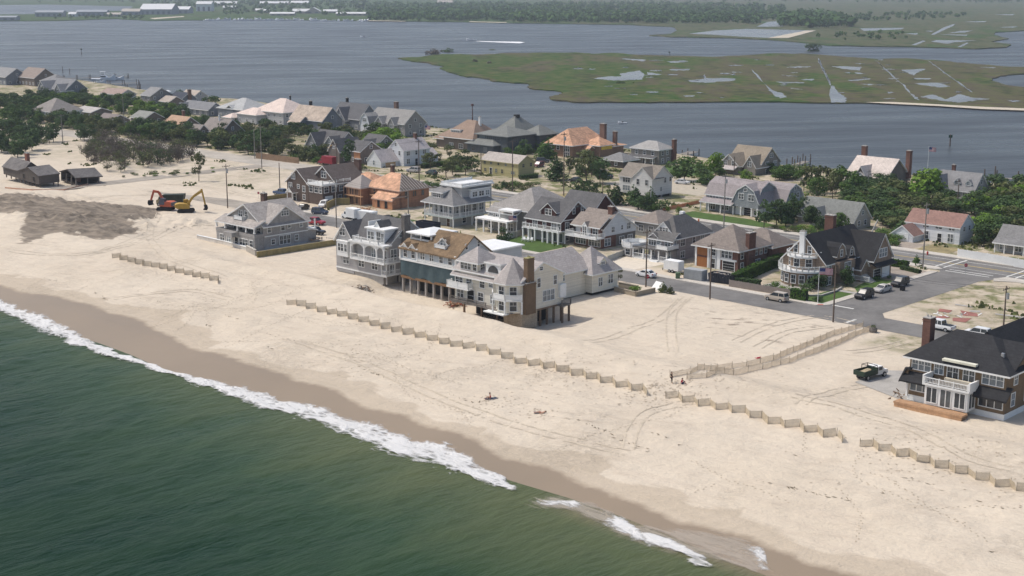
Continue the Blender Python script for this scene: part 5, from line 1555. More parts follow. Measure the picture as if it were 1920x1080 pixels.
# bayside roofs further off
h = House('shingle_house', 'wide brown hipped house by the bay with tall roof mast', 905, 288, wall=shingle('dun', (.18, .15, .125)), roof=roofm('brown cedar', (.285, .205, .155), .08))
h.wing(-22, -7, 2, 16, -.3, 4.4, 'hip', 5.8, over=1.2, ins=(6.5, 6.5))
h.wing(-28, -20, 4, 14, -.3, 3.2, 'hip', 3.4, over=1.0)
o = h.wing(-19.5, -14.5, 3.2, 8, 5.2, 6.8, 'flat', 0, part='dormer', wall=WHITE, over=.3)
h.win('-Y', [(-17, 5.5, 4.2, 1.0, 4)], 3.18, parent=o)
h.win('-Y', [(-18, .6, 2, 1.6, 2), (-13, .6, 2, 1.6, 2)], 1.98)
b = MB()
b.tube((-14.2, 9, 9), (-14.2, 9, 15.6), .22, .12, 6)
b.tube((-14.9, 9, 15.3), (-13.5, 9, 15.3), .14, .14, 6)
b.tube((-14.6, 9, 15.7), (-13.8, 9, 15.7), .3, .3, 6)
b.build('mast', M('rust mast', (.10, .05, .045), .8), h.root)
h.chim(-10.6, 9.2, 8, 11.4, .8, .8, WHITE)

h = House('shingle_house', 'dark blue grey bayside house with stacked low hipped roofs and upper gallery', 925, 290, wall=BLUEDARK, roof=roofm('sage grey', (.19, .195, .18), .06), trim=M('slate trim', (.16, .18, .19), .7))
h.wing(-13, 0, 0, 6, -.3, 3.2, 'hip', 1.7, over=.8)
h.wing(-11, 4, 3, 18, -.3, 6.4, 'hip', 2.6, over=.8)
h.win('-Y', [(-8.6, 4.6, 2.6, 1.3, 3), (-4.8, 4.6, 2.6, 1.3, 3), (-1, 4.6, 2.6, 1.3, 3)], 2.98, trim=h.t)
h.win('-Y', [(-10, .8, 1.6, 1.4, 2), (-4, .8, 1.6, 1.4, 2)], -.01, trim=h.t)
h.win('+X', [(7, 4, 1.6, 1.4, 2), (11, 4, 1.6, 1.4, 2)], 4.01, trim=h.t)

h = House('shingle_house', 'blue grey bayside tower house with steep pyramid roof and roof cap', 966, 283, wall=BLUEDARK, roof=MATS['roof sage grey'], trim=M('slate trim', (.16, .18, .19), .7))
h.wing(-10, 0, 0, 12, -.3, 6.2, 'hip', 5.6, over=.9)
h.wing(-.2, 8, 4, 13, -.3, 6.0, 'hip', 3.0, over=.7)
h.box('roof_cap', -5.8, -4.2, 5.2, 6.8, 11.0, 12.2, DARK)
h.dormer('-Y', -4.8, 2.2, 7.4, 2.4, .5, 3, .6, win=(1.8, .5, .1), n=2)
h.win('-Y', [(-8, 3.4, 1.2, 1.3), (-5, 3.2, 1.8, 1.6, 2), (-2, 3.4, 1.2, 1.3)], -.01, trim=h.t)

def simple(name, label, px, py, wall, roof, wings, extra=None, **kw):
    """a far house: list of wings (x0, x1, y0, y1, eave, roof type, rise)"""
    h = House(name, label, px, py, wall=wall, roof=roof, **kw)
    for (x0, x1, y0, y1, ze, rt, rise) in wings:
        h.wing(x0, x1, y0, y1, -.4, ze, rt, rise, over=.5)
        n = max(1, int((x1 - x0) / 4))
        zs = [.8] + ([3.4] if ze > 5 else [])
        h.win('-Y', [(x0 + (x1 - x0) * (i + .5) / n, z, 1.3, 1.3, 2) for i in range(n) for z in zs if ze > 2], y0 - .012)
        m = max(1, int((y1 - y0) / 4))
        h.win('+X', [(y0 + (y1 - y0) * (i + .5) / m, z, 1.1, 1.3) for i in range(m) for z in zs if ze > 2], x1 + .012)
        if rt == 'gx' and rise > 2.4:
            h.win('+X', [((y0 + y1) / 2, ze + .4, .9, 1.1)], x1 + .012)
        if rt == 'gy' and rise > 2.4:
            h.win('-Y', [((x0 + x1) / 2, ze + .4, 1.2, 1.1, 2)], y0 - .012)
    for e in (extra or []):
        h.chim(*e)
    return h

DG = shingle('mid grey', (.215, .215, .215))
simple('gabled_house', 'dark grey house with two tall white trimmed front gables in the trees', 622, 294, DG, DARK_R, [(-15, 0, 3, 12, 4.0, 'gx', 4.0), (-15, -7, 0, 6, 2.4, 'gy', 5.2), (-5.4, .4, 1.2, 8, 4.0, 'gy', 2.8)])
h = simple('unfinished_house', 'narrow grey brown house under repair with bright board patches, behind the dark street tree', 668, 310, M('stripped siding', (.17, .145, .125), .9, .2), DARK_R, [(-13, -7.4, -1, 9, 4.4, 'gy', 3.6), (-7.4, 0, 2, 11, 4.6, 'gx', 2.8)])
h.box('board_patch', -3.4, -.2, 1.9, 2.1, .4, 4.2, OSB)
h.box('board_patch', -12.9, -9.6, -1.25, -1.02, .2, 2.2, OSB)
b = MB()
b.mesh([(-13.2, -1.3, 4.7), (-10.9, -1.3, 5.9), (-10.9, 1.6, 5.9), (-13.2, 1.6, 4.7), (-13.2, -1.3, 4.85), (-10.9, -1.3, 6.05), (-10.9, 1.6, 6.05), (-13.2, 1.6, 4.85)], [(3, 2, 1, 0), (4, 5, 6, 7), (0, 1, 5, 4), (1, 2, 6, 5), (2, 3, 7, 6), (3, 0, 4, 7)])
b.build('roof_patch', M('new board', (.70, .48, .25), .8), h.root)
simple('shingle_house', 'steep grey house with dark shingle gable beside the bright green tree', 706, 292, DG, DARK_R, [(-9, 0, 0, 9, 3.6, 'gx', 3.2), (-6, 0, -3, 3, 3.0, 'gy', 2.6)])
h = simple('shingle_house', 'large long grey bayside house with white front gable and umber chimney', 752, 258, shingle('stone', (.30, .29, .275)), roofm('stone roof', (.27, .26, .245), .08), [(-22, 0, 2, 13, 5.4, 'gx', 4.6), (-15, -11, 0, 5, 5.2, 'gy', 2.2), (-7.5, -4, 0, 5, 5.2, 'gy', 2.2)], [(-15, 11, 6, 12.2, 1.6, 1.2, M('umber brick', (.17, .11, .085), .9))])
h.wing(-22.5, -17, -1.5, 4, -.3, 4.8, 'by', 3.6, over=.4, wall=WHITEC)
h.win('-Y', [(-19.8, 5.0, 2.2, 1.3, 3)], -1.52)
simple('shingle_house', 'tall house with slate dark roof behind the long grey bayside house', 668, 246, shingle('slate wall', (.20, .215, .235)), roofm('slate dark', (.125, .125, .13), .08), [(-18, 0, 2, 12, 5.0, 'gx', 5.4), (-14, -7, 0, 8, 4.4, 'gy', 4.6)], [(-15, 8, 8, 12, .9, .9, DARK)])
simple('shingle_house', 'white walled bayside house with wide bleached pink hipped roof', 528, 236, clap('pale', (.40, .40, .40)), roofm('bleached pink', (.66, .54, .47), .06), [(-20, 0, 1, 17, 5.4, 'hip', 5.0), (-26, -12, -4, 6, 4.0, 'hip', 2.4), (-32, -26, -7, 2, 2.2, 'hip', 1.6)], [(-8, 11, 9, 11.4, .5, .5, DARK)])
simple('shingle_house', 'bayside house with mottled buff roof and grey gable end, right of the pink hipped roof', 598, 250, shingle('slate wall', (.20, .215, .235)), roofm('mottled buff', (.44, .36, .29), .25), [(-21, 0, 2, 12, 5.0, 'gx', 4.8), (-17, -10, -2, 4, 3.8, 'gx', 2.2)], [(-15, 8, 7, 11.4, 1.0, .9, DARK)])
simple('shingle_house', 'light grey hipped bayside house with triangular dormers', 456, 226, shingle('slate wall', (.20, .215, .235)), LIGHT_R, [(-19, 0, 0, 16, 4.6, 'hip', 4.2), (-12, -7, -.2, 4, 4.8, 'gy', 1.4)])
simple('cottage', 'long low slate grey house with white gable left of the light grey hipped roof', 388, 219, shingle('slate wall', (.20, .215, .235)), roofm('slate grey', (.21, .21, .215), .08), [(-22, 0, 1, 9, 3.2, 'gx', 2.8), (-22, -17, -.5, 4, 3.0, 'gy', 2.2)])
simple('cottage', 'grey brown house with broad gabled roof and white vent pipe in the grove', 408, 266, shingle('dun', (.18, .15, .125)), roofm('grey brown', (.245, .215, .195), .06), [(-14, 0, 2, 12, 3.6, 'gx', 4.4), (-15, -9, -4, 4, 2.0, 'gx', 3.8)], [(-7, 6, 7, 9.4, .4, .4, WHITE)])
simple('cottage', 'tan roofed house behind the dark pine, left of the grey brown gable', 338, 252, shingle('dun', (.18, .15, .125)), roofm('warm tan', (.42, .28, .19), .08), [(-13, 0, 0, 10, 3.0, 'gx', 3.6)], [(-11, 9, 4, 8, 1.0, .9)])
simple('cottage', 'small dull green grey roofed house in the grove', 272, 234, shingle('dun', (.18, .15, .125)), roofm('moss grey', (.255, .255, .23), .08), [(-11, 0, 0, 9, 2.8, 'gx', 2.4)])
simple('cottage', 'mauve brown roofed house in the grove beside the pale putty roof', 208, 240, shingle('dun', (.18, .15, .125)), roofm('mauve brown', (.215, .18, .165), .08), [(-12, 0, 0, 9, 3.0, 'gx', 2.2)])
simple('long_building', 'long low building with pale flat pitched roof in the grove', 172, 224, shingle('dun', (.18, .15, .125)), roofm('pale putty', (.43, .40, .37), .05), [(-15, 0, 0, 10, 3.2, 'gx', 1.6)])
simple('shingle_house', 'big grey brown hipped house with white porch behind the left grove', 96, 226, WHITEC, roofm('putty brown', (.25, .225, .205), .06), [(-17, 0, 0, 15, 3.8, 'hip', 5.0)])
simple('shingle_house', 'large slate grey gabled house near the far left docks', 118, 186, shingle('slate wall', (.20, .215, .235)), roofm('slate grey', (.21, .21, .215), .08), [(-26, 0, 2, 14, 5.0, 'gx', 4.6), (-22, -14, -2, 6, 4.6, 'gy', 4.0), (-6, 0, -1, 6, 4.6, 'gy', 3.0)])
simple('shingle_house', 'brown roofed house farthest left by the water', 66, 162, shingle('dun', (.18, .15, .125)), roofm('fawn', (.27, .22, .19), .08), [(-20, 0, 0, 14, 5.0, 'gx', 5.0)])
simple('shingle_house', 'grey roofed house at the far left edge beside the water', 12, 160, shingle('slate wall', (.20, .215, .235)), roofm('putty grey', (.26, .255, .25), .08), [(-22, 0, 0, 14, 5.0, 'gx', 4.5)])
simple('shingle_house', 'house with grey hipped roof in front of the far docks', 100, 168, shingle('slate wall', (.20, .215, .235)), MGREY_R, [(-14, 0, 0, 12, 4.4, 'hip', 3.4)])
simple('cottage', 'pinkish brown roofed cottage with pale walls below the dock', 226, 192, clap('pale', (.40, .40, .40)), roofm('rose brown', (.33, .25, .215), .06), [(-19, 0, 0, 9, 4.0, 'gx', 2.2)])
simple('shingle_house', 'grey shingled house beside the shore left of the round white umbrella', 284, 200, shingle('putty', (.26, .25, .235)), roofm('putty grey', (.26, .255, .25), .08), [(-9, 0, 0, 12, 5.4, 'gx', 3.4)])
simple('cottage', 'cottage with buff roof in front of the round white umbrella', 318, 202, shingle('dun', (.18, .15, .125)), roofm('buff', (.40, .345, .295), .08), [(-9, 0, 0, 8, 3.0, 'gx', 2.2)])
simple('cottage', 'house with navy blue roof next to the buff roofed cottage', 342, 200, shingle('slate wall', (.20, .215, .235)), roofm('navy', (.05, .058, .075), .08), [(-11, 0, 0, 8, 4.0, 'gx', 2.6)], [(.5, 4, 2, 8, 1.0, 1.6, M('umber brick', (.17, .11, .085), .9))])
simple('cottage', 'house with ochre roof under the round headed bayside tree', 364, 196, clap('pale', (.40, .40, .40)), roofm('ochre', (.42, .36, .30), .08), [(-12, 0, 0, 8, 4.0, 'gx', 2.6)])

# storm wrecked building in the sand at left
WRECK = shingle('weathered brown', (.105, .09, .078))
WRECK_R = roofm('weathered grey', (.155, .143, .135), .3)
h = House('wrecked_building', 'storm wrecked brown building on bare piles in the sand', 74, 352, wall=WRECK, roof=WRECK_R, cat='ruin')
h.wing(-12, 0, 0, 6.5, .9, 3.6, 'gy', 1.7, over=.3, trim=WRECK)
h.wing(-24, -12, 1, 7, .6, 3.2, 'gx', 2.4, over=.3, trim=WRECK)
h.root.rotation_euler = (R(1.5), R(2.5), h.root.rotation_euler[2])
h.piles([(-11.6 + 2.3 * i, .3) for i in range(6)] + [(-11.6 + 2.9 * i, 6) for i in range(5)] + [(-23 + 3 * i, 1.4) for i in range(4)], -.3, .95, .25, POLE)
h.win('-Y', [(-9, 1.6, 1.0, 1.2), (-3, 1.6, 1.0, 1.2)], -.01, trim=WRECK, glass=DARK)
h.chim(-16, 5, 3, 7.6, 1.2, 1.0, M('burnt brick', (.28, .12, .08), .9))
h = House('wrecked_building', 'open sided storm wrecked shed with sagging grey roof beside the building on piles', 142, 348, yaw=-4, wall=WRECK, roof=WRECK_R, cat='ruin')
h.wing(-10, 0, 0, 8, 2.3, 2.6, 'gy', 1.5, over=.5, trim=WRECK, nowall=True)
h.root.rotation_euler = (R(-2), R(4.5), h.root.rotation_euler[2])
h.box('back_wall', -9.8, -.2, 7.4, 7.6, 0, 2.3, WRECK)
h.box('side_wall', -10, -9.8, 0, 7.6, 0, 2.3, WRECK)
h.box('dark_floor', -9.9, 0, .2, 7.6, -.3, .15, M('dark brown floor', (.06, .05, .045), .9))  # floor slab in an even near-black brown
h.cols([(-9.8, .2), (-6.6, .2), (-3.2, .2), (-.2, .2), (-.2, 3.8), (-.2, 7.4)], -.3, 2.4, .3, GREYWOOD)
h.box('inner_wall_or_shade', -6.4, -3.4, 3, 3.2, .1, 2.3, M('red clay wall', (.22, .11, .08), .9))
b = MB()
rng = random.Random(2)
for i in range(16):
    p = Vector((rng.uniform(-1, 6), rng.uniform(-2, 7), rng.uniform(.0, .4)))
    b.beam(p, p + Vector((rng.uniform(-2, 2), rng.uniform(-2, 2), rng.uniform(.0, .9))), .16, .08)
b.build('broken_boards', M('splintered wood', (.26, .2, .16), .9), h.root)
# ------------------------------------------------------------ vehicles
PAINT = {}
def paint(n, c):
    if n not in PAINT:
        PAINT[n] = M('car paint ' + n, c, .3, .05, .5, spec=.5, fine=.02)
    return PAINT[n]
TYRE = M('tyre rubber', (.018, .018, .018), .85)
CHROME = M('lamp glass', (.6, .6, .58), .2, .05, spec=.6)
REDLAMP = M('red lamp glass', (.35, .02, .02), .3)
wheel_d = {}
def wheel_data(r, w):
    if (r, w) not in wheel_d:
        b = MB()
        b.tube((0, -w / 2, 0), (0, w / 2, 0), r, r, 14)
        b.tube((0, -w / 2 - .012, 0), (0, w / 2 + .012, 0), r * .58, r * .58, 10, 1)
        wheel_d[(r, w)] = b.data('wheel', [TYRE, STEEL])
    return wheel_d[(r, w)]

# sections: (x, z_low, z_high, half width); front of the car at +X
CARS = {
    'sedan': dict(sec=[(-2.25, .45, .80, .74), (-2.1, .28, .98, .84), (-1.3, .2, 1.02, .88), (.8, .2, .98, .88), (1.9, .25, .86, .84), (2.28, .4, .66, .70)],
                  cab=[(-1.75, 1.0), (-1.0, 1.42), (.35, 1.42), (1.15, .96)], wb=(-1.35, 1.4), r=.33),
    'suv': dict(sec=[(-2.3, .5, 1.0, .80), (-2.2, .35, 1.12, .90), (-1.3, .28, 1.12, .93), (1.0, .28, 1.08, .93), (2.0, .35, 1.02, .90), (2.32, .5, .8, .78)],
                cab=[(-2.22, 1.1), (-1.95, 1.74), (.35, 1.76), (1.15, 1.06)], wb=(-1.4, 1.42), r=.38),
    'pickup': dict(sec=[(-2.8, .55, 1.1, .88), (-2.7, .45, 1.12, .95), (-.65, .4, 1.12, .95), (1.4, .4, 1.12, .95), (2.5, .45, 1.05, .93), (2.85, .55, .9, .82)],
                   cab=[(-.95, 1.1), (-.8, 1.82), (.75, 1.82), (1.4, 1.1)], wb=(-1.75, 1.75), r=.40, bed=(-2.65, -1.0)),
}
def car(name, label, px, py, yaw, kind, col, cat='car', pt=None):
    s = CARS[kind]
    root = empty(name, gp(px, py) if pt is None else pt, GRID + R(yaw), label, cat, 'parked vehicles')
    b = MB()
    n = 8
    rings = []
    for x, z0, z1, w in s['sec']:
        zm = z0 + (z1 - z0) * .55
        rings.append([(x, -w * .9, z0), (x, -w, z0 + .12), (x, -w, zm), (x, -w * .93, z1), (x, w * .93, z1), (x, w, zm), (x, w, z0 + .12), (x, w * .9, z0)])
    pts = [p for r_ in rings for p in r_]
    fs = [tuple(range(n))[::-1], tuple(range(len(pts) - n, len(pts)))]
    for i in range(len(rings) - 1):
        for j in range(n):
            k = (j + 1) % n
            fs.append((i * n + j, i * n + k, (i + 1) * n + k, (i + 1) * n + j))
    b.mesh(pts, fs)
    w = s['sec'][2][3]
    (xa, za), (xb, zb), (xc, zc), (xd, zd) = s['cab']
    wi = w * .76
    b.prism([(xb - .06, zb - .04), (xb, zb + .05), (xc, zc + .05), (xc + .1, zc - .04)], 'y', -wi, wi)      # roof
    for sy in (-1, 1):                                                                                      # pillars
        for p, q in (((xa, za), (xb, zb)), ((xd, zd), (xc, zc)), (((xb + xc) / 2 - .1, za), ((xb + xc) / 2 - .1, zb))):
            b.beam((p[0], sy * w * .9, p[1]), (q[0], sy * wi, q[1]), .09, .09)
    if 'bed' in s:
        pass
    b.build('body', paint(*col), root)
    g = MB()
    P = [(xa, za), (xb, zb), (xc, zc), (xd, zd)]
    lo, hi = w * .87, w * .74
    q = [(xa + .05, -lo, za - .05), (xb + .03, -hi, zb), (xc - .03, -hi, zc), (xd - .05, -lo, zd - .05), (xa + .05, lo, za - .05), (xb + .03, hi, zb), (xc - .03, hi, zc), (xd - .05, lo, zd - .05)]
    g.mesh(q, [(0, 1, 2, 3), (7, 6, 5, 4), (0, 4, 5, 1), (1, 5, 6, 2), (2, 6, 7, 3), (3, 7, 4, 0)])
    g.build('window', GLASS, root)
    if 'bed' in s:
        m = MB()
        x0, x1 = s['bed']
        m.box(x0, x1, -w * .84, w * .84, 1.1, 1.135)
        m.build('load_bed', BLACK, root)
    wd = wheel_data(s['r'], .24)
    for x in s['wb']:
        for sy in (-1, 1):
            link('wheel', wd, root, (x, sy * (w - .09), s['r']))
    x = s['sec'][-1][0]
    for sy in (-1, 1):
        l = MB()
        l.box(x - .3, x - .06, sy * w * .72 - .16, sy * w * .72 + .16, .68, .84)
        l.build('headlight', CHROME, root)
        l = MB()
        x2 = s['sec'][0][0]
        l.box(x2 - .01, x2 + .16, sy * w * .74 - .12, sy * w * .74 + .12, .78, .98)
        l.build('tail_light', REDLAMP, root)
    return root

WC, SILVER, BLK, NAVY, RED_P = ('white', (.70, .70, .69)), ('silver', (.42, .40, .38)), ('black', (.018, .018, .02)), ('navy', (.035, .045, .075)), ('red', (.32, .02, .035))
GRN, BLUE, GRAPH = ('bottle green', (.03, .05, .045)), ('blue', (.05, .08, .16)), ('graphite', (.07, .07, .075))
car('parked_car', 'white sedan at the kerb in front of the grey porch house', 1211, 519, 180, 'sedan', WC)
car('parked_car', 'beige silver estate car at the kerb beside the plank fence', 1456, 564, 180, 'suv', ('champagne', (.44, .38, .31)))
car('parked_car', 'black off-road car nearest the street corner, before the corner mansion', 1620, 559, -92, 'suv', BLK)
car('parked_car', 'silver car between the two black cars on the side street', 1655, 547, -92, 'sedan', SILVER)
car('parked_car', 'black car at the far end of the row on the side street', 1687, 536, -92, 'suv', BLK)
car('pickup_truck', 'white pickup truck at the sandy lot behind the right hand house', 1760, 618, 178, 'pickup', WC, 'pickup')
car('parked_car', 'white car half hidden behind the black roof at the right edge', 1832, 632, 180, 'suv', WC)
car('parked_car', 'navy people carrier on the sand by the garage of the dark brown gabled house', 600, 402, 12, 'suv', NAVY)
car('parked_car', 'black car between the weathered house and the dark brown gabled house', 568, 393, -70, 'sedan', BLK)
car('parked_car', 'white car close to the garage of the dark brown gabled house', 608, 388, -60, 'suv', WC)
car('pickup_truck', 'dark blue pickup truck left of the dark brown gabled house', 529, 366, 10, 'pickup', BLUE, 'pickup')
car('pickup_truck', 'red pickup truck right behind the weathered grey shingled house', 590, 421, 15, 'pickup', RED_P, 'pickup')
car('pickup_truck', 'black pickup truck right of the rear porch of the weathered grey house', 590, 439, 12, 'pickup', BLK, 'pickup')
car('parked_car', 'silver car on the main road before the white colonial house', 775, 323, 195, 'suv', SILVER)
car('parked_car', 'dark green car on the main road following the silver car', 809, 327, 180, 'sedan', GRN)
car('parked_car', 'black car between the pines on the main road right of the olive building', 1079, 341, 180, 'sedan', BLK)
car('parked_car', 'blue car among the pines behind the raised white house', 1137, 334, 180, 'sedan', BLUE)
car('parked_car', 'white car on the drive right of the raised white house', 1279, 345, 20, 'sedan', WC)
car('parked_car', 'white car on the drive beside the grey gambrel house', 1326, 345, 20, 'suv', WC)
car('parked_car', 'white car on the main road behind the dark brown gabled house', 621, 320, 180, 'sedan', WC)
car('parked_car', 'graphite car outside the orange roofed house by the bay', 1018, 305, 40, 'suv', GRAPH)
car('parked_car', 'maroon car left of the orange roofed house by the bay', 1010, 313, -80, 'suv', ('maroon', (.12, .02, .03)))
car('parked_car', 'black car under the stilts of the dark blue grey bayside house', 952, 324, 0, 'sedan', BLK)

def box_truck(name, label, px, py, yaw, boxc, cabc, L=4.2, H=2.3, cat='truck'):
    root = empty(name, gp(px, py), GRID + R(yaw), label, cat, 'parked vehicles')
    b = MB()
    b.box(-L, .0, -1.1, 1.1, .75, .75 + H)
    for k in range(9):
        x = -L + L * (k + .5) / 9
        b.box(x - .02, x + .02, -1.115, 1.115, .8, .7 + H)
    b.build('cargo_box', boxc, root)
    c = MB()
    c.prism([(.05, .5), (.05, 2.15), (.75, 2.2), (1.25, 1.4), (2.1, 1.2), (2.2, .5)], 'y', -.98, .98)
    o = c.build('cab', cabc, root)
    g = MB()
    g.mesh([(.80, -.85, 2.1), (.80, .85, 2.1), (1.27, .9, 1.42), (1.27, -.9, 1.42), (.86, -.85, 2.14), (.86, .85, 2.14), (1.33, .9, 1.46), (1.33, -.9, 1.46)], [(0, 1, 2, 3), (7, 6, 5, 4), (0, 4, 5, 1), (1, 5, 6, 2), (2, 6, 7, 3), (3, 7, 4, 0)])
    for sy in (-1, 1):
        g.box(.2, .8, sy * .98 - .02, sy * .98 + .02, 1.4, 2.0)
    g.build('window', GLASS, o)
    f = MB()
    f.box(-L, 2.0, -.5, .5, .4, .74)
    f.build('chassis', BLACK, root)
    wd = wheel_data(.4, .28)
    for x in (-L * .72, 1.45):
        for sy in (-1, 1):
            link('wheel', wd, root, (x, sy * .86, .4))
    return root
box_truck('box_truck', 'white box truck on the sandy verge by the unfinished orange roofed house', 655, 411, 176, WHITE, WHITE, 3.6)
box_truck('box_truck', 'dark red truck across the main road behind the dark brown gabled house', 608, 309, 180, M('crimson panel', (.22, .02, .03), .5), M('crimson panel', (.22, .02, .03), .5), 5.5)

def trailer(name, label, px, py, yaw, m, L, W, H, cat='trailer'):
    root = empty(name, gp(px, py), GRID + R(yaw), label, cat)
    b = MB()
    b.prism([(-L / 2, .5), (-L / 2, .5 + H - .1), (-L / 2 + .1, .5 + H), (L / 2 - .2, .5 + H), (L / 2, .3 + H), (L / 2, .5)], 'y', -W / 2, W / 2)
    for k in range(10):
        x = -L / 2 + L * (k + .5) / 10
        b.box(x - .02, x + .02, -W / 2 - .015, W / 2 + .015, .55, .45 + H)
    b.build('cargo_box', m, root)
    t = MB()
    t.beam((L / 2, 0, .45), (L / 2 + 1.1, 0, .42), .12)
    t.box(L / 2 + .9, L / 2 + 1.0, -.05, .05, .0, .45)
    t.build('tow_bar', BLACK, root)
    wd = wheel_data(.34, .22)
    for x in (-.45, .35):
        for sy in (-1, 1):
            link('wheel', wd, root, (x, sy * (W / 2 - .02), .34))
trailer('cargo_trailer', 'white enclosed cargo trailer in front of the brick house', 1263, 510, 180, WHITE, 3.8, 2.0, 2.0)
trailer('cargo_trailer', 'white flat topped trailer behind the tall grey house with balconies', 688, 415, 10, WHITE, 5.2, 2.2, 2.2)

def dumpster(name, label, px, py, yaw, m, L, W, H, fill=None):
    root = empty(name, gp(px, py), GRID + R(yaw), label, 'dumpster')
    b = MB()
    t = .08
    b.prism([(-L / 2, .15), (-L / 2 - .2, .15 + H), (-L / 2 - .1, .15 + H), (-L / 2 + t, .15)], 'y', -W / 2, W / 2)
    b.prism([(L / 2, .15), (L / 2, .15 + H), (L / 2 - t, .15 + H), (L / 2 - t, .15)], 'y', -W / 2, W / 2)
    for sy in (-1, 1):
        b.box(-L / 2, L / 2, sy * W / 2 - t / 2, sy * W / 2 + t / 2, .15, .15 + H)
        for k in range(9):
            x = -L / 2 + L * (k + .5) / 9
            b.box(x - .05, x + .05, sy * (W / 2 + .06) - .06, sy * (W / 2 + .06) + .06, .15, .1 + H)
        b.box(-L / 2 - .1, L / 2, sy * W / 2 - .08, sy * W / 2 + .08, .1 + H, .2 + H)
    b.box(-L / 2, L / 2, -W / 2, W / 2, .1, .2)
    b.build('body', m, root)
    if fill:
        rng = random.Random(9)
        f = MB()
        for i in range(40):
            p = Vector((rng.uniform(-L * .44, L * .44), rng.uniform(-W * .4, W * .4), H * rng.uniform(.7, 1.1)))
            d = Vector((rng.uniform(-1, 1), rng.uniform(-1, 1), rng.uniform(-.15, .2)))
            f.beam(p - d * .5, p + d * .5, rng.uniform(.1, .5), .08, rng.randrange(3))
        f.build('rubble_load', [NEWWOOD, CONC, M('plaster board', (.5, .46, .4), .9)], root)
dumpster('dumpster', 'open dark dumpster full of boards in front of the brick house', 1357, 530, 8, M('navy steel', (.025, .028, .036), .6, .2), 5.6, 2.3, 1.7, True)
dumpster('dumpster', 'long navy dumpster under the raised gallery house', 803, 428, 5, M('deep navy steel', (.012, .016, .032), .6, .2), 6.0, 2.3, 1.5)
root = empty('storage_container', gp(1308, 524), GRID + R(6), 'grey steel storage container with brown doors left of the dark dumpster', 'container')
b = MB()
b.box(-2.6, 1.6, -1.1, 1.1, .05, 2.1)
for k in range(14):
    b.box(-2.5 + k * .3, -2.38 + k * .3, -1.13, 1.13, .15, 2.0)
b.build('body', M('grey steel', (.33, .34, .34), .6, .15), root)
b = MB()
b.box(-2.68, -2.6, -1.1, -.02, .1, 2.05)
b.box(-2.68, -2.6, .02, 1.1, .1, 2.05)
b.build('door', M('brown steel', (.10, .055, .045), .7), root)
b = MB()
b.box(-3.6, -2.75, -.4, .4, .05, 1.2)
b.prism([(-3.65, 1.2), (-3.65, 1.25), (-2.7, 1.4), (-2.7, 1.2)], 'y', -.45, .45)
tag(b.build('wheelie_bin', M('green bin', (.10, .15, .08), .6), None, loc=gp(1300, 523)), 'green lidded bin beside the grey storage container', 'bin')

# flat bed truck on the drive of the right hand house
root = empty('tipper_truck', gp(1632, 708), GRID + R(80), 'dark green tipper truck with white cab on the concrete drive', 'truck')
b = MB()
b.box(-2.7, .4, -1.05, 1.05, .75, .9)
for sy in (-1, 1):
    b.box(-2.7, .4, sy * 1.02 - .05, sy * 1.02 + .05, .9, 1.5)
b.box(-2.75, -2.65, -1.05, 1.05, .8, 1.5)
b.box(.35, .45, -1.05, 1.05, .9, 1.7)
b.build('load_bed', M('dark green steel', (.022, .04, .025), .5, .2), root)
b = MB()
b.box(-2.3, .2, -.9, .9, .92, 1.12)
for k in range(5):
    b.box(-2.2 + k * .45, -1.9 + k * .45, -.7 + .1 * k, .2 + .1 * k, 1.1, 1.4)
b.build('cargo', M('sand bags', (.45, .37, .24), .9), root)
b = MB()
for x in (-1.0, .3):
    for sy in (-1, 1):
        b.beam((x, sy * .95, 1.5), (x, sy * .95, 2.1), .07)
    b.beam((x, -.95, 2.1), (x, .95, 2.1), .07)
for sy in (-1, 1):
    b.beam((-1.0, sy * .95, 2.1), (.3, sy * .95, 2.1), .07)
b.build('ladder_rack', BLACK, root)
b = MB()
b.prism([(.55, .5), (.55, 1.75), (.75, 1.82), (1.6, 1.8), (2.05, 1.2), (2.9, 1.1), (3.0, .5)], 'y', -.9, .9)
o = b.build('cab', WHITE, root)
b = MB()
b.mesh([(1.62, -.8, 1.74), (1.62, .8, 1.74), (2.05, .84, 1.22), (2.05, -.84, 1.22), (1.68, -.8, 1.78), (1.68, .8, 1.78), (2.11, .84, 1.26), (2.11, -.84, 1.26)], [(0, 1, 2, 3), (7, 6, 5, 4), (0, 4, 5, 1), (1, 5, 6, 2), (2, 6, 7, 3), (3, 7, 4, 0)])
for sy in (-1, 1):
    b.box(.8, 1.6, sy * .9 - .02, sy * .9 + .02, 1.2, 1.7)
b.build('window', GLASS, o)
b = MB()
b.box(-2.6, 2.8, -.45, .45, .45, .74)
b.build('chassis', BLACK, root)
wd = wheel_data(.42, .3)
for x in (-1.7, 2.1):
    for sy in (-1, 1):
        link('wheel', wd, root, (x, sy * .84, .42))

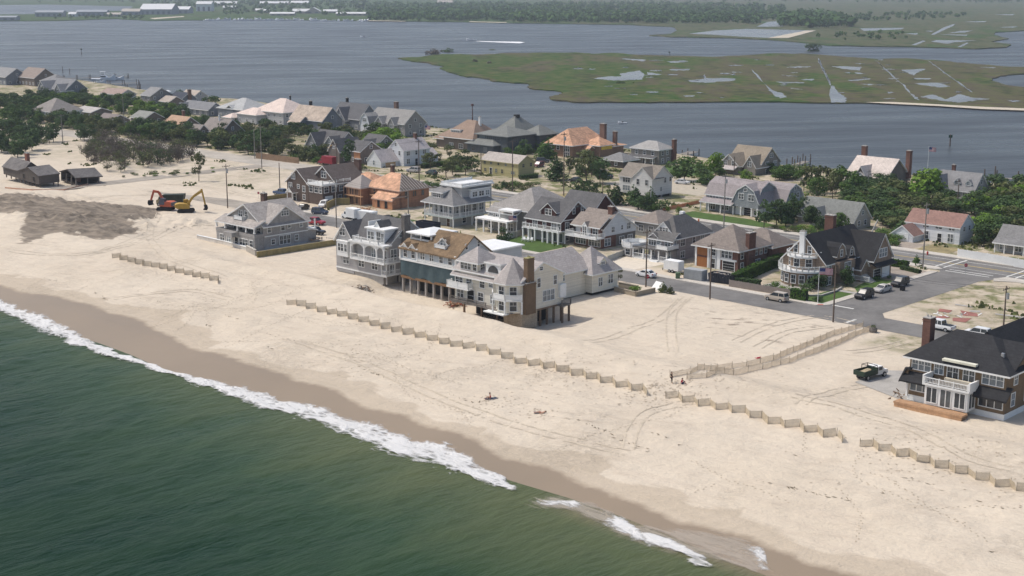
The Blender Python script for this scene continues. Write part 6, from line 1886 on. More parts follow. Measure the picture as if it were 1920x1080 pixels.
# excavators and the dump truck by the dug sand
def excavator(label, px, py, yaw, slew, col, dark, boom):
    root = empty('excavator', gp(px, py), R(yaw), label, 'excavator', 'earth movers on the sand', scale=1.02)
    for sy in (-1, 1):
        b = MB()
        pr = [(-2.0, .15), (-1.7, 0), (1.7, 0), (2.0, .15), (2.05, .55), (1.75, .9), (-1.75, .9), (-2.05, .55)]
        b.prism(pr, 'y', sy * 1.15 - .3, sy * 1.15 + .3)
        for k in range(14):
            x = -1.7 + 3.4 * k / 13
            b.box(x - .06, x + .06, sy * 1.15 - .33, sy * 1.15 + .33, .88, .95)
        b.build('track', TYRE, root)
    up = link('upper_body', None, root, (0, 0, .95), (0, 0, R(slew)))
    up.empty_display_size = .3
    b = MB()
    b.tube((0, 0, -.1), (0, 0, .15), .9, .9, 14)
    b.prism([(-2.3, .15), (-2.5, .5), (-2.4, 1.35), (-1.6, 1.5), (.2, 1.35), (.9, .9), (1.0, .15)], 'y', -1.25, 1.25)
    b.build('engine_house', col, up)
    b = MB()
    b.prism([(-.5, .9), (-.45, 2.25), (.6, 2.3), (1.2, 1.4), (1.15, .6), (-.4, .6)], 'y', .35, 1.28)
    c = b.build('cab', dark, up)
    b = MB()
    b.prism([(-2.35, .3), (-2.75, .55), (-2.7, 1.2), (-2.3, 1.3)], 'y', -1.2, 1.2)
    b.build('counterweight', dark, up)
    b = MB()
    P = [Vector((p[0], -.25, p[1])) for p in boom]
    b.beam(P[0], P[1], .42, .6)
    b.beam(P[1], P[2], .40, .5)
    b.build('boom', col, up)
    b = MB()
    b.beam(P[2] - (P[3] - P[2]) * .14, P[3], .34, .42)
    b.beam(P[1] + Vector((0, 0, .3)), P[2] - (P[3] - P[2]) * .12, .14, .14)
    b.build('stick', col, up)
    b = MB()
    e = P[3]
    b.prism([(e.x - .45, e.z + .15), (e.x + .45, e.z + .2), (e.x + .62, e.z - .6), (e.x + .3, e.z - 1.15), (e.x - .6, e.z - 1.0), (e.x - .25, e.z - .6)], 'y', -.85, .35)
    b.build('bucket', DARK, up)
YEL = M('machine yellow', (.40, .25, .045), .6, .2)
ORG = M('machine orange red', (.46, .105, .05), .6, .2)
excavator('orange red excavator with its boom folded down on the left', 311, 394, -8, 168, ORG, M('cab grey', (.10, .10, .12), .5), [(.4, 1.0), (2.0, 3.6), (3.6, 3.7), (4.6, 1.2)])
excavator('muddy yellow excavator with its bucket lowered on the right', 349, 398, 5, 10, YEL, YEL, [(.4, 1.0), (1.8, 2.9), (4.2, 4.4), (4.9, .6)])
root = empty('dump_truck', gp(334, 386), R(-2), 'dark green dump truck behind the two excavators', 'truck', 'earth movers on the sand')
b = MB()
b.prism([(-3.4, 1.2), (-3.9, 3.1), (1.9, 3.3), (1.9, 2.9), (1.5, 1.2)], 'y', -1.25, 1.25)
for k in range(8):
    b.box(-3.2 + k * .65, -3.08 + k * .65, -1.3, 1.3, 1.3, 3.0)
b.build('dump_body', M('olive black steel', (.035, .04, .025), .6, .2), root)
b = MB()
b.prism([(-5.6, .6), (-5.6, 1.7), (-5.2, 1.8), (-4.8, 2.7), (-4.0, 2.7), (-4.0, .6)], 'y', -1.1, 1.1)
o = b.build('cab', M('cab cream', (.35, .30, .18), .5), root)
b = MB()
b.box(-4.75, -4.2, -1.12, 1.12, 1.9, 2.5)
b.build('window', GLASS, o)
b = MB()
b.box(-5.2, 1.6, -.5, .5, .6, 1.15)
b.build('chassis', BLACK, root)
wd = wheel_data(.52, .35)
for x in (-4.9, -1.2, .1, 1.2):
    for sy in (-1, 1):
        link('wheel', wd, root, (x, sy * .95, .52))
# ------------------------------------------------------------ poles, signs, flags
def utility_pole(px, py, pytop, label, arm=True, can=False, r=.15, mat=None, yaw=46):
    p = gp(px, py)
    lo, hi = 2.0, 25.0
    for _ in range(30):                                         # height from the photo
        m = (lo + hi) / 2
        z = p.z + m - CAM_Z
        dep, up = p.y * _cp - z * _sp, p.y * _sp + z * _cp
        if 540 - FPX * up / dep > pytop:
            lo = m
        else:
            hi = m
    H = lo
    root = empty('utility_pole', p, GRID + R(yaw - 46), label, 'utility pole', 'utility poles along the streets')
    b = MB()
    b.tube((0, 0, -.4), (0, 0, H), r, r * .68, 8)
    b.build('post', mat or POLE, root)
    if arm:
        b = MB()
        b.beam((0, -1.2, H - .6), (0, 1.2, H - .6), .1, .12)
        for y in (-1.1, -.45, .45, 1.1):
            b.tube((0, y, H - .54), (0, y, H - .3), .05, .04, 6)
        b.build('crossarm', mat or POLE, root)
    if can:
        b = MB()
        b.tube((.35, 0, H - 2.3), (.35, 0, H - 1.3), .28, .28, 10)
        b.tube((.35, 0, H - 1.3), (.35, 0, H - 1.1), .06, .06, 6)
        b.build('transformer', STEEL, root)
    return p + Vector((0, 0, H - .3))

GP = M('grey pole timber', (.24, .22, .195), .9, .25, .6)
tops = {}
for i, a in enumerate([
        (427, 390, 308, 'brown pole with crossarm between the excavators and the weathered shingled house', True, True, None),
        (491, 316, 235, 'pale pole with crossarm in front of the wooden fence on the main road', True, False, GP),
        (478, 298, 242, 'thin pale pole left of the wooden fence', False, False, GP),
        (500, 273, 240, 'short pale pole behind the wooden fence', False, False, GP),
        (525, 358, 305, 'thin pole left of the dark brown gabled house', False, False, None),
        (632, 329, 268, 'dark pole behind the dark brown gabled house', True, False, None),
        (631, 427, 333, 'tall pole beside the white box truck', True, True, GP),
        (786, 343, 262, 'dark pole behind the striped felt roof', True, False, None),
        (766, 416, 352, 'thin pole at the right end of the unfinished orange roofed house', False, False, GP),
        (902, 329, 287, 'dark pole at the left end of the olive building', True, False, None),
        (961, 359, 262, 'tall thin pole in front of the olive building', True, False, None),
        (1057, 367, 248, 'tall brown pole in front of the orange roofed bay house', True, True, None),
        (1130, 373, 336, 'short pole left of the raised white house', False, False, None),
        (1220, 394, 352, 'bare white pole in front of the raised white house', False, False, M('white pole', (.45, .44, .42), .8)),
        (1376, 331, 294, 'dark pole in front of the taupe house with two front gables', False, False, None),
        (1357, 426, 326, 'tall pole with crossarm before the grey gambrel house', True, True, GP),
        (1407, 402, 350, 'thin pole at the entrance of the grey gambrel house', False, False, GP),
        (1211, 538, 430, 'brown pole with red sign beside the white sedan', True, False, None),
        (1331, 561, 455, 'brown pole in the sand in front of the dark dumpster', True, False, None),
        (1627, 363, 318, 'grey pole in front of the bleached cedar roof', True, False, GP),
        (1794, 400, 336, 'dark pole beside the pale grey house by the dock', True, False, None),
        (1730, 503, 380, 'tall grey pole at the main road crossing', True, True, GP),
        (1562, 604, 492, 'brown pole in the sand at the street corner', True, False, None),
        (1881, 618, 536, 'brown pole behind the black roof of the right hand house', True, True, None),
        (118, 268, 214, 'pole at the left edge of the grove', True, False, GP),
        (234, 250, 178, 'thin pale pole above the grove', False, False, GP)]):
    px, py, pt, lab, arm, can, m = a
    tops[i] = utility_pole(px, py, pt, lab, arm, can, .16, m)

def wire(a, b_, off=Vector((0, 0, 0)), sag=.9):
    pts = []
    for k in range(15):
        f = k / 14
        p = a.lerp(b_, f) + off
        p.z -= sag * 4 * f * (1 - f)
        pts.append(p)
    m = MB()
    for p, q in zip(pts[:-1], pts[1:]):
        m.tube(p, q, .022, .022, 4)
    return m
WIRE = M('wire', (.05, .05, .05), .6)
lp = tops[21] + Vector((40, -38, 0))
for (i, j) in ((1, 5), (5, 7), (7, 9), (9, 10), (10, 11), (11, 15), (15, 21), (0, 6), (6, 8), (17, 18), (18, 22), (22, 23), (21, None)):
    for o in (-.9, .9):
        w = wire(tops[i], lp if j is None else tops[j], E2 * o)
        tag(w.build('overhead_wire', WIRE), 'thin black overhead wire sagging between two street poles', 'wire', 'overhead wires between the poles')

FR, FW, FB = M('flag red', (.38, .03, .05), .8), M('flag white', (.62, .6, .6), .8), M('flag blue', (.03, .045, .16), .8)
def flag_pole(px, py, H, label, w=1.6, h=.9, ang=0, mat=None):
    root = empty('flagpole', gp(px, py), R(ang), label, 'flagpole')
    b = MB()
    b.tube((0, 0, -.2), (0, 0, H), .07, .04, 8)
    b.tube((0, 0, H), (0, 0, H + .12), .08, .05, 8)
    b.build('post', mat or WHITE, root)
    f = MB()
    nx, n = 16, 13
    def P(i, j, s):
        u = i / nx
        return (.05 + w * u, s * .012 + .12 * math.sin(u * 7) * u, H - .12 - h * j / n - .10 * u * u)
    for i in range(nx):
        for j in range(n):
            m = 2 if (u := i / nx) < .42 and j < 7 else (0 if j % 2 == 0 else 1)
            f.poly([P(i, j, 1), P(i + 1, j, 1), P(i + 1, j + 1, 1), P(i, j + 1, 1)], m)
            f.poly([P(i, j, -1), P(i, j + 1, -1), P(i + 1, j + 1, -1), P(i + 1, j, -1)], m)
    # canton stars, a few rows of small dots
    for a in range(5):
        for c in range(4):
            x = .05 + w * (.05 + .085 * a)
            z = H - .12 - h * (.05 + .13 * c)
            y = .12 * math.sin((x - .05) / w * 7) * (x - .05) / w
            for s in (1, -1):
                f.poly([(x + .028 * math.cos(k * .628) * (1 if k % 2 else .45), y + s * .016, z + .028 * math.sin(k * .628) * (1 if k % 2 else .45)) for k in range(10)], 1)
    f.build('flag', [FR, FW, FB], root)
flag_pole(1533, 570, 7.0, 'white flagpole with striped national flag in front of the corner mansion', 2.5, 1.25, -3)
flag_pole(969, 444, 5.2, 'pole with striped national flag at the corner of the green lawn', 1.9, 1.1, 178)
flag_pole(1737, 352, 12.0, 'tall white flagpole by the bay behind the bright round tree', 2.0, 1.2, -20)
flag_pole(797, 282, 9.0, 'white flagpole left of the brown hipped bay house', 2.2, 1.3, -25)
flag_pole(940, 486, 3.0, 'short pole with limp striped flag behind the cream house', .9, 1.3, -60)

def sign_post(px, py, H, label, r=.38):
    root = empty('stop_sign', gp(px, py), R(-6), label, 'road sign')
    b = MB()
    b.tube((0, 0, -.2), (0, 0, H + r), .035, .035, 6)
    b.build('post', STEEL, root)
    b = MB()
    b.prism([(r * math.cos(R(22.5 + 45 * k)), H + r * math.sin(R(22.5 + 45 * k))) for k in range(8)], 'y', -.06, -.04)
    p = b.build('plate', M('sign red', (.42, .012, .03), .5), root)
    c = bpy.data.curves.new('lettering', 'FONT')
    c.body = 'STOP'
    c.size = r * .75
    c.align_x, c.align_y = 'CENTER', 'CENTER'
    c.extrude = .004
    tmp = bpy.data.objects.new('lettering', c)
    COL.objects.link(tmp)
    d = bpy.data.meshes.new_from_object(tmp.evaluated_get(bpy.context.evaluated_depsgraph_get()))
    bpy.data.objects.remove(tmp)
    d.materials.clear()
    d.materials.append(WHITE)
    link('lettering', d, p, (0, -.066, H), (R(90), 0, 0))
sign_post(1810, 516, 2.1, 'red octagonal stop sign at the main road crossing')
sign_post(1213, 536, 1.9, 'red octagonal stop sign beside the brown pole near the white sedan', .45)
sign_post(485, 373, 1.7, 'small red octagonal sign on the sandy street left of the dark brown gabled house', .35)

def hydrant(px, py, label, col):
    root = empty('fire_hydrant', gp(px, py), GRID, label, 'hydrant')
    b = MB()
    b.tube((0, 0, 0), (0, 0, .65), .16, .14, 10)
    b.tube((0, 0, .65), (0, 0, .88), .17, .05, 10)
    b.tube((0, 0, .0), (0, 0, .06), .22, .22, 10)
    b.build('barrel', col, root)
    b = MB()
    b.tube((-.28, 0, .48), (.28, 0, .48), .08, .08, 8)
    b.tube((0, -.26, .42), (0, 0, .42), .1, .1, 8)
    b.build('nozzle', col, root)
hydrant(1739, 478, 'red fire hydrant on the far kerb of the main road', M('hydrant red', (.40, .03, .03), .5))
hydrant(1310, 416, 'orange fire hydrant on the kerb before the gambrel house lawn', M('hydrant orange', (.55, .16, .05), .5))

# ------------------------------------------------------------ fences and walls
def slat_mat(n, c):
    return M(n, c, .9, .2, 1.2, fine=.15)
SLAT = slat_mat('dune fence lath', (.56, .475, .35))
SLAT2 = slat_mat('aged fence lath', (.54, .445, .325))
panel_cache = {}
FRNG = random.Random(19)
def slat_panel(L, H, pitch, w, mat):
    key = (round(L, 2), H, pitch, w, mat.name)
    if key not in panel_cache:
        b = MB()
        n = max(2, int(L / pitch))
        for i in range(n):
            x = (i + .5) * L / n
            b.box(x - w / 2, x + w / 2, -.012, .012, -.15, H * (1 + .02 * math.sin(i * 2.3)))
        for z in (.2, .55, .9):
            b.box(0, L, -.02, .02, H * z - .008, H * z + .008)
        panel_cache[key] = b.data('slat_panel', mat)
    return panel_cache[key]
post_d = MB()
post_d.tube((0, 0, -.3), (0, 0, 1.14), .045, .04, 6)
POST_D = post_d.data('post', M('pale post', (.40, .34, .26), .9))

def dune_fence(label, pts, H, pitch, w, mat, posts=True, name='dune_fence', cat='sand fence', step=None, group='sand fences on the beach'):
    """fence of lath panels standing on the sand along the given ground points"""
    root = empty(name, pts[0], 0, label, cat, group)
    for p, q in zip(pts[:-1], pts[1:]):
        d = q - p
        L = math.hypot(d.x, d.y)
        a = math.atan2(d.y, d.x)
        o = link('slat_panel', slat_panel(L, H, pitch, w, mat), root, p - pts[0] - Vector((0, 0, FRNG.uniform(0, .24))), (R(FRNG.gauss(0, 4.5)), -math.atan2(d.z, L), a))
    if posts:
        for p in pts:
            link('post', POST_D, root, p - pts[0])
    return root

def ground(v, dz=0):
    z = float(gz(*st(v)))
    return Vector((v.x, v.y, z + dz))

def zigzag(a, b_, n, label):
    A, B = gp(*a), gp(*b_)
    d = (B - A)
    d.z = 0
    u = d.normalized()
    per = d.length / n
    l1, l2 = Vector((1.66, .05, 0)), Vector((.42, -1.85, 0))
    s = (l1 + l2)
    # turn the pair so that its sum follows the line
    ang = math.atan2(u.y, u.x) - math.atan2(s.y, s.x)
    f = per / s.length
    rot = Matrix.Rotation(ang, 3, 'Z')
    l1, l2 = rot @ l1 * f, rot @ l2 * f
    pts = [A]
    for i in range(n):
        pts.append(pts[-1] + l1)
        pts.append(pts[-1] + l2)
    rngz = random.Random(n)
    pts = [ground(p + Vector((rngz.uniform(-.12, .12), rngz.uniform(-.12, .12), 0))) for p in pts]
    dune_fence(label, pts, 1.12, .10, .062, SLAT)
zigzag((211, 484), (410, 532), 13, 'zigzag sand fence farthest left, below the dug dark soil')
zigzag((538, 572), (1213, 742), 29, 'longest zigzag sand fence, below the row of houses on piles')
zigzag((1248, 747), (1580, 829), 10, 'zigzag sand fence below the two people on the dune')
zigzag((1612, 837), (1990, 938), 10, 'zigzag sand fence at the right edge below the brown shingled house')

def path_fence(pxs, label):
    P = [gp(*q) for q in pxs]
    pts = []
    for p, q in zip(P[:-1], P[1:]):
        n = max(1, round((q - p).length / 2.4))
        for i in range(n):
            pts.append(ground(p.lerp(q, i / n)))
    pts.append(ground(P[-1]))
    dune_fence(label, pts, .98, .125, .046, SLAT2, name='path_fence', group='sand fences on the beach')
path_fence([(1256, 706), (1295, 700), (1345, 695), (1400, 687), (1450, 675), (1500, 655), (1550, 634), (1618, 612)], 'upper lath fence of the sand path to the street')
path_fence([(1288, 710), (1325, 708), (1375, 703), (1430, 692), (1480, 680), (1540, 658), (1590, 636), (1632, 620)], 'lower lath fence of the sand path to the street')

def wall_line(name, label, cat, pxs, H, th, mat, cap=None, z0=-.6, group=None, planks=0.0, slope=0.0):
    P = [gp(*q) for q in pxs]
    root = empty(name, P[0], 0, label, cat, group)
    b, c = MB(), MB()
    for i, (p, q) in enumerate(zip(P[:-1], P[1:])):
        p, q = p - P[0], q - P[0]
        d = (q - p).normalized()
        p, q = p - d * .03 * i, q
        nrm = Vector((-d.y, d.x, 0)) * th / 2
        if planks:
            L = (q - p).length
            n = max(1, int(L / planks))
            for k in range(n):
                a, e = p + d * (L * k / n), p + d * (L * (k + .88) / n)
                b.mesh([a - nrm + Vector((0, 0, z0)), e - nrm + Vector((0, 0, z0)), e + nrm + Vector((0, 0, z0)), a + nrm + Vector((0, 0, z0)),
                        a - nrm + Vector((0, 0, H)), e - nrm + Vector((0, 0, H)), e + nrm + Vector((0, 0, H)), a + nrm + Vector((0, 0, H))],
                       [(3, 2, 1, 0), (4, 5, 6, 7), (0, 1, 5, 4), (1, 2, 6, 5), (2, 3, 7, 6), (3, 0, 4, 7)])
            m = max(1, round(L / 2.4))
            for k in range(m + 1):
                a = p + d * (L * k / m) + nrm * 2.2
                c.box(a.x - .06, a.x + .06, a.y - .06, a.y + .06, z0, H + .1)
            for zz in (.25, .8):
                c.beam(p + nrm * 1.6 + Vector((0, 0, H * zz)), q + nrm * 1.6 + Vector((0, 0, H * zz)), .05, .09)
        else:
            b.mesh([p - nrm + Vector((0, 0, z0)), q - nrm + Vector((0, 0, z0)), q + nrm + Vector((0, 0, z0)), p + nrm + Vector((0, 0, z0)),
                    p - nrm + Vector((0, 0, H)), q - nrm + Vector((0, 0, H)), q + nrm + Vector((0, 0, H)), p + nrm + Vector((0, 0, H))],
                   [(3, 2, 1, 0), (4, 5, 6, 7), (0, 1, 5, 4), (1, 2, 6, 5), (2, 3, 7, 6), (3, 0, 4, 7)])
            c.beam(p + Vector((0, 0, H + .07)), q + Vector((0, 0, H + .07)), th * 1.5, .14)
    b.build('boards' if planks else 'wall_body', mat, root)
    c.build('rail' if planks else 'capping', cap or mat, root)
    return root
BULK = M('tan bulkhead timber', (.36, .29, .13), .9, .2, .8, (.25, 3), .8)
wall_line('retaining_wall', 'white capped retaining wall round the weathered shingled house', 'wall', [(370, 447), (420, 458), (464, 470)], .75, .3, M('white wall', (.58, .54, .48), .9), WHITE)
wall_line('retaining_wall', 'end piece of the retaining wall at its seaward corner', 'wall', [(463, 471), (480, 480)], 1.25, .3, M('grey wall', (.36, .33, .29), .9), M('pale cap', (.5, .46, .4), .9))
wall_line('bulkhead', 'tan timber bulkhead running along the side of the weathered shingled house', 'bulkhead', [(482, 483), (540, 474), (632, 459)], 1.15, .22, BULK)
wall_line('bulkhead', 'tan timber bulkhead left of the dark brown gabled house', 'bulkhead', [(489, 377), (540, 370)], 1.0, .22, BULK)
wall_line('bulkhead', 'tan timber bulkhead right of the dark brown gabled house', 'bulkhead', [(613, 392), (630, 384), (656, 384)], 1.7, .22, BULK)
wall_line('board_fence', 'pale board fence along the left side of the green lawn', 'fence', [(936, 455), (984, 438)], 1.35, .06, M('pale fence', (.40, .40, .38), .8), planks=.2)
wall_line('board_fence', 'pale fence on the sand left of the grey porch house', 'fence', [(1140, 491), (1173, 478)], 1.3, .06, M('pale fence', (.40, .40, .38), .8), planks=.2)
wall_line('picket_fence', 'white picket fence along the main road at the right edge', 'fence', [(1795, 482), (1850, 491), (1990, 516)], 1.85, .05, WHITE, planks=.14)
wall_line('board_fence', 'weathered brown wooden fence beside the main road left of the gabled house', 'fence', [(480, 297), (520, 302), (560, 307)], 2.0, .06, M('brown fence', (.27, .18, .115), .9, .2), planks=.18)
wall_line('plank_fence', 'grey brown plank fence along the sidewalk between brick house and corner mansion', 'fence', [(1367, 537), (1420, 546), (1484, 556)], 1.35, .06, M('taupe fence', (.25, .215, .19), .9, .15), planks=.16)
wall_line('barrier_fence', 'orange plastic barrier fence on the lot right of the raised white house', 'fence', [(1243, 396), (1280, 388), (1322, 379)], .9, .02, M('orange mesh', (.52, .22, .12), .8), planks=.3)
wall_line('barrier_fence', 'low orange tape fence round the wrecked buildings', 'fence', [(10, 353), (60, 357), (120, 357), (165, 346)], .35, .02, M('orange tape', (.55, .30, .20), .8), planks=.5)
wall_line('retaining_wall', 'low timber terrace wall right of the cream house', 'wall', [(1152, 546), (1192, 556), (1228, 548)], .8, .25, M('driftwood', (.33, .28, .21), .9))
wall_line('retaining_wall', 'upper timber terrace wall right of the cream house', 'wall', [(1160, 538), (1196, 545)], .9, .25, M('driftwood', (.33, .28, .21), .9))
wall_line('garden_wall', 'low curved stone edging round the corner mansion lawn', 'wall', [(1512, 556), (1540, 556), (1566, 548), (1578, 541)], .25, .25, CONC)

# ------------------------------------------------------------ docks and boats
DECKW = M('dock timber', (.25, .225, .195), .9, .2, .8, (3, .2), .85)
def dock(label, a, b_, w=2.2, z=1.0, pile_h=2.2, step=4, piles=True):
    A, B = at(*a, 0.0), at(*b_, 0.0)
    d = B - A
    root = empty('dock', A, math.atan2(d.y, d.x), label, 'dock')
    L = d.length
    m = MB()
    m.box(0, L, -w / 2, w / 2, z - .15, z)
    m.build('deck', DECKW, root)
    if piles:
        t = MB()
        t.tube((0, 0, -2.5), (0, 0, pile_h), .2, .18, 7)
        pd = t.data('pile', POLE)
        n = max(2, int(L / step))
        for i in range(n + 1):
            for s in (-1, 1):
                link('pile', pd, root, (L * i / n, s * (w / 2 + .15), 0))
dock('timber dock at the right edge of the bay beside the pale grey house', (1868, 340), (1990, 346), 2.4, 1.1, 3.4, 5)
dock('timber dock reaching into the bay right of the taupe gabled house', (1482, 318), (1512, 308), 2.4, 1.1, 3.6, 5)
dock('timber dock behind the square taupe house', (1268, 300), (1300, 290), 4.0, 1.2, 2.2, 5)
dock('pale timber dock left of the brown hipped bay house', (758, 250), (792, 242), 4.0, 1.2, 2.4, 5)
dock('timber dock by the moored yacht at far left', (150, 163), (258, 158), 3.0, 1.0, 3.0, 8)
dock('timber dock behind the moored yacht at far left', (120, 150), (240, 146), 3.0, 1.0, 3.0, 8)
dock('short dock between the yacht dock and the grey shingled house', (214, 168), (262, 166), 3.0, 1.0, 3.0, 8)

BOATW = M('gel coat', (.74, .75, .76), .3, .04, .4)
def boat(label, px, py, yaw, L, kind='runabout', group=None, pt=None):
    p = pt or at(px, py, .0)
    root = empty('boat', p, R(yaw), label, 'boat', group)
    b = MB()
    W = L * .17
    secs = [(-.5, 1.0, .0), (-.1, 1.0, .0), (.25, .8, .05), (.42, .4, .12), (.5, .02, .18)]
    rings = []
    for x, w, up in secs:
        rings.append([(x * L, -W * w, L * (.09 + up)), (x * L, -W * w * .75, -.1), (x * L, W * w * .75, -.1), (x * L, W * w, L * (.09 + up))])
    pts = [q for r_ in rings for q in r_]
    fs = [(0, 1, 2, 3), tuple(range(len(pts) - 4, len(pts)))[::-1]]
    for i in range(len(rings) - 1):
        for j in range(4):
            k = (j + 1) % 4
            fs.append((i * 4 + j, i * 4 + k, (i + 1) * 4 + k, (i + 1) * 4 + j))
    b.mesh(pts, fs)
    b.build('hull', BOATW, root)
    if kind != 'skiff':
        c = MB()
        c.prism([(-.12 * L, .09 * L), (-.10 * L, .22 * L), (.10 * L, .22 * L), (.22 * L, .11 * L)], 'y', -W * .62, W * .62)
        o = c.build('cabin', BOATW, root)
        g = MB()
        g.box(-.10 * L, .11 * L, -W * .64, W * .64, .145 * L, .195 * L)
        g.build('window', GLASS, o)
    else:
        c = MB()
        c.box(-.1 * L, .05 * L, -W * .3, W * .3, .05 * L, .2 * L)
        c.build('console', DARK, root)
    if kind == 'yacht':
        f = MB()
        for x in (-.1, .06):
            for s in (-1, 1):
                f.tube((x * L, s * W * .5, .22 * L), (x * L, s * W * .5, .36 * L), .06, .06, 6)
        f.box(-.14 * L, .10 * L, -W * .6, W * .6, .36 * L, .375 * L)
        f.build('flybridge', BOATW, root)
        f = MB()
        for s in (-1, 1):
            f.tube((-.05 * L, s * W * .7, .2 * L), (-.2 * L, s * W * 1.1, .62 * L), .05, .03, 5)
        f.build('outrigger', STEEL, root)
    return root
boat('white yacht with flybridge moored at the far left docks', 194, 151, 10, 15, 'yacht')
boat('white motor boat moored right of the flybridge yacht', 216, 150, 20, 11)
boat('white motor boat moored before the flybridge yacht', 184, 156, 15, 9)
boat('small white boat under the trees left of the yacht', 150, 157, 5, 8)
boat('white speedboat racing across the bay ahead of its wake', 884, 76, 176, 11, 'runabout')
boat('small white boat alone in the middle of the bay', 682, 70, 170, 8, 'skiff')
boat('small white boat at the dock on the right edge', 1880, 353, 40, 6)
boat('small white boat on the bay before the bright round tree', 1167, 231, 170, 4, 'skiff')
b = MB()
A = [at(x, y, .05) for x, y in ((890, 77), (905, 77.2), (935, 78), (975, 78.4), (984, 79.6), (975, 81.2), (935, 79.6), (905, 78.2))]
b.mesh(A + [p + Vector((0, 0, .12)) for p in A], [tuple(range(8, 16))] + [(i, (i + 1) % 8, 8 + (i + 1) % 8, 8 + i) for i in range(8)])
tag(b.build('boat_wake', M('wake foam', (.78, .78, .77), .9)), kind='stuff')

def marker(px, py, H, label):
    root = empty('channel_marker', at(px, py, 0), 0, label, 'marker')
    b = MB()
    b.tube((0, 0, -2), (0, 0, H), .28, .22, 7)
    b.build('pile', POLE, root)
    b = MB()
    b.box(-.7, .7, -.12, -.02, H - 1.3, H - .2)
    b.build('day_board', M('marker green', (.03, .09, .05), .8), root)
marker(153, 103, 5.5, 'dark channel marker post in the open bay at left')
marker(1781, 274, 4.5, 'dark channel marker post in the bay at right')
marker(1255, 103, 3.0, 'small marker post behind the marsh island')
for (x, y) in ((118, 136), (131, 140), (258, 172), (262, 166), (1865, 336), (1845, 342)):
    root = tag(empty('mooring_pile', at(x, y, 0), 0, 'dark mooring pile standing in the water near the docks', 'mooring pile', 'mooring piles near the docks'))
    b = MB()
    b.tube((0, 0, -2), (0, 0, 4.2), .25, .2, 7)
    b.build('post', POLE, root)

root = empty('patio_umbrella', at(313, 184, 2.5), 0, 'round white patio umbrella by the water above the buff roofed cottage', 'umbrella')
b = MB()
b.tube((0, 0, 0), (0, 0, 4.2), .06, .06, 6)
b.build('post', WHITE, root)
b = MB()
n = 16
b.mesh([(2.4 * math.cos(6.2832 * k / n), 2.4 * math.sin(6.2832 * k / n), 3.5) for k in range(n)] + [(.5 * math.cos(6.2832 * k / n), .5 * math.sin(6.2832 * k / n), 4.2) for k in range(n)], [(k, (k + 1) % n, n + (k + 1) % n, n + k) for k in range(n)] + [tuple(range(n))[::-1], tuple(range(n, 2 * n))])
b.build('canopy', WHITE, root)
b = MB()
b.tube((0, 0, 4.2), (0, 0, 4.5), .5, .2, 10)
b.build('vent_cap', GREYWOOD, root)

# ------------------------------------------------------------ the far shore's buildings and boats
def far_building(label, x0, x1, ybase, ytop, wall, roof, rt='gx', depth=30, rise=.4, name='waterfront_building', cat='building'):
    A, B = at(x0, ybase, 1.0), at(x1, ybase, 1.0)
    L = (B - A).length
    H = (ybase - ytop) * A.y / FPX * 1.02
    h = House.__new__(House)
    h.root = empty(name, B, math.atan2(B.y - A.y, B.x - A.x), label, cat, 'buildings on the far shore')
    h.w, h.r, h.t = wall, roof, wall
    h.wing(-L, 0, 0, depth, -.5, H * (1 - rise), rt, H * rise, over=.8, th=.6)
    n = max(2, int(L / 9))
    for i in range(n):
        h.box('bay_door', -L + L * (i + .25) / n, -L + L * (i + .7) / n, -.12, .05, .2, H * (1 - rise) * .6, M('dull door', (.16, .18, .2), .8))
    return h
PW, PG, PB = M('far white', (.62, .62, .61), .7, .05), M('far grey', (.30, .32, .34), .8, .1), M('far tan', (.42, .38, .33), .8, .1)
for a in [('huge white roofed boat shed on the far shore', 262, 322, 27, 8.5, PG, PW, 'gx', 60, .5), ('lower white roofed annex right of the huge boat shed', 322, 354, 25, 13, PG, PW, 'gx', 40, .4),
          ('tall white silo shaped shed on the far shore', 368, 397, 21, 3.5, PW, PW, 'gx', 26, .25), ('grey shed left of the huge boat shed', 228, 262, 28, 17, PG, PB, 'gx', 20, .4),
          ('long grey pier house at far left of the far shore', 66, 118, 31, 20, PG, PG, 'gx', 20, .3), ('small white house on the far left spit', 128, 142, 31, 23, PW, PW, 'gx', 14, .4), ('long grey hall on the far left spit', 143, 200, 30, 19, PG, PG, 'gx', 20, .3),
          ('dark low hall at the left edge of the far shore', -10, 30, 38, 30, PG, PG, 'gx', 20, .3), ('pink brown shed on the far left spit', 200, 226, 31, 24, PB, PB, 'gx', 14, .4),
          ('white roofed house above the marina', 400, 444, 10, 3, PB, PW, 'gx', 26, .5), ('white house among the far trees above the marina', 418, 442, 17, 11, PB, PW, 'gx', 16, .5),
          ('long white roofed hall above the far marina', 482, 540, 9, 3, PB, PW, 'gx', 30, .5), ('white roofed house at the right end of the far halls', 545, 578, 9, 2, PB, PW, 'gx', 30, .5),
          ('pale pitched roof house in the far marina', 548, 580, 25, 17, PB, PW, 'gx', 20, .5), ('pale gabled house in the middle of the far marina', 575, 600, 25, 14.5, PB, PW, 'gy', 20, .6),
          ('low white roofed store on the far marina quay', 506, 552, 29, 23, PB, PW, 'gx', 16, .4), ('white roofed house right in the far marina', 606, 632, 24, 18, PB, PW, 'gx', 16, .5), ('long low white roof at the right end of the far marina', 630, 690, 29, 23, PB, PW, 'gx', 14, .4),
          ('small white house left in the far marina', 478, 492, 22, 16.5, PB, PW, 'gx', 14, .5), ('small pale house beside the low store in the far marina', 494, 504, 24, 17.5, PB, PW, 'gx', 14, .5),
          ('pale house standing in the far wood', 820, 848, 10, 1, PB, PB, 'gx', 20, .4)]:
    far_building(*a)
rng = random.Random(21)
BG = 'boats moored in the far marina'
proto = boat('white boat moored along the far marina quay', 392, 38.6, 5, 13, 'runabout', BG)
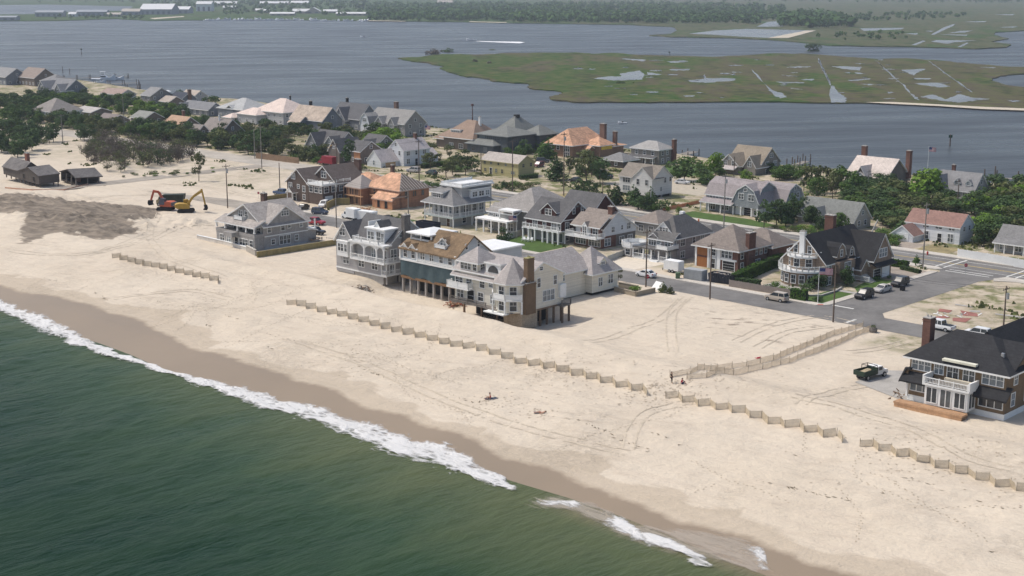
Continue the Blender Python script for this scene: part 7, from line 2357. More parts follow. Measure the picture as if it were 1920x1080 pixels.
for i in range(26):
    x = 384 + (690 - 384) * (i + rng.uniform(.1, .9)) / 26
    y = 38.2 + rng.uniform(-.4, .6) + (0 if x < 600 else 1.2)
    c = copy_tree(proto)
    c.location = at(x, y, 0)
    c.rotation_euler = (0, 0, R(rng.choice([5, 175, 60, 100]) + rng.uniform(-12, 12)))
    c.scale = (rng.uniform(.7, 1.4),) * 3
# ------------------------------------------------------------ trees and shrubs
BARK = M('bark', (.10, .08, .062), .95, .3, 1.5)
def leafcloud(rng, blobs, n, leaf):
    b = MB()
    tot = sum(r ** 2 for _, r, _ in blobs)
    for c, r, fl in blobs:
        for _ in range(int(n * r * r / tot)):
            while True:
                p = Vector((rng.uniform(-1, 1), rng.uniform(-1, 1), rng.uniform(-1, 1)))
                if .3 < p.length < 1:
                    break
            p = p.normalized() * (p.length ** .5)
            q = Vector((c[0] + p.x * r, c[1] + p.y * r, c[2] + p.z * r * fl))
            nrm = (p + Vector((rng.uniform(-.8, .8), rng.uniform(-.8, .8), rng.uniform(-.2, .9)))).normalized()
            u = nrm.orthogonal().normalized()
            u.rotate(Matrix.Rotation(rng.uniform(0, 6.28), 3, nrm))
            v = nrm.cross(u)
            s = leaf * rng.uniform(.55, 1.3)
            b.poly([q + u * s, q + v * s * .7, q - u * s, q - v * s * .7])
    return b

def tree_proto(seed, H, W, kind):
    """trunk and crown meshes of one tree, base at the origin"""
    rng = random.Random(seed)
    t = MB()
    blobs = []
    th = H * {'round': .25, 'pine': .3, 'cone': .2, 'shrub': .12, 'bare': .2, 'loose': .36}[kind]
    lean = Vector((rng.uniform(-.1, .1), rng.uniform(-.1, .1), 1))
    r0 = max(.05, H * .022)
    t.tube((0, 0, -.3), lean * th, r0, r0 * .7, 7)
    if kind == 'cone':
        t.tube(lean * th, (0, 0, H * .93), r0 * .7, r0 * .2, 6)
        k = 9
        for i in range(k):
            f = i / (k - 1)
            rr = W * .5 * (1 - f) ** .75 + .18
            for j in range(3 if f < .7 else 1):
                a = rng.uniform(0, 6.28)
                blobs.append(((math.cos(a) * rr * .5, math.sin(a) * rr * .5, H * (.14 + .8 * f)), rr * .62 + .1, .75))
    elif kind == 'shrub':
        for i in range(5):
            a = rng.uniform(0, 6.28)
            d = rng.uniform(.1, .32) * W
            e = (math.cos(a) * d, math.sin(a) * d, H * rng.uniform(.35, .7))
            t.tube((0, 0, 0), e, r0 * .8, r0 * .3, 5)
            blobs.append((e, W * rng.uniform(.2, .34), .8 * H / W + .2))
    else:
        n = {'round': 13, 'pine': 12, 'bare': 12, 'loose': 8}[kind]
        for i in range(n):
            a = 6.28 * i / n + rng.uniform(-.5, .5)
            d = rng.uniform(.12, .40) * W
            z = H * {'round': rng.uniform(.24, .86), 'pine': rng.uniform(.28, .88), 'bare': rng.uniform(.22, .9), 'loose': rng.uniform(.36, .88)}[kind]
            e = Vector((math.cos(a) * d, math.sin(a) * d, z))
            s = lean * th * rng.uniform(.6, 1.0)
            m = s.lerp(e, .55) + Vector((0, 0, -H * .04))
            t.tube(s, m, r0 * .5, r0 * .35, 5)
            t.tube(m, e, r0 * .35, r0 * .12, 5)
            blobs.append((tuple(e), W * rng.uniform(.17, .30) * (.8 if kind in ('loose', 'bare') else 1), .5 if kind == 'pine' else .75))
            if kind == 'bare':
                for _ in range(5):
                    q = e + Vector((rng.uniform(-.5, .5) * W * .5, rng.uniform(-.5, .5) * W * .5, rng.uniform(.0, .3) * H))
                    t.tube(m, q, r0 * .22, r0 * .08, 4)
        blobs.append(((0, 0, H * .85), W * .2, .7))
    n = {'round': 900, 'pine': 620, 'cone': 800, 'shrub': 380, 'bare': 260, 'loose': 380}[kind]
    leaf = {'round': .34, 'pine': .28, 'cone': .26, 'shrub': .22, 'bare': .2, 'loose': .27}[kind] * (H / 6) ** .5
    return t.data('trunk', BARK), leafcloud(rng, blobs, n, leaf), H

LEAF = {
    'bright': leaf_material('bright leaves', (.085, .165, .022), (.18, .27, .045), .45),
    'mid': leaf_material('mid green leaves', (.048, .098, .024), (.11, .17, .045), .45),
    'dark': leaf_material('dark evergreen leaves', (.036, .070, .025), (.092, .138, .053), .5),
    'olive': leaf_material('olive leaves', (.072, .094, .034), (.15, .165, .068), .5),
    'dead': leaf_material('grey twigs', (.095, .082, .066), (.17, .148, .122), .5),
    'hedge': leaf_material('hedge leaves', (.035, .085, .018), (.09, .16, .03), .9),
}
PROTO = {}
def protos(kind, leafn, H, W, n=3):
    key = (kind, leafn, H, W)
    if key not in PROTO:
        L = []
        for i in range(n):
            t, c, h = tree_proto(hash((kind, H, i)) % 1000 if False else 17 * i + int(H * 7) + len(kind), H, W, kind)
            L.append((t, c.data('crown', LEAF[leafn])))
        PROTO[key] = L
    return PROTO[key]

trng = random.Random(77)
def tree(px, py, kind, leafn, H, W, label, group=None, name=None, pt=None):
    base = {'shrub': (1.6, 2.2), 'round': (7, 6.5), 'pine': (6, 4.8), 'cone': (6, 3.2), 'bare': (4.5, 4.2), 'loose': (5.5, 4)}[kind]
    t, c = trng.choice(protos(kind, leafn, *base))
    p = gp(px, py) if pt is None else pt
    nm = name or {'shrub': 'shrub', 'pine': 'pine_tree', 'cone': 'cedar_tree', 'bare': 'bare_shrub'}.get(kind, 'tree')
    k = W / base[1]
    o = empty(nm, p, trng.uniform(0, 6.28), label, 'shrub' if kind in ('shrub', 'bare') else 'tree', group, (k, k, H / base[0]))
    link('trunk', t, o)
    link('crown', c, o)
    return o

PENDING = []
def grove(poly, n, specs, label, group, sep=2.2, seed=1):
    rng = random.Random(seed)
    xs, ys = [p[0] for p in poly], [p[1] for p in poly]
    put = []
    tries = 0
    while len(put) < n and tries < n * 60:
        tries += 1
        x, y = rng.uniform(min(xs), max(xs)), rng.uniform(min(ys), max(ys))
        if not pip([x], [y], poly)[0]:
            continue
        p = gp(x, y)
        if any((p - q).length < sep for q in put):
            continue
        s, t = st(p)
        if 268.5 < t < 284 or 212 < t < 223:
            continue
        put.append(p)
        kind, leafn, H, W = rng.choice(specs)
        f = rng.uniform(.75, 1.25)
        PENDING.append((H * f / p.length, kind, leafn, H * f, W * f * rng.uniform(.9, 1.15), label.format(KN[kind], LN[leafn]), group, p))
KN = {'shrub': 'shrub', 'round': 'broad tree', 'pine': 'pine', 'cone': 'cedar', 'bare': 'bare bush', 'loose': 'thin tree'}
LN = {'bright': 'bright green', 'mid': 'mid green', 'dark': 'dark green', 'olive': 'olive green', 'dead': 'grey brown', 'hedge': 'clipped green'}

grove([(160, 306), (172, 272), (235, 264), (300, 268), (362, 296), (310, 314), (210, 318)], 95, [('bare', 'dead', 4.8, 5.2), ('bare', 'olive', 5.2, 5.2), ('bare', 'dark', 4.8, 5.0), ('bare', 'dead', 5, 5)], '{1} {0} in the thicket right of the sand heap', 'bushes of the grey brown thicket', 2.6, 1)
grove([(185, 268), (240, 256), (330, 258), (362, 290), (310, 276), (240, 270)], 20, [('round', 'mid', 6, 6), ('round', 'olive', 5.5, 6), ('loose', 'dark', 6, 4.5)], '{1} {0} rising behind the grey brown thicket', 'trees behind the thicket', 3.5, 2)
grove([(0, 300), (0, 238), (110, 236), (140, 258), (70, 276), (40, 296)], 44, [('pine', 'dark', 6.5, 5.5), ('round', 'dark', 6.5, 6), ('loose', 'dark', 6, 4), ('shrub', 'olive', 2.5, 4)], '{1} {0} at the left edge above the pale sand', 'trees at the left edge', 3.6, 3)
grove([(0, 232), (30, 196), (110, 214), (120, 226), (230, 246), (370, 256), (372, 276), (150, 264), (110, 240)], 120, [('round', 'dark', 6, 6), ('pine', 'dark', 6.5, 5), ('round', 'mid', 5.5, 6), ('loose', 'olive', 5, 4), ('round', 'olive', 5, 5.5)], '{1} {0} in the dense grove between the left roofs', 'trees of the left grove', 4.0, 4)
grove([(0, 190), (150, 180), (300, 204), (420, 240), (330, 236), (180, 205), (0, 205)], 100, [('round', 'dark', 5.5, 6), ('round', 'mid', 5, 6), ('shrub', 'bright', 3, 5), ('round', 'bright', 4.5, 5.5)], '{1} {0} among the bayside cottages at left', 'trees among the bayside cottages', 5, 5)
grove([(384, 284), (386, 252), (420, 246), (530, 254), (545, 284), (520, 298), (470, 294)], 60, [('round', 'dark', 6, 5.5), ('pine', 'dark', 6, 5), ('round', 'olive', 5.5, 5), ('bare', 'olive', 4.5, 4.5)], '{1} {0} behind the weathered wooden fence', 'trees behind the wooden fence', 3.0, 6)
grove([(545, 306), (550, 288), (612, 292), (620, 312), (570, 312)], 16, [('round', 'dark', 4.5, 4.5), ('round', 'olive', 4, 4.5), ('shrub', 'mid', 2.4, 3.5)], '{1} {0} in front of the twin gabled dark grey house', 'bushes before the dark grey gables', 2.4, 7)
grove([(692, 288), (700, 268), (750, 262), (766, 286), (735, 286), (705, 294)], 12, [('round', 'bright', 5.5, 6.5)], 'bright green {0} behind the white colonial house', 'bright trees behind the white house', 3.2, 8)
grove([(940, 304), (962, 286), (1042, 280), (1040, 300), (1000, 302)], 15, [('round', 'mid', 4.5, 5), ('pine', 'dark', 5.5, 4.5), ('cone', 'mid', 6, 4)], '{1} {0} between the tower house and the orange roofed bay house', 'trees between the bay houses', 3.4, 9)
grove([(830, 336), (840, 310), (888, 308), (892, 334), (860, 340)], 10, [('loose', 'olive', 5.5, 4.5), ('pine', 'dark', 6, 4.2), ('loose', 'dark', 5, 4)], '{1} {0} left of the olive building', 'trees left of the olive building', 3.0, 10)
grove([(1158, 412), (1168, 392), (1224, 394), (1232, 412), (1190, 416)], 18, [('shrub', 'dark', 2.6, 4), ('shrub', 'mid', 2.2, 3.5), ('round', 'dark', 3.4, 4)], '{1} {0} on the lot before the raised white house', 'shrubs before the raised house', 2.2, 11)
grove([(1586, 380), (1622, 356), (1700, 358), (1716, 400), (1712, 440), (1690, 444), (1640, 410)], 62, [('pine', 'olive', 4.2, 6), ('round', 'dark', 3.8, 6), ('pine', 'dark', 4.6, 6), ('round', 'mid', 3.8, 5.5)], '{1} {0} in the thicket before the bleached cedar roof', 'trees before the cedar roof', 3.0, 12)
grove([(1700, 396), (1712, 378), (1830, 386), (1830, 404), (1760, 404)], 22, [('pine', 'olive', 3.8, 5.5), ('round', 'dark', 3.6, 5.5), ('loose', 'mid', 4, 4)], '{1} {0} behind the red brown roof', 'trees behind the red brown roof', 3.2, 13)
grove([(1826, 470), (1826, 404), (1850, 362), (1992, 362), (1992, 466), (1900, 462), (1870, 474)], 66, [('round', 'olive', 5.5, 6.5), ('round', 'mid', 5, 6), ('pine', 'dark', 6, 6), ('round', 'dark', 5.5, 6), ('round', 'bright', 4.6, 6)], '{1} {0} in the wood at the right edge', 'trees of the right hand wood', 3.4, 14)
grove([(1468, 430), (1474, 408), (1506, 400), (1528, 420), (1522, 434)], 9, [('pine', 'dark', 6.5, 4.6), ('round', 'dark', 5.5, 5)], '{1} {0} left of the green grey roof', 'trees left of the green grey roof', 2.6, 15)
grove([(1496, 376), (1506, 356), (1566, 352), (1572, 374), (1530, 382)], 12, [('loose', 'olive', 7, 4.4), ('pine', 'mid', 6, 4.4), ('shrub', 'bright', 2.4, 4)], '{1} {0} on the sandy lot right of the gambrel house', 'trees on the sandy lot', 3.0, 16)
grove([(1576, 386), (1576, 350), (1606, 346), (1612, 372)], 8, [('loose', 'mid', 6.5, 4.5), ('round', 'mid', 5, 5)], '{1} {0} left of the bleached cedar roof', 'trees left of the cedar roof', 3, 17)
grove([(1640, 462), (1646, 440), (1688, 442), (1684, 462)], 14, [('shrub', 'mid', 1.6, 3.4), ('shrub', 'bright', 1.4, 3), ('shrub', 'olive', 1.6, 3)], '{1} {0} on the verge left of the small white garage', 'shrubs left of the garage', 1.8, 18)
grove([(1440, 446), (1446, 426), (1560, 432), (1606, 442), (1606, 454), (1500, 444)], 20, [('shrub', 'olive', 1.4, 3), ('shrub', 'mid', 1.4, 2.8), ('shrub', 'bright', 1.1, 2.5)], '{1} {0} on the road verge below the green grey roof', 'shrubs on the road verge', 2.2, 19)

grove([(560, 286), (610, 270), (700, 256), (700, 266), (640, 284), (600, 290)], 16, [('round', 'dark', 4.5, 5), ('round', 'mid', 4, 5), ('pine', 'olive', 5, 4)], '{1} {0} between the dark grey gables and the long bayside house', 'trees behind the dark grey gables', 3.2, 41)
grove([(790, 318), (800, 292), (842, 288), (850, 306), (826, 322)], 10, [('loose', 'olive', 5, 4), ('round', 'mid', 3.6, 4.5), ('shrub', 'mid', 1.8, 3)], '{1} {0} right of the white colonial house', 'trees right of the white colonial house', 2.8, 42)
grove([(480, 246), (520, 240), (640, 252), (700, 256), (690, 264), (560, 258)], 34, [('round', 'olive', 4, 5), ('round', 'dark', 4, 5), ('shrub', 'mid', 2.2, 4)], '{1} {0} below the row of large bayside roofs', 'trees below the large bayside roofs', 3.6, 43)
grove([(880, 362), (884, 352), (1010, 346), (1020, 360), (960, 366)], 14, [('shrub', 'mid', 1.5, 3), ('shrub', 'olive', 1.5, 3), ('shrub', 'dark', 1.6, 2.6)], '{1} {0} on the sandy lot in front of the olive building', 'shrubs before the olive building', 2.6, 44)
grove([(1060, 330), (1064, 314), (1130, 312), (1136, 328), (1100, 334)], 12, [('loose', 'olive', 5, 4.2), ('round', 'dark', 4.2, 4.5), ('shrub', 'mid', 2, 3.4)], '{1} {0} before the low dark outbuilding', 'trees before the outbuilding', 2.6, 45)
grove([(1296, 346), (1300, 330), (1340, 320), (1356, 332), (1330, 350)], 7, [('round', 'mid', 3.6, 4), ('shrub', 'bright', 1.8, 3)], '{1} {0} on the bayside lawn by the drive', 'trees on the bayside lawn', 2.6, 46)
grove([(1440, 330), (1446, 318), (1500, 322), (1506, 336), (1470, 344)], 12, [('shrub', 'mid', 2.4, 4.5), ('round', 'mid', 3, 4.4)], '{1} {0} on the shore right of the two gabled taupe house', 'bushes on the shore', 2.6, 47)
grove([(150, 330), (250, 326), (400, 316), (404, 324), (300, 332), (180, 338)], 16, [('shrub', 'mid', .9, 2.2), ('shrub', 'bright', .8, 2), ('shrub', 'olive', 1.0, 2.2)], 'low {1} {0} on the sand before the grey brown thicket', 'low shrubs before the thicket', 3.0, 48)

# trees one can single out
tree(337, 196, 'round', 'dark', 7.5, 8, 'round dark green tree over the ochre roof by the bay')
tree(397, 206, 'round', 'mid', 6.5, 8, 'round mid green tree at the water left of the light grey hipped roof')
tree(655, 318, 'loose', 'dark', 10.5, 6, 'tall dark street tree before the stripped house with board patches')
tree(373, 340, 'loose', 'olive', 9, 4.2, 'thin lone street tree behind the excavators')
tree(1042, 338, 'cone', 'dark', 8.2, 6, 'tall dark cedar in front of the orange roofed bay house')
tree(1100, 343, 'loose', 'olive', 9, 7, 'big reddish olive tree right of the black car on the main road')
tree(1125, 344, 'round', 'dark', 7.5, 6.5, 'dark round tree left of the raised white house')
tree(1086, 366, 'pine', 'dark', 5, 4.5, 'left pine on the sandy lot between olive building and raised house')
tree(1102, 370, 'pine', 'dark', 5.2, 4, 'middle pine on the sandy lot between olive building and raised house')
tree(1117, 376, 'loose', 'dark', 5.2, 3.2, 'right, thinner pine on the sandy lot left of the raised house')
tree(1152, 384, 'cone', 'dark', 6.6, 4.8, 'dark cedar at the left corner of the raised white house')
tree(1187, 385, 'cone', 'dark', 6.0, 5, 'dark cedar under the windows of the raised white house')
tree(1219, 392, 'cone', 'dark', 6.2, 4.8, 'dark cedar at the right corner of the raised white house')
tree(1240, 396, 'shrub', 'dark', 3.2, 4.5, 'dark bush behind the right hand cedar of the raised house')
tree(1282, 340, 'round', 'mid', 7.2, 9, 'big round green tree right of the square taupe house')
tree(1313, 332, 'loose', 'mid', 5.4, 4, 'slim green tree on the bayside lawn')
tree(1341, 330, 'round', 'bright', 7.5, 6, 'tall pale green tree left of the two gabled taupe house')
tree(1398, 338, 'round', 'bright', 3.4, 4.2, 'small yellowish green tree before the taupe gabled house')
tree(1476, 334, 'round', 'mid', 4, 6, 'green bush on the shore right of the taupe gabled house')
tree(1730, 376, 'round', 'bright', 9, 10.5, 'large bright green round tree left of the pale grey dock house')
tree(1754, 372, 'round', 'bright', 6.5, 7, 'smaller bright green tree leaning on the large round one')
tree(1432, 428, 'pine', 'dark', 7.5, 4.5, 'dark tall pine before the right gable of the gambrel house')
tree(1456, 424, 'pine', 'dark', 7, 5.5, 'dark pine at the right corner of the gambrel house')
tree(1575, 434, 'round', 'mid', 4.6, 4.2, 'round green tree right of the little white front gable')
tree(1541, 436, 'round', 'dark', 4.2, 3.2, 'dark bush below the little white front gable')
tree(942, 470, 'pine', 'dark', 5.6, 3.6, 'sparse pine at the left corner of the green lawn')
tree(1645, 488, 'round', 'dark', 2.8, 2.6, 'clipped round bush right of the corner mansion garage')
tree(1718, 494, 'cone', 'hedge', 2.0, 1.6, 'small clipped cone bush at the main road crossing')
tree(1588, 536, 'round', 'dark', 4.2, 3.2, 'dark ivy covered bush at the entrance of the corner mansion')
tree(1535, 542, 'round', 'dark', 3.2, 4.0, 'dark bush in front of the corner mansion bay')
tree(1515, 545, 'shrub', 'dark', 1.8, 3.2, 'low dark bush under the round bay')
tree(1455, 541, 'shrub', 'mid', 1.6, 2.8, 'green bush left of the round bay')
tree(1440, 545, 'shrub', 'mid', 1.5, 2.6, 'green bush at the patio of the corner mansion')
tree(1470, 546, 'shrub', 'bright', 1.4, 2.4, 'light bush before the round bay')
tree(1535, 565, 'shrub', 'dark', 1.0, 3.0, 'low dark shrub at the foot of the flagpole')
tree(1668, 523, 'shrub', 'hedge', .8, 1.6, 'small round shrub at the corner of the mansion lawn')
tree(1190, 546, 'shrub', 'bright', 1.2, 3.0, 'green shrub on the timber terrace by the cream house')
tree(1243, 548, 'cone', 'olive', 2.2, 1.8, 'tall olive shrub in the sand by the overturned white shed roof')
tree(1257, 551, 'cone', 'olive', 1.7, 1.5, 'short olive shrub right of the overturned white shed roof')
tree(1160, 530, 'loose', 'olive', 3.2, 1.6, 'thin plant at the corner of the cream rear wing')
tree(1252, 398, 'shrub', 'bright', 2.0, 1.8, 'left small light green shrub behind the lawn')
tree(1272, 400, 'shrub', 'bright', 2.2, 1.8, 'right small light green shrub behind the lawn')
tree(805, 350, 'shrub', 'mid', 2.2, 4.5, 'green bushy shrub left of the white roof deck')
tree(822, 352, 'shrub', 'mid', 1.8, 4, 'green bushy shrub right behind the white roof deck')
tree(945, 354, 'round', 'dark', 2.6, 2.2, 'small reddish bush right of the white roof deck')
tree(972, 352, 'shrub', 'mid', 2.0, 4, 'green shrub below the olive building')
tree(858, 322, 'shrub', 'mid', 1.6, 4, 'low green bush before the dark blue grey house')
tree(1424, 440, 'shrub', 'dark', 1.6, 3.0, 'dark shrub on the verge behind the brick house')
tree(1442, 443, 'shrub', 'mid', 1.4, 2.6, 'green shrub on the verge behind the brick house')
tree(812, 110, 'round', 'dead', 9, 14, 'brown tree on the left tip of the marsh island')
tree(840, 106, 'round', 'dark', 8, 10, 'dark tree on the left tip of the marsh island')
tree(922, 102, 'round', 'olive', 5, 8, 'lone olive bush on the marsh island shore')
tree(890, 127, 'loose', 'dead', 7, 7, 'left dead tree standing in the marsh')
tree(918, 130, 'loose', 'dead', 6.5, 7, 'right dead tree standing in the marsh')
tree(985, 106, 'shrub', 'mid', 5, 16, 'wide bush on the far edge of the marsh island')
tree(1002, 107, 'shrub', 'mid', 4.5, 14, 'lower bush beside the wide bush on the marsh edge')
tree(1524, 104, 'round', 'dark', 11, 13, 'single dark tree on the far edge of the marsh island')
tree(1142, 168, 'shrub', 'dark', 4, 9, 'left bush of the marsh clump')
tree(1160, 170, 'round', 'dark', 6, 8, 'tallest bush of the marsh clump')
tree(1180, 170, 'shrub', 'dark', 5, 9, 'right bush of the marsh clump')
tree(1812, 194, 'shrub', 'dark', 3.5, 7, 'leftmost bush on the island beach')
tree(1838, 196, 'shrub', 'dark', 3.5, 7, 'second bush from left on the island beach')
tree(1868, 199, 'shrub', 'dark', 4, 8, 'third bush from left on the island beach')
tree(1896, 200, 'shrub', 'dark', 4, 8, 'rightmost bush on the island beach')

# the trees of the groves that show largest are things, the rest of the groves reads as one mass
PENDING.sort(key=lambda q: -q[0])
n_tree = sum(1 for o in COL.objects if o.get('category') == 'tree')
mv, mf, mm, mats = [], [], [], []
base_n = 0
for q in PENDING:
    _, kind, leafn, H_, W_, lab, grp, p = q
    if kind in ('shrub', 'bare') or n_tree < 285:
        n_tree += kind not in ('shrub', 'bare')
        tree(0, 0, kind, leafn, H_, W_, lab, grp, pt=p)
        continue
    base = {'round': (7, 6.5), 'pine': (6, 4.8), 'cone': (6, 3.2), 'loose': (5.5, 4)}[kind]
    a = trng.uniform(0, 6.28)
    k, kz = W_ / base[1], H_ / base[0]
    for d in trng.choice(protos(kind, leafn, *base)):
        nv = len(d.vertices)
        co = np.empty(nv * 3, np.float32)
        d.vertices.foreach_get('co', co)
        co = co.reshape(-1, 3)
        x, y = co[:, 0] * k, co[:, 1] * k
        mv.append(np.stack([x * math.cos(a) - y * math.sin(a) + p.x, x * math.sin(a) + y * math.cos(a) + p.y, co[:, 2] * kz + p.z], -1))
        m = d.materials[0]
        if m not in mats:
            mats.append(m)
        for pl in d.polygons:
            mf.append(tuple(v + base_n for v in pl.vertices))
        mm += [mats.index(m)] * len(d.polygons)
        base_n += nv
me = bpy.data.meshes.new('grove_trees')
me.from_pydata(np.concatenate(mv).tolist(), [], mf)
for m in mats:
    me.materials.append(m)
me.polygons.foreach_set('material_index', mm)
tag(link('grove_trees', me), kind='stuff')

def hedge(label, pxs, w, h, leafn='hedge'):
    P = [gp(*q) for q in pxs]
    root = empty('hedge', P[0], 0, label, 'hedge')
    rng = random.Random(int(pxs[0][0]))
    b = MB()
    core = MB()
    for p, q in zip(P[:-1], P[1:]):
        p, q = p - P[0], q - P[0]
        L = (q - p).length
        d = (q - p).normalized()
        nr = Vector((-d.y, d.x, 0))
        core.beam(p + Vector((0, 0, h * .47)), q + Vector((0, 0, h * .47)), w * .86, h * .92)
        for _ in range(int(L * (w + 2 * h) * 26)):
            f = rng.uniform(-.02, 1.02)
            k = rng.uniform(0, w + 2 * h)
            if k < h:
                c, n_ = nr * w / 2 + Vector((0, 0, k)), nr
            elif k < h + w:
                c, n_ = nr * (w / 2 - (k - h)) + Vector((0, 0, h)), Vector((0, 0, 1))
            else:
                c, n_ = -nr * w / 2 + Vector((0, 0, k - h - w)), -nr
            c = p + d * (L * f) + c * rng.uniform(.93, 1.05)
            n_ = (n_ + Vector((rng.uniform(-.7, .7), rng.uniform(-.7, .7), rng.uniform(-.3, .7)))).normalized()
            u = n_.orthogonal().normalized()
            v = n_.cross(u)
            s = .16 * rng.uniform(.6, 1.3)
            b.poly([c + u * s, c + v * s, c - u * s, c - v * s])
    b.build('foliage', LEAF[leafn], root)
    core.build('core_block', M('hedge core', (.02, .03, .012), .95), root)  # solid near-black green core inside the leaf shell
hedge('tall clipped hedge between the brick house and the corner mansion', [(1376, 535), (1425, 512), (1465, 495)], 1.6, 2.3)
hedge('clipped hedge across the front of the mansion patio', [(1380, 536), (1424, 541)], 1.2, 1.7, 'dark')
hedge('square ivy clad hedge beside the flagpole lawn', [(1484, 560), (1512, 565)], 1.2, 2.1)
hedge('clipped hedge behind the corner mansion drive', [(1657, 497), (1702, 503)], 1.3, 1.5)
hedge('low hedge along the drive by the main road crossing', [(1690, 505), (1724, 513)], 1.0, .8, 'dark')
hedge('low curved hedge in the mansion lawn', [(1618, 528), (1648, 523)], .8, .6)
hedge('low dark hedge along the white colonial house', [(792, 316), (842, 308)], 1.6, 1.4, 'dark')
hedge('dark hedge at the right end of the olive building', [(975, 336), (1006, 333)], 1.4, 1.2, 'dark')

# ------------------------------------------------------------ people on the sand
SKIN = M('skin', (.50, .30, .21), .6, .05)
HAIR = M('dark hair', (.03, .022, .018), .7)
def skinned(name, joints, edges, mat, parent, sub=2):
    me = bpy.data.meshes.new(name)
    ks = list(joints)
    me.from_pydata([joints[k][0] for k in ks], [(ks.index(a), ks.index(b_)) for a, b_ in edges], [])
    me.materials.append(mat)
    o = link(name, me, parent)
    m = o.modifiers.new('skin', 'SKIN')
    m.use_smooth_shade = True
    sk = me.skin_vertices[0].data
    for i, k in enumerate(ks):
        r = joints[k][1]
        sk[i].radius = r if isinstance(r, tuple) else (r, r)
    sk[0].use_root = True
    s = o.modifiers.new('sub', 'SUBSURF')
    s.levels = s.render_levels = sub
    return o

def add_hand(J, E, side, wrist, hand_dir, palm_n):
    """palm and five separate fingers from the wrist"""
    d, n = Vector(hand_dir).normalized(), Vector(palm_n).normalized()
    a = d.cross(n).normalized()
    w = Vector(J[wrist][0])
    J[side + 'palm'] = (tuple(w + d * .06), (.032, .016))
    E.append((wrist, side + 'palm'))
    for i, (off, L) in enumerate(((-.030, .075), (-.010, .088), (.010, .082), (.030, .066))):
        k = side + 'f%d' % i
        p = w + d * .095 + a * off
        J[k + 'a'] = (tuple(p), .010)
        J[k + 'b'] = (tuple(p + d * L * .5 - n * .012), .009)
        J[k + 'c'] = (tuple(p + d * L * .95 - n * .035), .007)
        E.extend([(side + 'palm', k + 'a'), (k + 'a', k + 'b'), (k + 'b', k + 'c')])
    p = w + d * .035 - a * .035
    J[side + 't'] = (tuple(p), .011)
    J[side + 'u'] = (tuple(p + d * .05 - a * .025), .009)
    E.extend([(side + 'palm', side + 't'), (side + 't', side + 'u')])

def person(label, px, py, yaw, pose, garments, skin=SKIN, hair=HAIR, scale=1.0):
    root = empty('person', gp(px, py), R(yaw), label, 'person', None, scale)
    J, E = {}, []
    for k in ('pelvis', 'spine', 'chest', 'neck', 'head', 'crown'):
        J[k] = (pose[k], {'pelvis': (.145, .105), 'spine': (.125, .095), 'chest': (.155, .105), 'neck': .055, 'head': (.078, .095), 'crown': (.07, .085)}[k])
    E += [('pelvis', 'spine'), ('spine', 'chest'), ('chest', 'neck'), ('neck', 'head'), ('head', 'crown')]
    for s in 'lr':
        for k, r in (('hip', .095), ('knee', .062), ('ankle', .042), ('toe', .034), ('shoulder', .062), ('elbow', .042), ('wrist', .03)):
            J[s + k] = (pose[s + k], r)
        E += [('pelvis', s + 'hip'), (s + 'hip', s + 'knee'), (s + 'knee', s + 'ankle'), (s + 'ankle', s + 'toe'), ('chest', s + 'shoulder'), (s + 'shoulder', s + 'elbow'), (s + 'elbow', s + 'wrist')]
        hd = Vector(pose[s + 'wrist']) - Vector(pose[s + 'elbow'])
        add_hand(J, E, s, s + 'wrist', hd, (0, 1 if abs(hd.normalized().y) < .8 else .1, 0.2))
    hd_ = Vector(pose['head'])
    f = Vector(pose.get('face', (1, 0, 0))).normalized()
    J['nose'] = (tuple(hd_ + f * .105), .014)
    E.append(('head', 'nose'))
    b = skinned('body', J, E, skin, root)
    for nm, parts, grow, mat in garments:
        K, G = {}, []
        for a, c in E:
            if a in parts and c in parts:
                for q in (a, c):
                    r = J[q][1]
                    K[q] = (J[q][0], tuple(x * grow + .008 for x in r) if isinstance(r, tuple) else r * grow + .008)
                G.append((a, c))
        skinned(nm, K, G, mat, root)
    m = MB()
    c = Vector(pose['crown'])
    up = (Vector(pose['crown']) - Vector(pose['neck'])).normalized()
    side = up.cross(f).normalized()
    for i in range(9):
        for j in range(5):
            pass
    n = 10
    rings = []
    for j in range(5):
        th = math.pi * .62 * j / 4
        rings.append([c - up * .03 - f * .018 + up * (.115 * math.cos(th)) + (f * math.cos(6.2832 * k / n) * .115 + side * math.sin(6.2832 * k / n) * .092) * math.sin(th + .02) - f * (.05 if j > 2 else 0) for k in range(n)])
    pts = [q for r_ in rings for q in r_]
    m.mesh(pts, [(j * n + k, j * n + (k + 1) % n, (j + 1) * n + (k + 1) % n, (j + 1) * n + k) for j in range(4) for k in range(n)])
    m.build('hair', hair, root, smooth=True)
    e = MB()
    for s in (-1, 1):
        q = hd_ + f * .088 + side * (.032 * s) + up * .025
        e.box(q.x - .01, q.x + .01, q.y - .01, q.y + .01, q.z - .007, q.z + .007)
    e.build('eye', DARK, root)
    return root

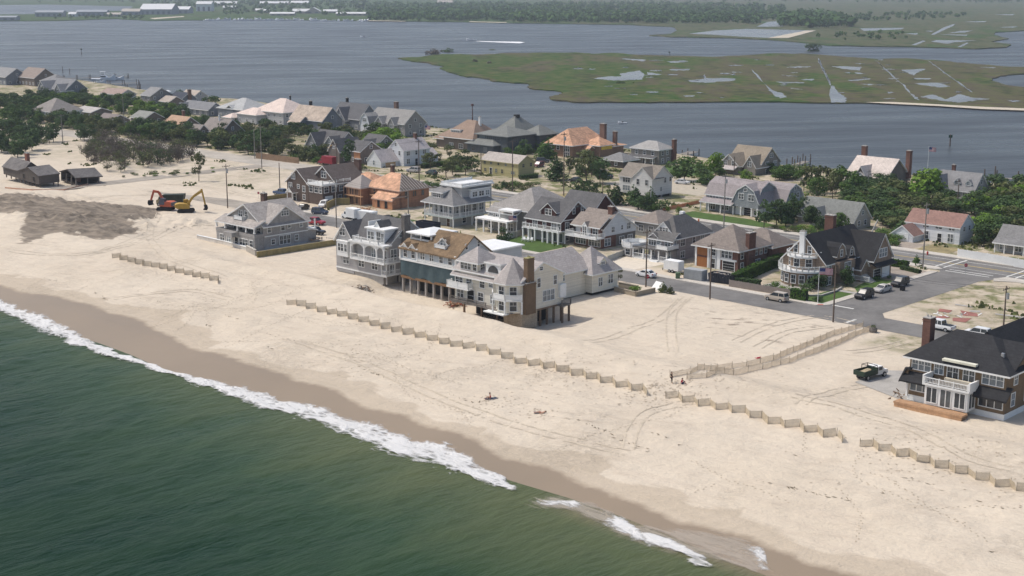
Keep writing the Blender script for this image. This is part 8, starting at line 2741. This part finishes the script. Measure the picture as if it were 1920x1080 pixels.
STAND = dict(pelvis=(0, 0, .93), spine=(0, 0, 1.12), chest=(.0, 0, 1.34), neck=(.01, 0, 1.50), head=(.025, 0, 1.60), crown=(.02, 0, 1.69),
             lhip=(0, .09, .88), lknee=(.05, .10, .49), lankle=(-.02, .11, .09), ltoe=(.15, .12, .035), rhip=(0, -.09, .88), rknee=(.12, -.10, .50), rankle=(.16, -.11, .09), rtoe=(.33, -.12, .035),
             lshoulder=(0, .19, 1.42), lelbow=(-.05, .25, 1.13), lwrist=(.06, .25, .90), rshoulder=(0, -.19, 1.42), relbow=(.06, -.24, 1.15), rwrist=(.22, -.2, .98))
SIT = dict(pelvis=(0, 0, .13), spine=(-.03, 0, .32), chest=(-.02, 0, .54), neck=(.03, 0, .70), head=(.07, 0, .79), crown=(.07, 0, .88),
           lhip=(.04, .1, .12), lknee=(.34, .16, .42), lankle=(.52, .16, .07), ltoe=(.70, .17, .04), rhip=(.04, -.1, .12), rknee=(.42, -.16, .32), rankle=(.74, -.15, .07), rtoe=(.90, -.16, .08),
           lshoulder=(-.02, .19, .62), lelbow=(.15, .26, .42), lwrist=(.33, .20, .44), rshoulder=(-.02, -.19, .62), relbow=(-.16, -.27, .36), rwrist=(-.22, -.28, .10))
LIE = dict(pelvis=(0, 0, .13), spine=(-.2, 0, .14), chest=(-.42, 0, .20), neck=(-.58, 0, .27), head=(-.68, 0, .31), crown=(-.77, 0, .34), face=(.3, 0, 1),
           lhip=(.05, .09, .12), lknee=(.42, .13, .26), lankle=(.74, .13, .07), ltoe=(.84, .14, .16), rhip=(.05, -.09, .12), rknee=(.46, -.11, .10), rankle=(.86, -.12, .07), rtoe=(.92, -.13, .2),
           lshoulder=(-.48, .19, .2), lelbow=(-.30, .33, .1), lwrist=(-.06, .30, .09), rshoulder=(-.48, -.19, .2), relbow=(-.34, -.36, .1), rwrist=(-.12, -.38, .07))
TORSO = ('pelvis', 'spine', 'chest', 'lshoulder', 'rshoulder')
LEGS = ('pelvis', 'lhip', 'lknee', 'rhip', 'rknee')
CB = M('black cloth', (.012, .012, .014), .9)
CR = M('red cloth', (.40, .025, .06), .9)
person('person in black clothes standing at the end of the fenced sand path', 1259, 718, -40, STAND, [('shirt', TORSO + ('lelbow', 'relbow'), 1.12, CB), ('trousers', LEGS + ('lankle', 'rankle'), 1.12, CB)])
person('person in red sitting on the sand beside the standing one', 1279, 720, -20, SIT, [('shirt', TORSO + ('lelbow', 'relbow'), 1.14, CR), ('shorts', LEGS, 1.1, M('navy cloth', (.02, .03, .08), .9))])
person('sunbather in red swimwear on the open sand, left of the two lying figures', 919, 748, 200, SIT, [('swimsuit', TORSO, 1.06, CR)], scale=1.05)
person('sunbather lying on the open sand, right of the two resting figures', 1013, 775, 168, LIE, [('swim_shorts', ('pelvis', 'lhip', 'rhip'), 1.12, M('coral cloth', (.45, .14, .09), .9))], scale=1.05)
def towel(px, py, yaw, mat, label):
    p = gp(px, py)
    b = MB()
    n = 8
    P = [(-.95 + 1.9 * i / n, y, .03 + .02 * math.sin(i * 1.9 + y)) for y in (-.4, 0, .4) for i in range(n + 1)]
    Q = [(x, y, z - .03) for x, y, z in P]
    N = len(P)
    fs = [(r_ * (n + 1) + i, r_ * (n + 1) + i + 1, (r_ + 1) * (n + 1) + i + 1, (r_ + 1) * (n + 1) + i) for r_ in range(2) for i in range(n)]
    b.mesh(P + Q, fs + [tuple(k + N for k in f[::-1]) for f in fs])
    o = b.build('beach_towel', mat)
    o.location = p + Vector((0, 0, .0))
    o.rotation_euler = (0, 0, R(yaw))
    tag(o, label, 'towel')
towel(921, 747, 15, M('dark towel', (.05, .06, .09), .9), 'dark beach towel under the left sunbather in red')
towel(1014, 774, -10, M('grey towel', (.22, .22, .24), .9), 'grey beach towel under the lying sunbather')

# ------------------------------------------------------------ small things on the ground
def debris(name, label, cat, px, py, n, spread, mats, seed, size=.5, flat=.4):
    p = gp(px, py)
    rng = random.Random(seed)
    b = MB()
    for i in range(n):
        q = Vector((rng.gauss(0, spread), rng.gauss(0, spread * .7), 0))
        q.z = float(gz(*st(p + q))) - p.z + rng.uniform(0, flat)
        d = Vector((rng.uniform(-1, 1), rng.uniform(-1, 1), rng.uniform(-.3, .4))).normalized() * size * rng.uniform(.4, 1.4)
        b.beam(q - d, q + d, rng.uniform(.06, .3), rng.uniform(.05, .12), rng.randrange(len(mats)))
    return tag(b.build(name, mats, loc=p), label, cat)
debris('rubble_pile', 'grey pile of rubble on the sand before the tall grey house', 'rubble', 682, 545, 60, .8, [GREYWOOD, CONC, WOOD], 1, .35, .7)
debris('lumber_pile', 'pile of reddish boards under the front of the cream house', 'lumber', 853, 574, 36, .9, [NEWWOOD, WOOD, M('red board', (.24, .08, .05), .9)], 2, .9, .6)
debris('rubble_pile', 'brown rubble under the deck of the cream house', 'rubble', 925, 597, 50, 1.3, [WOOD, DARK, GREYWOOD], 3, .5, .5)
debris('lumber_pile', 'stack of orange boards beside the white box truck', 'lumber', 682, 395, 34, 1.1, [NEWWOOD, OSB], 4, 1.1, .6)
debris('driftwood', 'dark driftwood scatter before the brown shingled house', 'driftwood', 1680, 745, 8, 1.0, [WOOD], 5, .6, .1)
debris('driftwood', 'few dark boards on the sand left of the terrace of the brown house', 'driftwood', 1690, 737, 6, .6, [WOOD], 6, .9, .1)
debris('rubble_pile', 'pale rubble by the red slabs on the empty corner lot', 'rubble', 1790, 590, 18, 2.2, [CONC, WHITE], 7, .5, .15)
debris('rubble_pile', 'heap of junk right of the bulkhead behind the weathered shingled house', 'rubble', 592, 452, 40, 1.1, [NEWWOOD, GREYWOOD, CONC], 8, .5, .8)
debris('driftwood', 'small reddish debris beside the upper path fence', 'driftwood', 1421, 672, 5, .25, [CR], 9, .25, .2)
root = empty('planter_barrel', gp(1637, 623), GRID, 'round wooden barrel planter at the street end of the sand path', 'planter')
b = MB()
b.tube((0, 0, -.1), (0, 0, .45), .62, .72, 14)
b.tube((0, 0, .45), (0, 0, .9), .72, .64, 14)
b.build('barrel', GREYWOOD, root)
b = leafcloud(random.Random(4), [((0, 0, 1.0), .45, .6)], 70, .12)
b.build('foliage', LEAF['olive'], root)
h = House('shed_roof', 'overturned white shed roof lying in the sand by the street', 1238, 546, yaw=-15, wall=WHITE, roof=WHITE, cat='wreckage')
h.wing(-2.4, 0, 0, 1.8, -.2, .5, 'gx', 1.0, over=.25)
CHAIR = None
def lawn_chair(px, py, yaw, label):
    root = empty('lawn_chair', gp(px, py), R(yaw), label, 'chair', 'white chairs on the lawn')
    b = MB()
    b.prism([(-.05, .38), (.5, .45), (.5, .49), (-.05, .42)], 'y', -.3, .3)
    b.build('seat', WHITE, root)
    b = MB()
    b.prism([(-.05, .36), (-.32, 1.0), (-.36, 1.0), (-.10, .36)], 'y', -.3, .3)
    b.build('backrest', WHITE, root)
    for s in (-1, 1):
        b = MB()
        b.box(-.2, .55, s * .36 - .07, s * .36 + .07, .6, .64)
        b.build('armrest', WHITE, root)
        for x in (-.12, .48):
            b = MB()
            b.box(x - .04, x + .04, s * .36 - .03, s * .36 + .03, 0, .6)
            b.build('leg', WHITE, root)
for i, x in enumerate((982, 989, 996)):
    lawn_chair(x, 452 + i * .6, -120, ['leftmost', 'middle', 'rightmost'][i] + ' of the three white chairs on the green lawn')
root = empty('dark_block', gp(1692, 545), GRID, 'black block standing for a dark blob on the side street behind the black cars', 'bin')
b = MB()
b.prism([(-.35, 0), (-.42, 1.0), (.42, 1.0), (.35, 0)], 'y', -.4, .4)
b.build('body', BLACK, root)  # black block set where a dark blob lies on the street
b = MB()
b.prism([(-.46, 1.0), (-.46, 1.06), (.4, 1.15), (.46, 1.0)], 'y', -.44, .44)
b.build('top_slab', BLACK, root)
# boom that leans out above the black roof
root = empty('leaning_mast', at(1629, 447, 9.0), 0, 'pale leaning mast rising behind the black roof of the corner mansion', 'mast')
b = MB()
b.tube((0, 0, -7), (0, 0, 0), .12, .12, 8)
b.tube((0, 0, 0), (1.75, .3, 3.9), .16, .14, 8)
b.build('post', M('pale mast', (.42, .40, .36), .7), root)

# weeds, one loose cover over the rough lots
rng = random.Random(31)
b = MB()
cnt = 0
for _ in range(40000):
    s_, t_ = rng.uniform(-560, -60), rng.uniform(224, 402)
    if 268 < t_ < 285 or -136 < s_ < -119 and t_ < 270:
        continue
    v = float(fbm(np.array([s_]), np.array([t_]), 71, [(26, .5, 3), (9, .4, 3)])[0])
    if v < (.45 if t_ > 285 else .75):
        continue
    p = w2(s_, t_)
    p.z = float(gz(s_, t_))
    if p.z < 1.8:
        continue
    for k in range(3):
        a = rng.uniform(0, 6.28)
        h_, w_ = rng.uniform(.25, .7), rng.uniform(.25, .5)
        q = p + Vector((rng.uniform(-.6, .6), rng.uniform(-.6, .6), -.05))
        d = Vector((math.cos(a), math.sin(a), 0)) * w_
        l = Vector((-d.y, d.x, 0)) * rng.uniform(-.6, .6)
        b.poly([q - d, q + d, q + d * .5 + l + Vector((0, 0, h_)), q - d * .5 + l + Vector((0, 0, h_))])
tag(b.build('weeds', leaf_material('weed leaves', (.07, .10, .03), (.17, .18, .07), .08, False)), kind='stuff')

# marks on the sand: tyre tracks, footprints, wrack
TRACK = M('pressed sand', (.497, .425, .328), .95, .2, 1.0, fine=.15)
def tyre_track(pxs, gauge=1.6, w=.32):
    P = [gp(*q) for q in pxs]
    C = []
    for i in range(len(P) - 1):
        p0, p1, p2, p3 = P[max(i - 1, 0)], P[i], P[i + 1], P[min(i + 2, len(P) - 1)]
        n = max(3, int((p2 - p1).length / .6))
        for k in range(n):
            t = k / n
            C.append(.5 * ((2 * p1) + (p2 - p0) * t + (2 * p0 - 5 * p1 + 4 * p2 - p3) * t * t + (3 * p1 - p0 - 3 * p2 + p3) * t ** 3))
    rng = random.Random(int(pxs[0][0]))
    for side in (-1, 1):
        b = MB()
        for a, c in zip(C[:-1], C[1:]):
            d = (c - a)
            d.z = 0
            if d.length < .01 or rng.random() < .13:
                continue
            d.normalize()
            nr = Vector((-d.y, d.x, 0))
            o = nr * gauge / 2 * side
            ww = w * rng.uniform(.6, 1.1) / 2
            b.poly([ground(a + o - nr * ww, .045), ground(a + o + nr * ww, .045), ground(c + o + nr * ww, .045), ground(c + o - nr * ww, .045)])
        tag(b.build('tyre_track', TRACK), kind='structure')
for tr in ([(1178, 842), (1190, 800), (1222, 770), (1290, 752)], [(1262, 660), (1258, 620), (1262, 585), (1290, 556)], [(1380, 640), (1440, 612), (1530, 594), (1600, 606)], [(1420, 652), (1480, 622), (1560, 612)],
           [(430, 560), (360, 545), (300, 548), (210, 560)], [(420, 520), (360, 500), (300, 470), (280, 430), (300, 400)], [(20, 470), (120, 478), (200, 466), (290, 430)], [(400, 420), (340, 425), (260, 455), (160, 480)],
           [(1640, 720), (1560, 735), (1500, 760)], [(1100, 640), (1180, 620), (1240, 596), (1280, 560)], [(300, 345), (380, 350), (440, 362), (520, 384)], [(170, 372), (260, 366), (350, 372), (420, 376)], [(1900, 880), (1800, 850), (1700, 800), (1600, 770), (1480, 740)],
           [(560, 640), (700, 690), (860, 760), (1010, 810), (1180, 850)], [(1590, 660), (1640, 655), (1700, 640)]):
    tyre_track(tr)
rng = random.Random(55)
b = MB()
def print_at(p, a, L, W, dz=.04):
    d = Vector((math.cos(a), math.sin(a), 0)) * L / 2
    n_ = Vector((-math.sin(a), math.cos(a), 0)) * W / 2
    b.poly([ground(p - d, dz), ground(p + n_ * .9, dz), ground(p + d, dz), ground(p - n_ * .9, dz)])
for _ in range(34):
    x, y = rng.choice([(rng.uniform(150, 1250), 0), (rng.uniform(900, 1800), 0)])
    s_, t_ = rng.uniform(-270, -70), rng.uniform(132, 164)
    a = rng.uniform(0, 6.28)
    p = w2(s_, t_)
    for k in range(rng.randint(14, 60)):
        a += rng.gauss(0, .12)
        p = p + Vector((math.cos(a), math.sin(a), 0)) * .68
        if not 129 < st(p)[1] < 208:
            break
        print_at(p + Vector((-math.sin(a), math.cos(a), 0)) * (.13 if k % 2 else -.13), a, .38, .22)
for (cx, cy, n, sp) in ((1259, 722, 90, 2.2), (920, 752, 40, 1.6), (1013, 778, 40, 1.6), (1232, 745, 150, 3.5), (1050, 700, 160, 5), (700, 660, 120, 6), (400, 560, 120, 7), (1750, 850, 200, 7), (1350, 700, 120, 5)):
    c = gp(cx, cy)
    for _ in range(n):
        print_at(c + Vector((rng.gauss(0, sp), rng.gauss(0, sp), 0)), rng.uniform(0, 6.28), .42, .28)
tag(b.build('footprints', M('scuffed sand', (.41, .34, .255), .95, .2)), kind='stuff')
b = MB()
for line, (s0, s1) in ((137.0, (-150, -60)), (141.5, (-122, -76)), (134.5, (-262, -150)), (147.5, (-100, -60)), (139.5, (-240, -165))):
    s_ = s0
    while s_ < s1:
        s_ += rng.expovariate(1 / .9)
        gate = float(fbm(np.array([s_]), np.array([line]), 91, [(18, .6, 3), (5, .4, 3)])[0])
        if gate < .25:
            continue
        t_ = line + 1.3 * math.sin(s_ / 7.0) + rng.gauss(0, .25)
        print_at(w2(s_, t_), -_a + rng.gauss(0, .5), rng.uniform(.3, 1.1), rng.uniform(.08, .25), .05)
tag(b.build('seaweed_wrack', M('dry seaweed', (.17, .135, .09), .95, .3)), kind='stuff')
